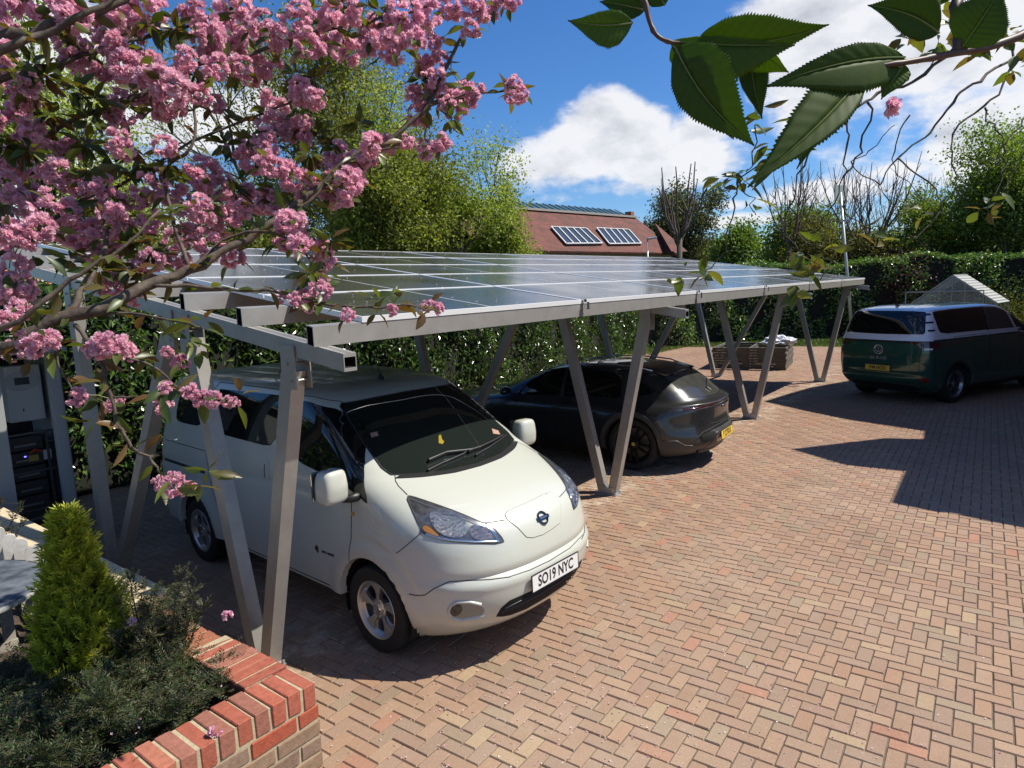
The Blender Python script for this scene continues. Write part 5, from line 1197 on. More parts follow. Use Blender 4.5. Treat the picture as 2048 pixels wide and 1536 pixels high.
hedge('laurel_hedge', 'tall laurel hedge curving round behind the lawn and greenhouse', [(20.5, 9.8), (24.5, 8.0), (27.2, 5.2), (28.8, 2.0), (30.5, -2.5), (31.5, -7)], 3.0, 3.35, 1.6, 330, [tuple(min(.6, x*1.6) for x in c) for c in LAU]+[(.30, .34, .16)], .15, .07, lump=.22)
# copper-leaved shrub against the hedge
cs = thing('copper_shrub', 'purple leaved shrub in front of the tall laurel hedge', 'shrub', (0, 0, 0))
n = 2600; c0 = at(1800, 560, 27.6); P = np.array(c0)+rs.normal(0, 1, (n, 3))*[.45, .55, .55]; link('foliage', leafmesh('foliage', P, sph(n), sph(n), .09, .05, palette(n, [(.07, .012, .022), (.045, .01, .016), (.10, .02, .03)], var=.3), leafmat('copper_leaf', .4, .3, gain=(2, .6, .8))), cs)
m = MB()
for k in range(9):
    a = rs.normal(0, .35, 2); m.tube([(c0.x, c0.y, 0), (c0.x+a[0]*.5, c0.y+a[1]*.5, 1.2), (c0.x+a[0], c0.y+a[1], 2.6)], [.03, .02, .006], 5)
m.build('stems', twm, cs)
# yellow flowering shrub in the hedge, right by the edge of the picture
ys = thing('yellow_shrub', 'sunny yellow green shrub right of the greenhouse', 'shrub', (0, 0, 0))
n = 5200; c0 = at(2035, 640, 25.5); P = np.array(c0)+rs.normal(0, 1, (n, 3))*[.55, .6, .55]; P[:, 2] = np.abs(P[:, 2]); link('foliage', leafmesh('foliage', P, sph(n), sph(n), .085, .04, palette(n, [(.20, .20, .03), (.12, .15, .03), (.28, .25, .05), (.06, .10, .02)], var=.25), laurelm), ys)
m = MB(); [m.tube([(c0.x, c0.y, 0), (c0.x+rs.normal(0, .3), c0.y+rs.normal(0, .3), 1.9)], [.03, .008], 5) for _ in range(8)]; m.build('stems', twm, ys)
# ---------------------------------------------------------------- lawn
def grassm():
    m = leafmat('grass_blade', .6, .35, gain=(1.3, 1.5, .5)); return m
def lawn():
    n = 60000; X = rs.uniform(19.5, 30, n); Y = rs.uniform(-3, 10.5, n)
    keep = (X > np.where(Y > 4.6, 23.4-(Y-4.6)*.1, 24.2)) | ((Y > 8.25) & (X > 18))
    X = X[keep]; Y = Y[keep]; n = len(X)
    P = np.stack([X, Y, np.full(n, -.02)], 1); D = np.array([[0, 0, 1.0]])+rs.normal(0, .35, (n, 3))
    C = palette(n, [(.09, .15, .03), (.12, .18, .04), (.07, .11, .025), (.2, .22, .08)], var=.25)
    fl = rs.uniform(0, 1, n) < .03; C[fl] = (.6, .6, .5)
    return leafmesh('lawn', P, D, sph(n), rs.uniform(.06, .16, n), .022, C, grassm())
tag(link('lawn', lawn()), 'rough daisy-flecked lawn between the paving and the hedge', 'grass', kind='stuff')
m = MB(); m.add([(18, 8.0, -.012), (23.3, 8.0, -.012), (23.4, 4.5, -.012), (24.1, 4.5, -.012), (24.1, -9, -.012), (40, -9, -.012), (40, 14, -.012), (18, 14, -.012)], [(0, 1, 2, 3, 4, 5, 6, 7)])
m.build('lawn_ground', mat('lawn_earth', (.05, .075, .02), .95, noise=(8, .7, (.09, .12, .04)))); tag(bpy.data.objects['lawn_ground'], 'green turf ground of the lawn', 'lawn', kind='structure')
# ---------------------------------------------------------------- stacked crates of dark boards by the lawn
stk = thing('panel_stack', 'low square stack of dark slatted timber panels at the edge of the yard', 'stack', (0, 0, 0))
A = atz(1424, 738); Bc = atz(1572, 741); Cc = atz(1618, 722)
ux = (Bc-A).normalized(); lnA = (Bc-A).length; uy = Vector((-ux.y, ux.x, 0)); 
if uy.dot(Cc-Bc) < 0: uy = -uy
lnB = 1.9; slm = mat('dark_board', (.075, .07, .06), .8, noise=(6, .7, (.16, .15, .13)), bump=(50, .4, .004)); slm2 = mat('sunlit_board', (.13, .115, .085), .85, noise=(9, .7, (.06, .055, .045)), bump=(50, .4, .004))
def fr(a, b, z): return A+ux*a+uy*b+Vector((0, 0, z))
for k in range(8):
    z0 = .02+k*.078; j = rs.normal(0, .012, 2)
    m = MB()
    for (p, q) in (((0, .03), (lnA, .03)), ((0, lnB-.03), (lnA, lnB-.03)), ((.03, .06), (.03, lnB-.06)), ((lnA-.03, .06), (lnA-.03, lnB-.06))):
        m.prism(fr(p[0]+j[0], p[1]+j[1], z0+.034), fr(q[0]+j[0], q[1]+j[1], z0+.034), .05, .066)
    m.prism(fr(lnA*.5, .06, z0+.03), fr(lnA*.5, lnB-.06, z0+.03), .05, .05)
    m.build('frame_panel', slm if k % 2 else slm2, stk)  # alternate frames carry sunlight in their paler board colour
m = MB()
for t in (.25, .7): m.prism(fr(lnA*t-.3, lnB*.5, .68), fr(lnA*t+.35, lnB*.5+.1, .68), .16, .05)
m.build('loose_board', slm, stk)
bg_ = thing('plastic_bag', 'crumpled white plastic sheet lying on the stack of dark panels', 'bag', (0, 0, 0))
bm = bmesh.new(); bmesh.ops.create_icosphere(bm, subdivisions=4, radius=1); c0 = fr(lnA*.86, lnB*.42, .76)
from mathutils import noise as mnoise
for v in bm.verts:
    q = v.co.copy(); k = 1+.45*mnoise.noise(q*2.3)+.25*mnoise.noise(q*6.1); v.co = Vector((q.x*.30*k, q.y*.42*k, max(-.09, q.z*.15*k)))+c0
me = bpy.data.meshes.new('sheet'); bm.to_mesh(me); bm.free(); me.materials.append(mat('white_polythene', (.72, .74, .78), .35, spec=.6)); link('sheet', me, bg_)
# ---------------------------------------------------------------- greenhouse
gh = thing('greenhouse', 'small gabled aluminium greenhouse behind the two-tone van', 'greenhouse', (0, 0, 0))
gd = 24.0; apex = at(1906, 551, gd); gl = at(1832, 604, gd); gr_ = at(1992, 607, gd-.2)
ay = Vector((math.sin(YAW+R(48)), math.cos(YAW+R(48)), 0)); ax = Vector((ay.y, -ay.x, 0))
gw = 2.7; c0 = Vector((apex.x, apex.y, 0)); ez_ = 1.45; az_ = apex.z; glen = 1.7
ghm = mat('greenhouse_alu', (.26, .28, .28), .4, .7)
def gp(a, b, z): return c0+ax*a+ay*b+Vector((0, 0, z))
m = MB()
for b in (0, glen*.33, glen*.66, glen):
    for s_ in (-1, 1):
        m.prism(gp(s_*gw/2, b, 0), gp(s_*gw/2, b, ez_), .04, .04, up=ax); m.prism(gp(s_*gw/2, b, ez_), gp(0, b, az_), .04, .05)
for s_ in (-1, 1): m.prism(gp(s_*gw/2, 0, ez_), gp(s_*gw/2, glen, ez_), .05, .05)
m.prism(gp(0, 0, az_), gp(0, glen, az_), .07, .06)
for (a, z0_, z1_) in ((-.4, 0, az_-.25), (0, ez_, az_), (.4, 0, az_-.25)): m.prism(gp(a, 0, z0_), gp(a, 0, z1_), .035, .035, up=ay)
m.prism(gp(-gw/2-.15, -.05, ez_+.45), gp(gw/2*.72, -.05, ez_+.45), .04, .05)
m.prism(gp(-gw/2-.15, -.05, ez_+.45), gp(-gw/2-.15, -.05, ez_-.2), .03, .03, up=ay); m.prism(gp(gw/2*.72, -.05, ez_+.45), gp(gw/2*.72, -.05, ez_-.2), .03, .03, up=ay)
m.build('greenhouse_frame', ghm, gh)
def slatm():
    def ex(m, nn, ll, b, out):
        tcn = nn.new('ShaderNodeTexCoord'); sp = nn.new('ShaderNodeSeparateXYZ'); ll.new(tcn.outputs['Object'], sp.inputs[0])
        a = nn.new('ShaderNodeMath'); a.operation = 'MULTIPLY'; ll.new(sp.outputs[2], a.inputs[0]); a.inputs[1].default_value = 11
        f = nn.new('ShaderNodeMath'); f.operation = 'FRACT'; ll.new(a.outputs[0], f.inputs[0]); g = nn.new('ShaderNodeMath'); g.operation = 'GREATER_THAN'; ll.new(f.outputs[0], g.inputs[0]); g.inputs[1].default_value = .55
        x = nn.new('ShaderNodeMixRGB'); ll.new(g.outputs[0], x.inputs[0]); x.inputs[1].default_value = (.38, .38, .36, 1); x.inputs[2].default_value = (.14, .15, .14, 1); ll.new(x.outputs[0], b.inputs['Base Color'])
    return mat('roof_slats', (.5, .5, .48), .5, extra=ex)
m = MB(); m.add([gp(0, 0, az_+.02), gp(gw/2+.04, 0, ez_+.0), gp(gw/2+.04, glen, ez_+.0), gp(0, glen, az_+.02), gp(0, 0, az_+.035), gp(gw/2+.04, 0, ez_+.015), gp(gw/2+.04, glen, ez_+.015), gp(0, glen, az_+.035)], [(0, 3, 2, 1), (4, 5, 6, 7), (0, 1, 5, 4), (1, 2, 6, 5)])
m.build('shade_blind', slatm(), gh)
ggl = mat('greenhouse_glass', (.75, .85, .82), .05, alpha=None)
mg = MATS['greenhouse_glass']; nt2 = mg.node_tree; tb_ = nt2.nodes.new('ShaderNodeBsdfTransparent'); tb_.inputs[0].default_value = (.80, .88, .85, 1); mxs = nt2.nodes.new('ShaderNodeMixShader'); mxs.inputs[0].default_value = .25
nt2.links.new(tb_.outputs[0], mxs.inputs[1]); nt2.links.new(nt2.nodes['Principled BSDF'].outputs[0], mxs.inputs[2]); nt2.links.new(mxs.outputs[0], nt2.nodes['Material Output'].inputs[0])
m = MB(); m.add([gp(-gw/2, 0, 0), gp(gw/2, 0, 0), gp(gw/2, 0, ez_), gp(0, 0, az_), gp(-gw/2, 0, ez_)], [(0, 1, 2, 3, 4)]); m.add([gp(-gw/2, 0, ez_), gp(0, 0, az_), gp(0, glen, az_), gp(-gw/2, glen, ez_)], [(0, 1, 2, 3)]); m.build('glazing', ggl, gh)
m = MB(); m.box(-.9, -.2, -.2, .2, 0, .02)
pt = thing('potted_plants', 'flowering pot plants on the staging inside the greenhouse', 'plants', (0, 0, 0)); n = 900
P = np.array(gp(.1, .7, 1.45))+rs.normal(0, 1, (n, 3))*[.35, .45, .22]; link('foliage', leafmesh('foliage', P, sph(n), sph(n), .08, .05, palette(n, [(.3, .28, .04), (.08, .12, .03), (.10, .14, .04), (.25, .08, .04)]), laurelm), pt)
m = MB(); [m.lathe([(.06, 1.0), (.09, 1.18), (.095, 1.2)], 12, Matrix.Translation(gp(x_, .6, 0))) for x_ in (-.3, 0, .3, .55)]; m.build('pots', mat('terracotta', (.35, .13, .06), .8), pt)
m = MB(); m.prism(gp(-.7, .6, .98), gp(.8, .6, .98), .5, .03); m.build('staging', ghm, pt)
# ---------------------------------------------------------------- floodlight pole and street lamps
fp = thing('sign_pole', 'tall galvanised pole with a pale panel at its top, standing by the hedge', 'pole', (0, 0, 0))
pb = atz(1703, 655+25); pb = at(1704, 668, 26.0); pt_ = at(1681, 385, 26.0)
pb0 = pb+(pb-pt_)*((pb.z)/(pt_.z-pb.z))
m = MB(); m.tube([pb0, pb0.lerp(pt_, .5), pt_], [.065, .055, .05], 10); m.build('post', mat('pole_grey', (.42, .46, .44), .45, .4), fp, smooth=True)
M = Matrix.Translation(at(1680, 386, 26.0)) @ Matrix.Rotation(YAW*-1+.25, 4, 'Z'); m = MB(); m.box(-.26, .26, -.05, .0, -.30, .30, M=M); m.build('head_panel', mat('pale_panel', (.50, .56, .48), .5), fp, bevel=.01)
m = MB(); m.box(-.20, .20, -.02, .02, -.04, .04, M=Matrix.Translation(at(1690, 441, 25.95)) @ Matrix.Rotation(-YAW, 4, 'Z')); m.build('bracket', steel, fp)
def lamp(name, label, pbase, ptop, arm, d, grp=None):
    r0 = thing(name, label, 'street lamp', (0, 0, 0)); T = at(*ptop, d); m = MB(); m.tube([Vector((T.x, T.y, 0)), T], [.06, .04], 8); m.build('post', steel, r0, smooth=True)
    E_ = at(*arm, d); m = MB(); m.prism(T, E_, .22, .10); m.build('lamp_head', mat('lamp_grey', (.45, .46, .45), .5), r0, bevel=.03)
lamp('street_lamp', 'small street lamp with a flat grey head in front of the tiled hall roof', None, (1295, 478), (1313, 475), 33)
lamp('street_lamp', 'distant street lamp post seen through the left blossom', None, (338, 425), (352, 423), 30)
# ---------------------------------------------------------------- hall with tiled roof
def tilem():
    def ex(m, nn, ll, b, out):
        tcn = nn.new('ShaderNodeTexCoord'); bt = nn.new('ShaderNodeTexNoise'); bt.inputs['Scale'].default_value = .9; bt.inputs['Detail'].default_value = 8; bt.inputs['Roughness'].default_value = .75; ll.new(tcn.outputs['Object'], bt.inputs[0])
        r_ = nn.new('ShaderNodeValToRGB'); e = r_.color_ramp.elements; e[0].position = .32; e[0].color = (.045, .03, .02, 1); e[1].position = .68; e[1].color = (.22, .065, .045, 1)
        x3 = r_.color_ramp.elements.new(.5); x3.color = (.15, .052, .036, 1); ll.new(bt.outputs[0], r_.inputs[0])
        sp = nn.new('ShaderNodeSeparateXYZ'); ll.new(tcn.outputs['Object'], sp.inputs[0]); a = nn.new('ShaderNodeMath'); a.operation = 'MULTIPLY'; ll.new(sp.outputs[2], a.inputs[0]); a.inputs[1].default_value = 9
        f = nn.new('ShaderNodeMath'); f.operation = 'FRACT'; ll.new(a.outputs[0], f.inputs[0]); bp = nn.new('ShaderNodeBump'); bp.inputs['Strength'].default_value = .8; bp.inputs['Distance'].default_value = .05; ll.new(f.outputs[0], bp.inputs['Height']); ll.new(bp.outputs[0], b.inputs['Normal'])
        vz = nn.new('ShaderNodeTexVoronoi'); vz.inputs['Scale'].default_value = 5; ll.new(tcn.outputs['Object'], vz.inputs[0]); mx = nn.new('ShaderNodeMixRGB'); mx.blend_type = 'MULTIPLY'; mx.inputs[0].default_value = .35; ll.new(r_.outputs[0], mx.inputs[1]); ll.new(vz.outputs['Distance'], mx.inputs[2]); ll.new(mx.outputs[0], b.inputs['Base Color'])
    return mat('clay_roof_tiles', (.25, .07, .05), .85, extra=ex)
tm = tilem(); hall = thing('tiled_hall', 'long hall with mossy red tiled roof and a blue glazed ridge beyond the carport', 'building', (0, 0, 0))
e0 = at(930, 507, 32); e1 = at(1362, 500, 44); g0 = at(930, 400, 37); g1 = at(1272, 436, 49)
zE = (e0.z+e1.z)/2; zG = g1.z; dirE = Vector((e1.x-e0.x, e1.y-e0.y, 0)); LN = dirE.length; ex_ = dirE.normalized(); ey_ = Vector((-ex_.y, ex_.x, 0))
if ey_.dot(Vector((g0.x-e0.x, g0.y-e0.y, 0))) < 0: ey_ = -ey_
rg = (Vector((g1.x, g1.y, 0))-Vector((e0.x, e0.y, 0))); RA = rg.dot(ex_); RB = max(3.5, rg.dot(ey_))
O0 = Vector((e0.x, e0.y, 0))
def hp(a, b, z): return O0+ex_*a+ey_*b+Vector((0, 0, z))
m = MB(); m.add([hp(1.6, 0, zE), hp(LN, 0, zE), hp(RA, RB, zG), hp(1.6, RB, zG)], [(0, 1, 2, 3)]); m.add([hp(1.6, 2*RB, zE), hp(LN, 2*RB, zE), hp(RA, RB, zG), hp(1.6, RB, zG)], [(3, 2, 1, 0)]); m.add([hp(LN, 0, zE), hp(LN, 2*RB, zE), hp(RA, RB, zG)], [(0, 1, 2)])
m.add([hp(1.6, 0, zE-.12), hp(LN, 0, zE-.12), hp(LN, 2*RB, zE-.12), hp(1.6, 2*RB, zE-.12), hp(1.6, 0, zE), hp(LN, 0, zE), hp(LN, 2*RB, zE), hp(1.6, 2*RB, zE)], [(0, 1, 5, 4), (1, 2, 6, 5), (0, 3, 2, 1)])
m.build('roof', tm, hall)
m = MB(); m.add([hp(1.9, .4, 0), hp(LN-.4, .4, 0), hp(LN-.4, 2*RB-.4, 0), hp(1.9, 2*RB-.4, 0), hp(1.9, .4, zE-.1), hp(LN-.4, .4, zE-.1), hp(LN-.4, 2*RB-.4, zE-.1), hp(1.9, 2*RB-.4, zE-.1)], [(0, 1, 5, 4), (1, 2, 6, 5), (2, 3, 7, 6), (3, 0, 4, 7)]); m.build('wall', mat('render_white', (.6, .58, .52), .8), hall)
# lead roll and glazed ridge lantern
m = MB(); m.prism(hp(1.6, RB-.15, zG+.05), hp(RA-.2, RB-.15, zG+.05), .22, .14); m.build('ridge_flashing', mat('lead_grey', (.30, .29, .27), .7, noise=(3, .6, (.4, .33, .25))), hall)
lt = at(1238, 417, 47); zL = zG+ (at(1100, 405, 45).z-at(1100, 424, 45).z)
gz = mat('blue_glazing', (.05, .11, .14), .2, spec=.7)
m = MB(); m.add([hp(1.6, RB+.1, zG+.10), hp(RA-.5, RB+.1, zG+.10), hp(RA-1.6, RB+1.0, zL), hp(1.6, RB+1.0, zL)], [(0, 1, 2, 3)]); m.add([hp(1.6, RB+1.9, zG+.1), hp(RA-.5, RB+1.9, zG+.1), hp(RA-1.6, RB+1.0, zL), hp(1.6, RB+1.0, zL)], [(3, 2, 1, 0)]); m.add([hp(RA-.5, RB+.1, zG+.10), hp(RA-.5, RB+1.9, zG+.10), hp(RA-1.6, RB+1.0, zL)], [(0, 1, 2)])
lan = m.build('ridge_lantern', gz, hall)
m = MB()
for t in np.arange(1.8, RA-1.2, .62):
    m.prism(hp(t+.35, RB+.1, zG+.13), hp(t, RB+1.0, zL+.03), .06, .05)
m.build('glazing_bars', mat('bar_grey', (.16, .20, .22), .5, .5), lan)
# solar thermal arrays lying on the roof slope
def onroof(u, v, lift):
    p0 = hp(0, 0, zE); n_ = (hp(1, 0, zE)-p0).cross(hp(0, RB, zG)-p0).normalized()
    if n_.z < 0: n_ = -n_
    d = Vector(ray(u, v)); t = (p0-Vector(CAM)).dot(n_)/d.dot(n_); return Vector(CAM)+d*t+n_*lift, n_
for quad in ([(1101, 458), (1171, 461), (1203, 491), (1131, 492)], [(1192, 460), (1256, 463), (1281, 491), (1217, 492)]):
    q = [onroof(u, v, .12)[0] for u, v in quad]; nrm = onroof(1150, 470, 0)[1]
    m = MB(); m.add([v for v in q]+[v-nrm*.14 for v in q], [(0, 1, 2, 3), (0, 4, 5, 1), (1, 5, 6, 2), (2, 6, 7, 3), (3, 7, 4, 0)]); arr = m.build('solar_collector', mat('collector_glass', (.04, .05, .06), .25), hall)
    m = MB()
    for k in range(6):
        t = k/5; a = q[0].lerp(q[1], t)+nrm*.03; b = q[3].lerp(q[2], t)+nrm*.03; m.prism(a, b, .075, .05, up=nrm)
    m.prism(q[0]+nrm*.03, q[1]+nrm*.03, .08, .05, up=nrm); m.prism(q[3]+nrm*.03, q[2]+nrm*.03, .10, .05, up=nrm); m.build('collector_frame', mat('frame_white', (.6, .6, .58), .5), arr)
# projecting hipped gable at the right end
j0 = onroof(1283, 446, 0)[0]; m = MB(); a = onroof(1300, 500, 0)[0]; tip = onroof(1309, 449, 0)[0]
f0 = a+(-ey_)*1.6; f0.z = zE; f1 = f0+ex_*1.8; top = (tip+j0)/2-ey_*.6
m.add([f0, f1, top, tip, a+ex_*1.8], [(0, 1, 2), (1, 4, 3, 2), (0, 2, 3)]); m.build('hipped_gable', tm, hall)
m = MB(); m.box(0, .5, 0, .5, zE, zG+.5, M=Matrix.Translation(hp(RA-.2, RB+.3, 0))); m.build('chimney', mat('brick_red', (.30, .09, .05), .85), hall)
# second small house with an orange roof behind the hedge at the left
h2 = thing('cottage', 'cottage with an orange tiled roof glimpsed over the hedge at the far left', 'building', (0, 0, 0))
ba = aty(60, 560, 14); m = MB(); X0, Y0 = ba.x-3.2, 14.0
m.add([(X0, Y0, 2.4), (X0+4.3, Y0, 2.4), (X0+4.3, Y0+3, 4.0), (X0, Y0+3, 4.0), (X0, Y0+6, 2.4), (X0+4.3, Y0+6, 2.4)], [(0, 1, 2, 3), (3, 2, 5, 4), (0, 3, 4), (1, 5, 2)]); m.build('roof', mat('orange_tiles', (.42, .15, .06), .85, noise=(4, .6, (.2, .12, .07))), h2)
m = MB(); m.box(X0+.2, X0+4.1, Y0+.3, Y0+5.7, 0, 2.4); m.build('wall', mat('render_white', (.6, .58, .52), .8), h2)
m = MB(); m.prism(Vector((X0-.1, Y0-.08, 2.38)), Vector((X0+4.4, Y0-.08, 2.38)), .12, .12); m.build('gutter', mat('gutter_white', (.6, .62, .64), .4), h2)
# ---------------------------------------------------------------- neighbouring house whose gables shade the yard
hs_ = thing('gabled_house', 'brick house whose twin tiled gables throw pointed shadows over the yard', 'building', (0, 0, 0))
def shp(sx_, sy_, z): return Vector((sx_+.45*z, sy_-.565*z, z))       # the roof point whose shadow falls at (sx, sy)
rm = mat('house_roof', (.16, .07, .05), .85); bmn = mat('house_brick', (.30, .13, .08), .85, noise=(5, .5, None))
def gable(pts_front, back):
    m = MB(); n = len(pts_front); Bk = [Vector((p.x+back.x, p.y+back.y, p.z)) for p in pts_front]
    m.add(pts_front+Bk, [(i, i+1, n+i+1, n+i) for i in range(n-1)]+[tuple(range(n)), tuple(range(2*n-1, n-1, -1))]); m.build('roof', rm, hs_)
gable([shp(5.36, -1.92, 4.4), shp(5.47, -1.48, 4.4), shp(6.94, -1.43, 4.9), shp(6.89, -.74, 5.6), shp(7.46, .12, 6.6), shp(8.85, -.92, 5.6), shp(8.84, -1.43, 4.8)], Vector((2.2, -6)))
gable([shp(8.84, -1.43, 4.8), shp(9.66, -1.36, 4.9), shp(10.1, -.19, 5.9), shp(10.56, .54, 6.4), shp(11.4, 1.70, 7.6), shp(12.4, 1.57, 7.5), shp(13.71, 1.34, 7.2), shp(15.1, .83, 6.7), shp(16.47, .43, 6.2), shp(20, -2, 4.4)], Vector((4, -7)))
p0 = shp(5.36, -2.02, 4.4); m = MB(); m.box(p0.x+.05, 24, -14, p0.y-.02, 0, 4.42); m.build('wall', bmn, hs_)
m = MB(); m.add([(p0.x, p0.y-.1, 4.40), (24, p0.y-.1, 4.40), (24, p0.y-8, 7.2), (p0.x, p0.y-8, 7.2), (p0.x, -14, 4.4), (24, -14, 4.4)], [(0, 1, 2, 3), (3, 2, 5, 4)]); m.build('roof', rm, hs_)
# ================================================================ trees
barkm = mat('bark_grey', (.13, .10, .07), .9, noise=(6, .7, (.06, .045, .03)), bump=(30, .6, .02))
barkd = mat('bark_dark', (.09, .07, .055), .9, noise=(8, .6, (.12, .10, .08)))
crownm = leafmat('tree_leaf', .55, .42, .35, gain=(1.35, 1.5, .5))
def limbs(h, spread, n0, depth, rad, lean=0.0, forks=3, up=.5, start=.25, wig=.12, trunk_h=None):
    """list of (points, radii) for a branching skeleton, and tip points with directions"""
    out = []; tips = []
    def grow(p, d, ln, r_, lv):
        k = 5; pts = [p]; q = p.copy(); dd = d.copy()
        for i in range(k):
            dd = unit(dd+rs.normal(0, wig, 3)+np.array([0, 0, .04*up])); q = q+dd*ln/k; pts.append(q.copy())
        out.append((pts, [r_*(1-.55*i/k) for i in range(k+1)], lv))
        if lv >= depth: tips.extend([(pts[j], dd) for j in range(2, k+1)]); return
        nb = forks if lv > 0 else n0
        for b in range(nb):
            t = 1.0 if b == 0 else rs.uniform(start if lv == 0 else .35, 1.0); j = min(k, max(1, int(round(t*k)))); a = rs.uniform(0, 2*math.pi)
            side = unit(np.cross(dd, unit(rs.normal(size=3)))); ang = spread*rs.uniform(.45, 1.15)*(0.35 if b == 0 else 1)
            nd = unit(dd*math.cos(ang)+side*math.sin(ang)+np.array([0, 0, up*.35]))
            grow(np.array(pts[j]), nd, ln*rs.uniform(.58, .82), r_*.55*(1.1 if b == 0 else .85), lv+1)
    grow(np.zeros(3), unit(np.array([lean, 0, 1.0])), trunk_h or h*.38, rad, 0)
    return out, tips
def tree(name, label, base, h, w_, cols, nleaf, lsize, group=None, depth=4, forks=3, n0=6, spread=.75, up=.5, dens_fn=None, bark=None, rad=None, leaf_spread=.5, minr=.012, trunk_h=None, wig=.12, cat='tree', lm=None, crown_parts=1, squash=1.0):
    k_ = 1.05 if name == 'spring_tree' else 1.6; nleaf = int(nleaf*k_); lsize *= 1.2; cols = [tuple(x*1.25 for x in c) for c in cols]; root = thing(name, label, cat, base, 0, group); out, tips = limbs(h, spread, n0, depth, rad or h*.022, forks=forks, up=up, trunk_h=trunk_h, wig=wig)
    allp = np.array([t[0] for t in tips]); mx = np.percentile(allp[:, 2], 98); ex = np.percentile(np.hypot(allp[:, 0], allp[:, 1]), 95)
    sc = np.array([w_/2/ex, w_/2/ex, h/mx])
    m = MB()
    for pts, rr, lv in out:
        m.tube([Vector(np.array(p)*sc) for p in pts], [max(minr*(1 if lv < 3 else .7), r) for r in rr], 7 if lv == 0 else (5 if lv < 3 else 3), cap=False)
    m.build('trunk', bark or barkm, root, smooth=True)
    if nleaf:
        T = allp*sc; Dd = np.array([t[1] for t in tips]); i = rs.integers(0, len(T), nleaf); P = T[i]+rs.normal(0, leaf_spread, (nleaf, 3))*np.array([1, 1, .7])
        # cluster tint: some sprays lighter than others
        cl = rs.uniform(.72, 1.25, len(T))[i][:, None]; C = palette(nleaf, cols, var=.22)*cl
        link('crown', leafmesh('crown', P, sph(nleaf)+[0, 0, -.3], sph(nleaf)+[0, 0, .5], lsize*rs.uniform(.6, 1.3, nleaf), lsize*.62, C, lm or crownm, .15, .1), root)
    return root
def gbase(u, d): q = at(u, 768, d); return Vector((q.x, q.y, 0))
def hz(v, u, d): return at(u, v, d).z
GT = 'trees beyond the hedge'
LIME = [(.24, .27, .045), (.19, .235, .04), (.28, .29, .07), (.14, .18, .035)]
OLIVE = [(.16, .165, .035), (.13, .14, .03), (.20, .19, .05), (.10, .11, .025)]
PALE = [(.30, .30, .13), (.24, .25, .10), (.34, .33, .17), (.18, .19, .08)]
FRESH = [(.23, .275, .055), (.27, .31, .07), (.17, .21, .04), (.31, .33, .10)]
MID = [(.10, .155, .03), (.13, .19, .035), (.075, .12, .025), (.17, .21, .05)]
DARKG = [(.035, .055, .02), (.05, .07, .025), (.025, .04, .015), (.07, .07, .03)]
def T(name, label, u, vtop, d, wpx, cols, nleaf, ls, **k):
    h = hz(vtop, u, d); return tree(name, label, gbase(u, d), h, wpx/FPX*d, cols, nleaf, ls, **k)
T('spring_tree', 'tall spreading tree in thin new leaf with bare limbs showing, behind the panels', 745, 75, 34, 520, OLIVE, 30000, .13, depth=4, n0=8, forks=3, up=.7, trunk_h=3.2, leaf_spread=.62)
T('spring_tree', 'pale lacy tree coming into leaf, left of the tallest tree', 560, 130, 36, 430, PALE, 15000, .11, depth=4, n0=8, forks=3, up=.5, trunk_h=3.0, leaf_spread=.75)
T('spring_tree', 'bright green young tree with several stems, right of the tallest tree', 925, 232, 30, 330, FRESH, 17000, .12, depth=4, n0=7, forks=3, up=.6, trunk_h=1.6, leaf_spread=.42, bark=barkd)
T('bushy_tree', 'dense yellow green bushy tree just over the far left of the panels', 560, 380, 30, 420, OLIVE, 24000, .12, depth=4, n0=8, spread=.9, up=.15, trunk_h=.8, leaf_spread=.5)
T('bushy_tree', 'dense yellow green bushy tree over the middle of the panels', 760, 335, 28, 330, OLIVE+LIME[:2], 26000, .12, depth=4, n0=8, spread=.9, up=.15, trunk_h=.8, leaf_spread=.45)
T('climbing_shrub', 'golden green climber swelling over the left end of the tiled hall', 1032, 395, 33, 150, LIME, 9000, .12, depth=3, n0=8, spread=.9, up=.3, trunk_h=1.6, leaf_spread=.32, cat='shrub')
T('spring_tree', 'slight fresh green tree seen through the blossom at the left', 215, 60, 24, 330, FRESH, 7000, .14, depth=4, n0=7, forks=3, up=.6, trunk_h=2.5, leaf_spread=.55)
T('spring_tree', 'thin pale green tree at the far left edge behind the blossom', 20, 60, 22, 300, FRESH, 6000, .14, depth=4, n0=7, forks=3, up=.6, trunk_h=2.5, leaf_spread=.55)
T('bushy_tree', 'grey green bushy tree low at the left behind the blossom', 330, 380, 26, 260, OLIVE, 9000, .13, depth=4, n0=7, spread=.9, up=.3, trunk_h=1.0, leaf_spread=.5)
T('evergreen_oak', 'dark rounded evergreen tree to the right of the tiled hall', 1368, 402, 64, 150, [(.06, .07, .035), (.08, .09, .04), (.045, .05, .025), (.10, .09, .05)], 26000, .22, depth=4, n0=9, spread=1.0, up=.1, trunk_h=1.6, leaf_spread=.62)
T('light_tree', 'small light green tree in the distance right of the dark evergreen', 1468, 462, 60, 80, MID, 6000, .26, depth=3, n0=8, spread=.9, up=.3, trunk_h=1.5, leaf_spread=.6)
T('light_tree', 'rounded green tree behind the end of the carport', 1555, 440, 44, 150, MID, 15000, .18, depth=4, n0=8, spread=.9, up=.2, trunk_h=1.4, leaf_spread=.5)
T('bushy_tree', 'brownish green bushy tree behind the sign pole', 1690, 455, 40, 200, [(.10, .10, .03), (.13, .10, .035), (.07, .08, .02)], 15000, .15, depth=4, n0=8, spread=.9, up=.2, trunk_h=1.2, leaf_spread=.5)
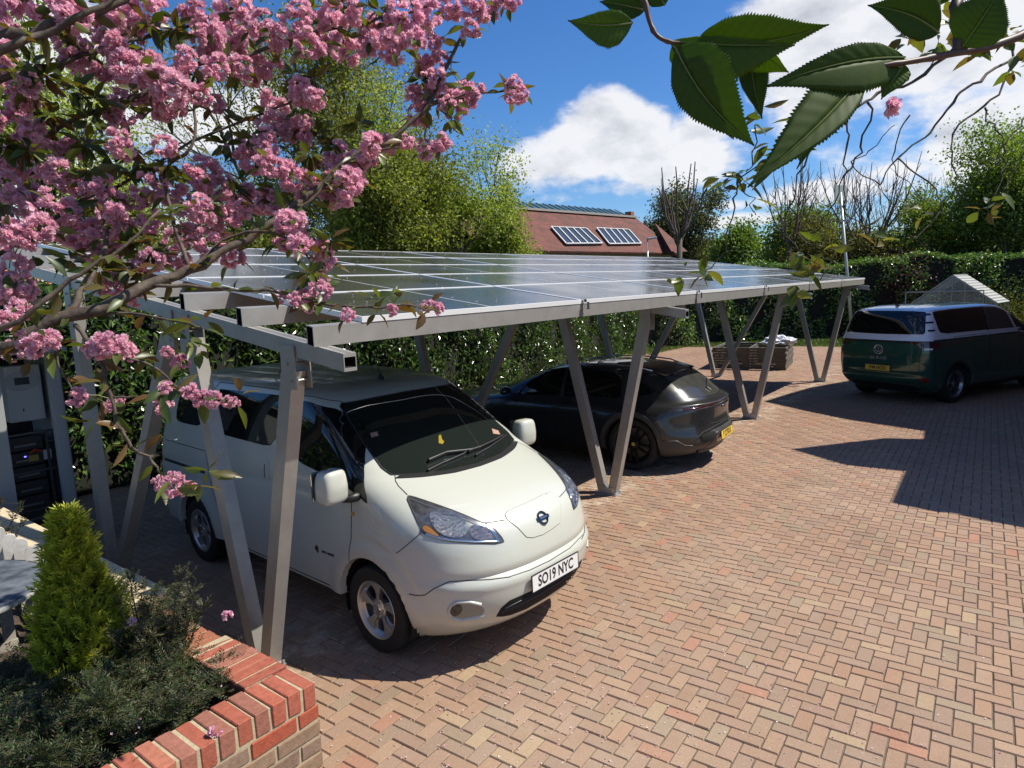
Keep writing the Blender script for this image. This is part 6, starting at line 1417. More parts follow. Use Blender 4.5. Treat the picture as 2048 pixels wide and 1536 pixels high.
T('bushy_tree', 'olive green bushy tree between the pole and the right edge', 1830, 420, 38, 230, MID+OLIVE[:1], 20000, .15, depth=4, n0=8, spread=.9, up=.2, trunk_h=1.2, leaf_spread=.5)
T('leafy_tree', 'large leafy green tree rising at the right edge over the greenhouse', 1985, 285, 34, 330, [(.13, .19, .035), (.17, .23, .05), (.10, .15, .03), (.21, .25, .07)], 34000, .13, depth=4, n0=9, forks=3, spread=.8, up=.45, trunk_h=2.0, leaf_spread=.55)
T('leafy_tree', 'leafy green tree beyond the right edge of the picture', 2260, 320, 36, 380, MID, 18000, .16, depth=4, n0=8, spread=.9, up=.4, trunk_h=2.0, leaf_spread=.6)
T('bushy_tree', 'dark shaded bushy tree behind the right end of the tall hedge', 1960, 505, 36, 260, DARKG, 15000, .14, depth=3, n0=9, spread=1.0, up=.1, trunk_h=1.0, leaf_spread=.5)
# pollarded and bare trees
def bare(label, u, vtop, d, wpx, n0, rad, base_v=500, dark=True, spread=.35, depth=3, th=.45, group='bare and pollarded trees', forks=2, tw=.022):
    h = hz(vtop, u, d); root = thing('bare_tree', label, 'tree', gbase(u, d), 0, group); m = MB(); w_ = wpx/FPX*d; k0 = h*th
    m.tube([(0, 0, 0), (.05, .02, k0*.5), (0, 0, k0)], [rad, rad*.8, rad*.75], 8)
    for i in range(n0):
        a = 2*math.pi*i/n0+rs.uniform(-.3, .3); z0 = k0*rs.uniform(.84, 1.0); r_ = w_/2*rs.uniform(.25, 1.0); tip = np.array([r_*math.cos(a), r_*math.sin(a), h*rs.uniform(.82, 1.02)]); p = np.array([0, 0, z0]); mid = np.array([tip[0]*.75, tip[1]*.75, z0+(tip[2]-z0)*.30]); pts = []
        for t in np.linspace(0, 1, 8): pts.append(p*(1-t)**2+2*mid*t*(1-t)+tip*t*t+rs.normal(0, .04, 3)*(t > 0))
        m.tube([Vector(q) for q in pts], [rad*.24*(1-.85*t)+tw*.5 for t in np.linspace(0, 1, 8)], 5)
        for lv in range(depth):
            for _ in range(forks+1):
                j = rs.integers(2, 7); q = pts[j]; dd = unit(pts[j+1]-pts[j]); nd = unit(dd+rs.normal(0, spread, 3)+[0, 0, .25]); ln = (h-q[2])*rs.uniform(.3, .8); e = q+nd*ln; mm = (q+e)/2+rs.normal(0, .10, 3)
                m.tube([Vector(q), Vector(mm), Vector(e)], [tw*1.1, tw*.8, tw*.4], 3, cap=False)
    m.build('limbs', barkd if dark else barkm, root, smooth=True)
bare('pollarded tree with a crown of stubby shoots in front of the dark evergreen', 1360, 345, 40, 125, 11, .22, th=.58, depth=1, forks=0, tw=.05)
bare('tall pollarded tree with upright rods left of the sign pole', 1575, 330, 40, 170, 9, .20, th=.52, depth=2, spread=.4)
bare('pollarded tree with many upright rods just right of the sign pole', 1725, 318, 38, 210, 11, .22, th=.48, depth=2, spread=.45)
bare('bare twiggy tree standing behind the other pollards', 1655, 315, 48, 200, 10, .14, th=.35, depth=3, spread=.5, dark=False, forks=3, tw=.018)
bare('bare twiggy tree between the pollards and the leafy tree', 1800, 345, 46, 180, 10, .14, th=.35, depth=3, spread=.5, dark=False, forks=3, tw=.018)
# far wooded skyline
n = 42000; aa = rs.uniform(-.25, 1.9, n); dd = rs.uniform(70, 110, n); hh_ = (3.2+1.4*np.sin(aa*17)+1.1*np.sin(aa*41+2)+.8*np.sin(aa*7))*rs.uniform(0, 1, n)**.7+1.0
P = np.stack([CAM[0]+np.sin(aa)*dd, CAM[1]+np.cos(aa)*dd, hh_], 1)
tag(link('distant_wood', leafmesh('distant_wood', P, sph(n), sph(n), .9, .55, palette(n, [(.07, .10, .03), (.10, .13, .04), (.05, .07, .025), (.12, .12, .05)], var=.2), crownm)), 'belt of distant green woodland along the skyline', 'woodland', kind='stuff')
# ================================================================ cherry tree in blossom, limbs reaching in from the left
chb = mat('cherry_bark', (.045, .03, .022), .8, noise=(26, .8, (.15, .115, .08)), bump=(60, .8, .004))
chl = leafmat('cherry_leaf', .38, .38, .5, gain=(1.5, 1.4, .35))
petm = leafmat('petal', .6, .42, .3, gain=(1.15, .95, 1.0))
CT = thing('cherry_tree', 'flowering cherry tree leaning in from the left, its limbs hung with double pink blossom', 'tree', (0, 0, 0))
trunk_at = Vector((-4.6, .6, 0))
LIMBS = [  # (pixel path with depth), start radius, end radius
    ([(-420, 300, 2.3), (-150, 150, 2.25), (0, 78, 2.2), (120, 52, 2.25), (200, 22, 2.3), (300, -30, 2.4), (420, -80, 2.5)], .028, .010),
    ([(-150, 200, 2.15), (0, 100, 2.1), (90, 68, 2.15), (210, 8, 2.2), (330, -60, 2.3)], .017, .007),
    ([(-300, 620, 2.5), (-100, 560, 2.5), (60, 470, 2.5), (160, 400, 2.55), (260, 360, 2.6), (420, 268, 2.7), (560, 215, 2.8), (640, 185, 2.85)], .010, .004),
    ([(-320, 760, 2.2), (-120, 740, 2.15), (0, 700, 2.1), (110, 645, 2.15), (220, 605, 2.2), (300, 572, 2.3), (380, 540, 2.4), (470, 490, 2.5), (560, 436, 2.6), (640, 372, 2.7), (700, 320, 2.75), (790, 268, 2.8), (850, 215, 2.85), (905, 110, 2.9), (945, 40, 2.95), (975, -20, 3.0)], .025, .005),
    ([(-200, 260, 2.4), (0, 160, 2.35), (75, 146, 2.4), (165, 112, 2.45), (240, 88, 2.5), (340, 60, 2.6), (480, 20, 2.7)], .013, .006),
    ([(60, 300, 2.5), (140, 240, 2.5), (230, 215, 2.5), (300, 180, 2.55), (390, 130, 2.6), (470, 120, 2.65), (560, 85, 2.7), (640, 62, 2.75), (760, 40, 2.8), (860, 10, 2.85)], .012, .005),
    ([(110, 645, 2.15), (150, 610, 2.2), (185, 560, 2.3), (210, 480, 2.4), (235, 400, 2.5)], .014, .005),
    ([(380, 540, 2.4), (350, 450, 2.45), (330, 340, 2.5), (385, 295, 2.5), (388, 200, 2.55), (400, 140, 2.6)], .008, .004),
    ([(560, 436, 2.6), (620, 400, 2.65), (680, 330, 2.7), (780, 296, 2.75), (880, 290, 2.8)], .007, .003),
    ([(850, 215, 2.85), (930, 190, 2.9), (1010, 182, 2.95), (1040, 185, 2.95)], .006, .003),
    ([(-100, 700, 2.0), (40, 640, 2.0), (140, 560, 2.05), (225, 510, 2.1), (320, 420, 2.2)], .010, .004),
    # the thin shoots hanging in front of the carport
    ([(150, 650, 2.1), (200, 720, 2.05), (222, 790, 2.05), (240, 860, 2.05), (270, 900, 2.05), (305, 920, 2.05), (318, 945, 2.05)], .0075, .0035),
    ([(205, 690, 2.07), (250, 715, 2.07), (300, 730, 2.1), (345, 765, 2.1), (360, 790, 2.1), (420, 800, 2.1)], .005, .0025),
    ([(225, 794, 2.05), (270, 794, 2.06), (310, 796, 2.07)], .004, .0025),
    ([(110, 690, 2.1), (118, 730, 2.1), (140, 770, 2.1), (150, 790, 2.1)], .004, .0025),
    ([(300, 572, 2.3), (400, 574, 2.35), (470, 578, 2.4), (560, 585, 2.42), (640, 606, 2.42), (735, 615, 2.42), (820, 612, 2.42), (850, 622, 2.42)], .0065, .003),
    ([(380, 540, 2.4), (470, 470, 2.5), (560, 470, 2.5), (620, 520, 2.5), (645, 580, 2.5)], .006, .003),
    ([(110, 645, 2.15), (230, 625, 2.2), (340, 640, 2.2), (405, 655, 2.2)], .006, .003),
]
def path3(pts):
    P = [at(*p) for p in pts]; out = []
    for i in range(len(P)-1):
        p0 = P[max(i-1, 0)]; p1 = P[i]; p2 = P[i+1]; p3 = P[min(i+2, len(P)-1)]
        for k in range(4):
            t = k/4; out.append(.5*((2*p1)+(p2-p0)*t+(2*p0-5*p1+4*p2-p3)*t*t+(3*p1-p0-3*p2+p3)*t**3))
    out.append(P[-1]); return out
def limb_mesh(limbs, root, name, m, wob=.006):
    curves = []
    for pts, r0, r1 in limbs:
        c = path3(pts); n = len(c); c = [p+Vector(rs.normal(0, min(wob, r0*.35), 3)) if 0 < i < n-1 else p for i, p in enumerate(c)]
        mb = MB(); rr = [(r0+(r1-r0)*i/(n-1))*(1+rs.normal(0, .05)) for i in range(n)]
        mb.tube(c, rr, 8); mb.build(name, m, root, smooth=True); curves.append(c)
    return curves
curves = limb_mesh(LIMBS, CT, 'branch', chb)
m = MB(); j0 = at(-420, 300, 2.3); j1 = at(-320, 760, 2.2); j2 = at(-300, 620, 2.5)
fork = Vector((-4.25, .75, 1.6)); m.tube([trunk_at, Vector((-4.5, .65, .8)), fork], [.16, .13, .11], 12); m.tube([fork, (fork+j0)/2+Vector((0, 0, .15)), j0], [.09, .06, .04], 10); m.tube([fork, (fork+j1)/2, j1], [.08, .05, .034], 10); m.tube([fork, (fork+j2)/2+Vector((0, 0, .1)), j2], [.05, .03, .012], 8)
m.build('trunk', chb, CT, smooth=True)
# blossom clusters: centre pixel, radius px, depth
BL = [(30, 30, 48, 2.3), (95, 10, 50, 2.3), (140, 30, 42, 2.35), (235, 15, 50, 2.4), (300, 25, 40, 2.45), (405, 40, 46, 2.6), (420, 80, 42, 2.6), (450, 60, 50, 2.65), (480, 15, 40, 2.7), (520, 50, 34, 2.7), (470, 95, 32, 2.65),
      (560, 70, 34, 2.75), (600, 30, 30, 2.75), (620, 90, 36, 2.75), (660, 50, 44, 2.8), (690, 95, 38, 2.8), (700, 20, 30, 2.8), (745, 75, 42, 2.85), (780, 90, 40, 2.85), (810, 40, 44, 2.85), (850, 25, 40, 2.9), (830, 80, 26, 2.9), (900, 10, 30, 2.95), (950, 15, 36, 3.0), (985, 10, 30, 3.0), (1020, 0, 24, 3.0),
      (150, 100, 40, 2.4), (205, 70, 36, 2.4), (230, 95, 34, 2.4), (130, 85, 30, 2.4), (265, 60, 30, 2.45), (165, 130, 30, 2.45), (255, 135, 40, 2.5), (225, 155, 38, 2.5), (290, 120, 30, 2.5), (310, 160, 40, 2.55), (345, 175, 44, 2.55), (375, 155, 38, 2.55), (280, 190, 34, 2.55), (245, 225, 38, 2.55), (335, 210, 40, 2.55), (370, 120, 30, 2.6), (430, 130, 30, 2.65), (480, 130, 26, 2.65), (530, 120, 36, 2.7), (500, 155, 22, 2.7),
      (10, 105, 26, 2.3), (15, 160, 34, 2.35), (45, 200, 34, 2.4), (60, 170, 28, 2.4), (20, 240, 40, 2.4), (70, 270, 38, 2.45), (130, 300, 34, 2.45), (35, 330, 44, 2.45), (110, 340, 36, 2.45), (15, 375, 34, 2.45), (60, 400, 40, 2.45), (110, 420, 44, 2.5), (160, 375, 36, 2.5), (200, 380, 38, 2.5), (225, 425, 30, 2.5), (80, 455, 34, 2.45), (30, 470, 40, 2.4), (150, 465, 46, 2.45), (200, 470, 44, 2.45), (240, 455, 34, 2.5), (180, 500, 30, 2.45), (30, 530, 34, 2.4), (15, 585, 36, 2.35), (50, 580, 30, 2.35),
      (310, 370, 34, 2.55), (355, 395, 34, 2.55), (405, 350, 42, 2.6), (440, 375, 36, 2.6), (330, 290, 26, 2.5), (240, 290, 34, 2.5), (270, 400, 26, 2.5), (300, 440, 30, 2.5), (400, 420, 34, 2.55), (440, 445, 34, 2.6), (350, 500, 40, 2.45), (300, 520, 38, 2.4), (250, 530, 34, 2.35), (220, 570, 30, 2.3), (420, 490, 34, 2.5), (380, 470, 26, 2.5), (465, 515, 26, 2.5), (260, 590, 26, 2.3),
      (545, 215, 34, 2.75), (550, 250, 36, 2.75), (530, 285, 32, 2.75), (575, 265, 26, 2.75), (605, 245, 22, 2.8), (600, 185, 30, 2.8), (630, 195, 26, 2.8), (610, 280, 24, 2.75), (400, 190, 24, 2.6), (430, 210, 22, 2.6), (500, 320, 30, 2.65), (480, 300, 26, 2.65), (540, 330, 34, 2.65), (580, 350, 36, 2.65), (610, 375, 34, 2.65), (500, 400, 34, 2.6), (540, 405, 32, 2.6), (470, 420, 34, 2.6), (640, 350, 34, 2.7), (680, 320, 40, 2.7), (720, 330, 40, 2.7), (660, 385, 36, 2.7), (700, 365, 34, 2.7), (740, 295, 32, 2.75), (690, 395, 22, 2.7), (770, 290, 24, 2.75), (580, 440, 34, 2.6), (600, 455, 24, 2.6), (570, 480, 28, 2.55), (600, 490, 28, 2.55), (640, 500, 30, 2.55), (650, 525, 24, 2.55),
      (855, 130, 34, 2.9), (870, 165, 34, 2.9), (835, 190, 28, 2.85), (880, 190, 26, 2.9), (840, 230, 26, 2.85), (905, 210, 30, 2.9), (945, 190, 30, 2.9), (925, 180, 24, 2.9), (1025, 172, 22, 2.95), (1040, 190, 20, 2.95), (1020, 195, 16, 2.95), (880, 290, 26, 2.8), (850, 300, 22, 2.8), (815, 285, 18, 2.8), (870, 85, 20, 2.9), (940, 60, 22, 2.95), (880, 115, 18, 2.9),
      (65, 690, 34, 2.1), (30, 700, 26, 2.1), (95, 680, 28, 2.1), (215, 690, 34, 2.1), (240, 695, 30, 2.1), (190, 700, 24, 2.1), (255, 705, 20, 2.1), (335, 705, 14, 2.2), (360, 725, 20, 2.2), (380, 785, 20, 2.1), (400, 795, 20, 2.1), (425, 798, 20, 2.1), (330, 775, 16, 2.1), (325, 810, 20, 2.1), (455, 805, 15, 2.1), (470, 805, 12, 2.1), (222, 810, 16, 2.05), (240, 803, 10, 2.05), (155, 795, 22, 2.1),
      (325, 965, 20, 2.05), (350, 955, 18, 2.05), (345, 975, 20, 2.05), (380, 975, 16, 2.05), (362, 982, 14, 2.05), (615, 600, 26, 2.42), (640, 580, 24, 2.45), (590, 600, 18, 2.42), (695, 632, 17, 2.40), (855, 612, 16, 2.42), (876, 616, 15, 2.42), (640, 550, 24, 2.45), (785, 620, 15, 2.42), (40, 620, 26, 2.2), (10, 640, 24, 2.2), (560, 595, 14, 2.42)]
def flower_tmpl(npet, r_, seed):
    g = np.random.default_rng(seed); V = []; F = []; sh = []
    for k in range(npet):
        lay = k/npet; th = k*2.399+g.normal(0, .2); el_ = 1.35-lay*1.25+g.normal(0, .12)
        d = np.array([math.cos(th)*math.cos(el_), math.sin(th)*math.cos(el_), math.sin(el_)]); s_ = unit(np.cross(d, [0, 0, 1.0])+g.normal(0, .15, 3)); n_ = np.cross(s_, d); L_ = r_*g.uniform(.8, 1.08); w_ = r_*g.uniform(.34, .50)
        b = len(V); V += [np.zeros(3), d*L_*.62+s_*w_-n_*.12*r_, d*L_*1.0+s_*w_*.5+n_*.05*r_, d*L_*.86+n_*.10*r_, d*L_*.98-s_*w_*.5+n_*.04*r_, d*L_*.62-s_*w_-n_*.12*r_]
        F += [(b, b+1, b+2, b+3), (b, b+3, b+4, b+5)]; sh += [lay, lay]
    return np.array(V), np.array(F), np.array(sh)
FT = [flower_tmpl(17, 1.0, s_) for s_ in range(5)]
def cluster_mesh(name, rad, seed, nfl):
    g = np.random.default_rng(seed); Vs = []; Fs = []; Cs = []; k = 0
    for i in range(nfl):
        d = unit(g.normal(size=3)); d = unit(d*[1, 1, .9]); c = d*rad*g.uniform(.45, .95); V, F, sh = FT[g.integers(0, 5)]
        up_ = unit(d+g.normal(0, .25, 3)); a = unit(np.cross(up_, g.normal(size=3))); b_ = np.cross(up_, a); Mx = np.stack([a, b_, up_], 1); r_ = .0205*g.uniform(.85, 1.2)
        Vs.append(V@Mx.T*r_+c); Fs.append(F+k); k += len(V)
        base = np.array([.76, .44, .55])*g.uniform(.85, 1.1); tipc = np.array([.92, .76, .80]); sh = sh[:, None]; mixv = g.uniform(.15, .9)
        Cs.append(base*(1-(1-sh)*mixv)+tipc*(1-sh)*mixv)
    Vs = np.concatenate(Vs); Fs = np.concatenate(Fs); Cs = np.concatenate(Cs)
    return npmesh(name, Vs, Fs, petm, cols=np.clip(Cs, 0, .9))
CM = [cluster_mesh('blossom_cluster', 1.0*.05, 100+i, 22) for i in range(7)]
pal_leaf = [(.09, .11, .028), (.07, .10, .02), (.12, .10, .03), (.05, .08, .016), (.11, .14, .03), (.12, .07, .028)]
LP = []; 
def nearest(p):
    best = None; bd = 1e9
    for c in curves:
        for q in c:
            d = (q-p).length_squared
            if d < bd: bd = d; best = q
    return best
order = sorted(range(len(BL)), key=lambda i: -BL[i][2]/BL[i][3]); extra = []
ped = MB()
for rank, i in enumerate(order):
    u, v, r_, d = BL[i]; d = d+rs.uniform(-.16, .22); c = at(u, v, d); rad = r_/FPX*d
    if rank < 98:
        o = link('blossom_cluster', CM[rank % 7], CT, c); s_ = rad/.060; o.scale = (s_, s_, s_*rs.uniform(.85, 1.05)); o.rotation_euler = tuple(rs.uniform(0, 6.28, 3))
    else: extra.append((c, rad))
    q = nearest(c); ped.tube([q, (q+c)/2+Vector((0, 0, .01)), c], [.0022, .0018, .0014], 4, cap=False)
    for _ in range(int(1+r_/11) if v < 590 else 1): LP.append((c, rad))
# the small remaining clusters are one part, past the hundred largest
V_ = []; F_ = []; C_ = []; k = 0
for (c, rad) in extra:
    me0 = CM[rs.integers(0, 7)]; n = len(me0.vertices); co = np.empty(n*3, np.float32); me0.vertices.foreach_get('co', co); co = co.reshape(-1, 3); R_ = np.array(Matrix.Rotation(rs.uniform(0, 6.28), 3, 'Z') @ Matrix.Rotation(rs.uniform(0, 6.28), 3, 'X')); s_ = rad/.058
    f = np.empty(len(me0.polygons)*4, np.int32); me0.polygons.foreach_get('vertices', f); cc = np.empty(len(me0.loops)*4, np.float32); me0.color_attributes['tint'].data.foreach_get('color', cc)
    V_.append(co@R_.T*s_+np.array(c)); F_.append(f.reshape(-1, 4)+k); C_.append(cc.reshape(-1, 4, 4)[:, 0, :3]); k += n
tag(link('small_blossoms', npmesh('small_blossoms', np.concatenate(V_), np.concatenate(F_), petm, cols=np.concatenate(C_)), CT), kind='stuff')
tag(ped.build('flower_stalks', mat('stalk_green', (.12, .14, .04), .6), CT), kind='stuff')
# leaves: 8-point blades
def blades(P, D, Nn, ln, wd, cols, name, parent, m):
    P = np.asarray(P); n = len(P); D = unit(np.asarray(D)); S = unit(np.cross(D, Nn)); U = np.cross(S, D); ln = np.asarray(ln)[:, None]; wd = np.asarray(wd)[:, None]
    prof = [(0, 0), (.18, .30), (.42, .5), (.68, .40), (.88, .17), (1.0, 0)]; mid = [P+D*ln*t-U*ln*.22*t*t for t, _ in prof]; V = []
    for (t, w_), q in zip(prof, mid): V += [q+S*wd*w_+U*wd*w_*.35, q, q-S*wd*w_+U*wd*w_*.35]
    V = np.stack(V, 1); F = []
    for i in range(5): F += [(3*i, 3*i+1, 3*i+4, 3*i+3), (3*i+1, 3*i+2, 3*i+5, 3*i+4)]
    F = (np.arange(n)*18)[:, None, None]+np.array(F)[None]
    return link(name, npmesh(name, V.reshape(-1, 3), F.transpose(1, 0, 2).reshape(-1, 4), m, cols=np.tile(cols, (10, 1)), smooth=True), parent)
P = []; D = []
for (c, rad) in LP:
    d = unit(rs.normal(size=3)*[1, 1, .55]); P.append(np.array(c)+d*rad*.7); D.append(d+np.array([0, 0, -.15]))
for c in curves:                                             # leaves all along the twigs
    for q in c[4:]:
        if rs.uniform() < (.55 if q.z < 2.45 else 1.4):
            d = unit(rs.normal(size=3)*[1, 1, .6]); P.append(np.array(q)+d*.008); D.append(d)
P = np.array(P); n = len(P)
# tufts of leaf where the photograph shows them
TUFT = [(60, 190, 2.35), (100, 230, 2.4), (150, 180, 2.4), (180, 240, 2.4), (190, 200, 2.45), (90, 150, 2.3), (60, 130, 2.3), (170, 290, 2.45), (260, 340, 2.5), (290, 330, 2.5), (230, 330, 2.5), (330, 330, 2.5), (180, 340, 2.45), (280, 480, 2.4), (240, 490, 2.35), (260, 540, 2.3), (290, 560, 2.3), (300, 500, 2.35), (390, 650, 2.15), (380, 680, 2.15), (410, 640, 2.15), (400, 700, 2.15), (100, 700, 2.05), (60, 720, 2.05), (30, 300, 2.4), (60, 300, 2.4), (10, 290, 2.4), (450, 290, 2.65), (500, 270, 2.65), (620, 310, 2.7), (640, 270, 2.75), (660, 290, 2.75), (550, 390, 2.6), (470, 380, 2.6), (590, 150, 2.8), (630, 160, 2.8), (900, 240, 2.85), (840, 160, 2.85), (720, 250, 2.75), (410, 410, 2.55), (130, 60, 2.4), (300, 50, 2.45), (350, 60, 2.5), (690, 10, 2.8), (760, 20, 2.8), (620, 20, 2.75), (205, 800, 2.05), (195, 840, 2.05), (320, 790, 2.07), (410, 940, 2.05), (400, 965, 2.05), (420, 945, 2.05), (480, 790, 2.1), (350, 780, 2.08), (760, 600, 2.42), (740, 595, 2.42), (800, 598, 2.42), (755, 625, 2.42), (620, 545, 2.45), (655, 610, 2.45), (660, 480, 2.55), (140, 520, 2.4), (200, 540, 2.35)]
for (u, v, d) in TUFT:
    c = np.array(at(u, v, d+rs.uniform(-.05, .1)))
    for _ in range(3 if v > 590 else 16):
        dd_ = unit(rs.normal(size=3)*[1, 1, .7]+[0, 0, -.1]); P = np.vstack([P, c+dd_*.01]); D.append(dd_)
D = np.array(D); n = len(P)
blades(P, D, rs.normal(size=(n, 3))*.6+[0, 0, 1], rs.uniform(.045, .095, n), rs.uniform(.020, .036, n), palette(n, pal_leaf, var=.25), 'leaves', CT, chl)
# ================================================================ overhanging branch with big serrated leaves, close to the lens
OB = thing('overhanging_branch', 'cherry branch with large serrated leaves hanging close overhead at the upper right', 'branch', (0, 0, 0))
sapm = mat('young_shoot', (.09, .035, .022), .5, noise=(60, .5, (.08, .06, .03)))
OL = [([(2330, -120, .60), (2100, 40, .56), (1990, 90, .55), (1915, 105, .54), (1850, 118, .535), (1790, 128, .53), (1735, 135, .53)], .0042, .0016),
      ([(1260, -60, .52), (1288, 0, .52), (1300, 45, .52), (1315, 72, .52), (1345, 85, .52), (1392, 84, .52)], .0024, .0012),
      ([(1990, -70, .58), (1915, 0, .55), (1918, 50, .545), (1912, 104, .54)], .005, .003)]
for pts, r0, r1 in OL:
    c = path3(pts); nn_ = len(c); mb = MB(); mb.tube(c, [r0+(r1-r0)*i/(nn_-1)+(.0006 if i % 5 == 0 else 0) for i in range(nn_)], 10); mb.build('shoot', sapm, OB, smooth=True)
bigleaf = leafmat('big_leaf', .55, .55, .3, gain=(2.0, 1.9, .4))
def serrated(base, tip, wl, wr, bend, col, nteeth=22, fold=.25, twist=0.0, name='leaf', parent=None, thick=.0004):
    """base/tip = (u, v, depth); wl, wr half widths in metres on the two sides"""
    a = at(*base); b = at(*tip); ax_ = (b-a); ln = ax_.length; ax_.normalize(); view = (Vector(CAM)-(a+b)/2).normalized()
    s_ = ax_.cross(view).normalized(); nrm = s_.cross(ax_).normalized()
    s_ = (Matrix.Rotation(twist, 3, ax_) @ s_); nrm = s_.cross(ax_).normalized()
    V = []; n = nteeth*2; F = []; C = []; cols_ = 5
    for i in range(n+1):
        t = i/n; w_ = max(0, 1.12*math.sin(math.pi*t**.74)**1.0*(1-.45*t**3))
        mid = a+ax_*ln*t+s_*bend*ln*math.sin(math.pi*t)*.5+nrm*(-.22*ln*(t-.3)**2)
        saw = (.0 if i % 2 == 0 else .10+.04*math.sin(i*2.7)) if 0 < i < n else 0
        for side, ww in ((1, wl), (-1, wr)):
            for k in range(cols_+1):
                q = k/cols_; e = ww*w_*q*(1 + (saw if k == cols_ else 0)); fw = .0 if k < cols_ else (.012*ln if saw else 0)
                vein = .0003*math.sin((t*11-q*1.6)*2*math.pi)*q*(1-q)*3
                V.append(mid+s_*side*e+nrm*(fold*e*(1-.5*q)+vein)+ax_*fw)
    R2 = 2*(cols_+1)
    for i in range(n):
        for sd in (0, 1):
            for k in range(cols_):
                p = i*R2+sd*(cols_+1)+k; qd = (p, p+1, p+1+R2, p+R2); F.append(qd if sd == 0 else qd[::-1])
                g_ = 1.0+.05*math.sin((i/n*11-k/cols_*1.6)*2*math.pi); C.append([x*g_ for x in col])
    me = npmesh(name, V, F, bigleaf, cols=np.array(C), smooth=True); o = link(name, me, parent or OB)
    so_ = o.modifiers.new('thickness', 'SOLIDIFY'); so_.thickness = thick
    m_ = MB(); P2 = [a+ax_*ln*t+s_*bend*ln*math.sin(math.pi*t)*.5+nrm*(-.22*ln*(t-.3)**2+.0004) for t in np.linspace(0, .97, 12)]
    m_.tube(P2, [.0009*(1-.8*t) for t in np.linspace(0, 1, 12)], 5); m_.build('midrib', mat('midrib_green', (.14, .17, .04), .5), o)
    return o
g1_ = (.085, .14, .02); g2_ = (.11, .18, .025); g3_ = (.07, .12, .018)
LV = [  # base, tip, left/right half width px, bend, colour, twist
    ((1392, 84, .52), (1664, 56, .50), 26, 44, .10, g1_, .25), ((1340, 82, .52), (1596, 84, .505), 60, 12, .05, g2_, -.2),
    ((1350, 95, .52), (1500, 288, .50), 38, 60, .10, g1_, .15), ((1480, 88, .53), (1575, 150, .53), 30, 16, -.1, g2_, .4),
    ((1500, 92, .54), (1528, 232, .54), 22, 26, .1, g3_, -.3), ((1266, 45, .52), (1140, 38, .51), 22, 34, -.12, g2_, .2), ((1345, 90, .52), (1395, 146, .53), 22, 12, -.1, g2_, .3),
    ((1815, 112, .535), (1552, 162, .50), 26, 50, .06, g1_, .2), ((1735, 140, .53), (1514, 350, .49), 50, 30, -.06, g1_, .12), ((1700, 150, .54), (1590, 322, .53), 22, 20, -.06, g2_, .5),
    ((1810, 128, .535), (1766, 192, .53), 24, 20, .05, g2_, .1), ((1880, 66, .54), (1745, 8, .53), 40, 30, .1, g3_, .3), ((1924, 95, .54), (2010, -30, .52), 44, 46, 0, g1_, .1), ((1935, 92, .55), (2010, 70, .54), 22, 20, .1, g2_, .5),
    ((1290, 20, .53), (1200, 0, .53), 20, 20, 0, g3_, .3), ((1900, 0, .55), (1850, -60, .55), 35, 35, 0, g3_, 0), ((1330, 10, .54), (1300, -40, .54), 20, 20, 0, g3_, 0)]
for (b_, t_, wl, wr, bend, col, tw_) in LV:
    k = (b_[2]+t_[2])/2/FPX*1.08; serrated(b_, t_, wl*k, wr*k, bend, col, nteeth=42, twist=tw_)
# small leaves and hanging twigs further back on the same branch
TW = [([(2300, 60, 1.7), (2048, 110, 1.65), (1960, 160, 1.6), (1900, 210, 1.6), (1860, 260, 1.6), (1795, 315, 1.6), (1760, 370, 1.6)], .006, .002), ([(1795, 315, 1.6), (1850, 360, 1.6), (1880, 400, 1.6), (1870, 440, 1.6), (1820, 470, 1.6)], .003, .0015),
      ([(2200, 20, 1.7), (2040, 60, 1.65), (2020, 150, 1.6), (1970, 215, 1.6), (1910, 262, 1.6), (1905, 330, 1.6), (1920, 400, 1.6)], .005, .002), ([(1970, 215, 1.6), (1990, 260, 1.6), (2010, 300, 1.6), (2000, 360, 1.6), (1975, 420, 1.6)], .003, .0015), ([(2100, 180, 1.65), (2048, 240, 1.6), (2015, 285, 1.6), (1990, 330, 1.6)], .003, .002),
      ([(1930, 80, 1.3), (1850, 150, 1.3), (1760, 190, 1.3), (1690, 230, 1.3), (1600, 280, 1.35), (1540, 310, 1.4), (1480, 355, 1.4)], .005, .002), ([(1735, 205, 1.3), (1725, 290, 1.35), (1690, 340, 1.4), (1670, 400, 1.45), (1640, 450, 1.5)], .003, .0015), ([(1690, 230, 1.3), (1700, 290, 1.35), (1690, 360, 1.4), (1700, 430, 1.45), (1750, 480, 1.5)], .0028, .0013),
      ([(1480, 355, 1.4), (1465, 400, 1.42), (1455, 470, 1.45), (1440, 520, 1.48), (1400, 560, 1.5)], .0028, .0014), ([(1480, 365, 1.4), (1500, 400, 1.42), (1512, 430, 1.42)], .0022, .0012), ([(1640, 240, 1.35), (1610, 330, 1.4), (1580, 400, 1.45), (1575, 470, 1.5), (1640, 530, 1.5)], .003, .0014), ([(1580, 400, 1.45), (1600, 470, 1.5), (1665, 500, 1.5), (1640, 560, 1.5)], .0025, .0012), ([(1760, 370, 1.6), (1700, 330, 1.6), (1740, 300, 1.55), (1790, 250, 1.5)], .0022, .0012), ([(1820, 230, 1.5), (1790, 300, 1.55), (1800, 350, 1.6), (1850, 400, 1.6)], .0022, .0012), ([(1510, 250, 1.4), (1508, 320, 1.42), (1495, 345, 1.42)], .0022, .0014), ([(2048, 300, 1.6), (2030, 340, 1.6), (2000, 395, 1.6)], .002, .0012)]
tc_ = []
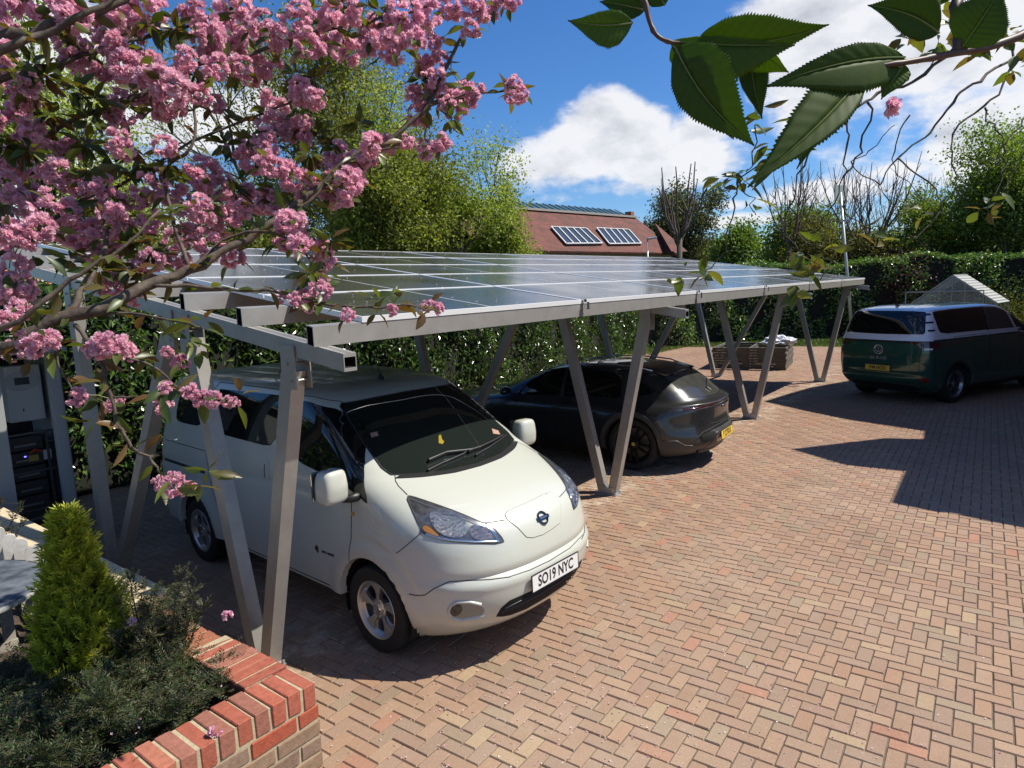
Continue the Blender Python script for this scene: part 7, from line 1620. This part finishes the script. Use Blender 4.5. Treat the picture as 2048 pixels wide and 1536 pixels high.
for pts, r0, r1 in TW:
    c = path3(pts); nn_ = len(c); c = [p+Vector(rs.normal(0, .004, 3)) if 0 < i < nn_-1 else p for i, p in enumerate(c)]; mb = MB(); mb.tube(c, [.68*(r0+(r1-r0)*i/(nn_-1))*(1.25 if i % 4 == 0 else 1) for i in range(nn_)], 6); mb.build('twig', chb, OB, smooth=True); tc_.append(c)
SM = [(1480, 355, 1.4, 8), (1440, 365, 1.4, 5), (1500, 345, 1.4, 5), (1510, 250, 1.38, 4), (1540, 300, 1.38, 6), (1590, 280, 1.35, 6), (1620, 245, 1.33, 7), (1660, 215, 1.3, 5), (1700, 200, 1.3, 5), (1400, 550, 1.48, 6), (1370, 555, 1.48, 4), (1630, 540, 1.5, 8), (1605, 510, 1.5, 6), (1590, 575, 1.5, 5), (1660, 500, 1.5, 6), (1500, 430, 1.42, 3), (1850, 420, 1.6, 4), (1970, 420, 1.6, 6), (1995, 400, 1.6, 4), (1760, 480, 1.5, 4), (1720, 470, 1.5, 3), (1830, 60, 1.3, 8), (1870, 90, 1.3, 8), (1780, 100, 1.3, 6), (1950, 100, 1.4, 10), (2000, 60, 1.4, 12), (2030, 130, 1.5, 8), (1900, 40, 1.3, 6), (1470, 250, 1.4, 3), (1515, 225, 1.4, 3), (1560, 320, 1.4, 4)]
P = []; D = []; W_ = []; ups = []
for (u, v, d, k) in SM:
    c = np.array(at(u, v, d))
    for _ in range(k): dd_ = unit(rs.normal(size=3)*[1, 1, .6]+[0, 0, -.25]); P.append(c+dd_*.004+rs.normal(0, .012, 3)); D.append(dd_)
n = len(P); blades(P, D, rs.normal(size=(n, 3))*.6+[0, 0, 1], rs.uniform(.03, .062, n), rs.uniform(.014, .024, n), palette(n, [(.085, .13, .025), (.06, .10, .02), (.15, .17, .035), (.12, .10, .03)], var=.2), 'small_leaves', OB, chl)
# one small pale blossom on it
o = link('blossom', cluster_mesh('blossom', .006, 5, 2), OB, at(1772, 214, 1.25))
# ================================================================ fallen petals
n = 1500; X = np.concatenate([rs.uniform(-1, 7, 700), rs.normal(.4, 1.2, 800)]); Y = np.concatenate([rs.uniform(-2.6, 1.2, 700), rs.normal(-.6, .8, 800)]); k = (X > -1.05); X = X[k]; Y = Y[k]; n = len(X)
P = np.stack([X, Y, np.full(n, .004)], 1); tag(link('fallen_petals', leafmesh('fallen_petals', P, sph(n)*[1, 1, .15], sph(n)*.3+[0, 0, 1], rs.uniform(.008, .019, n), rs.uniform(.008, .015, n), palette(n, [(.75, .62, .62), (.78, .70, .68), (.70, .42, .50)]), petm, .2, .3)), 'pale pink petals scattered over the paving', 'petals', kind='stuff')
n = 700; xx = rs.uniform(-.1, 14, n); yy_ = rs.uniform(.6, 5.4, n); k = rs.uniform(0, 1, n) < np.clip(1.3-xx/6, .08, 1); xx, yy_ = xx[k], yy_[k]; n = len(xx)
P = np.stack([xx, yy_, 2.367+SX*(xx+.12)+SY*(yy_-.564)+.004], 1); tag(link('petals_on_panels', leafmesh('petals_on_panels', P, sph(n)*[1, 1, .1], sph(n)*.3+[0, 0, 1], rs.uniform(.01, .022, n), rs.uniform(.01, .016, n), palette(n, [(.75, .68, .62), (.6, .5, .4)]), petm, .2, .2)), 'petals and bud scales scattered over the solar panels', 'petals', kind='stuff')
GF = 'single fallen blossoms'
for lb, pos in (('pink blossom lying on the brick wall top', (432, 1462, WZ+.012)), ('pink blossom lying by the foot of the picket panel', (45, 1298, .70)), ('pink blossom caught on the low brick edging', (262, 1245, 1.0)), ('pink blossom caught in the wispy upright shrub', (452, 1232, 1.08))):
    q = atz(*pos) if pos[0] != 452 else at(455, 1232, 3.05); o = link('fallen_blossom', cluster_mesh('fallen_blossom', .012, int(pos[0]), 3), None, q); tag(o, lb, 'blossom', GF)
n = 160; P = np.stack([rs.uniform(-3.0, -1.35, n), rs.uniform(.1, 1.6, n), np.full(n, .80)+rs.normal(0, .04, n)], 1)
tag(link('petals_on_bed', leafmesh('petals_on_bed', P, sph(n), sph(n), .013, .010, palette(n, [(.72, .5, .55), (.75, .62, .6)]), petm)), 'petals caught in the dark shrubs', 'petals', kind='stuff')
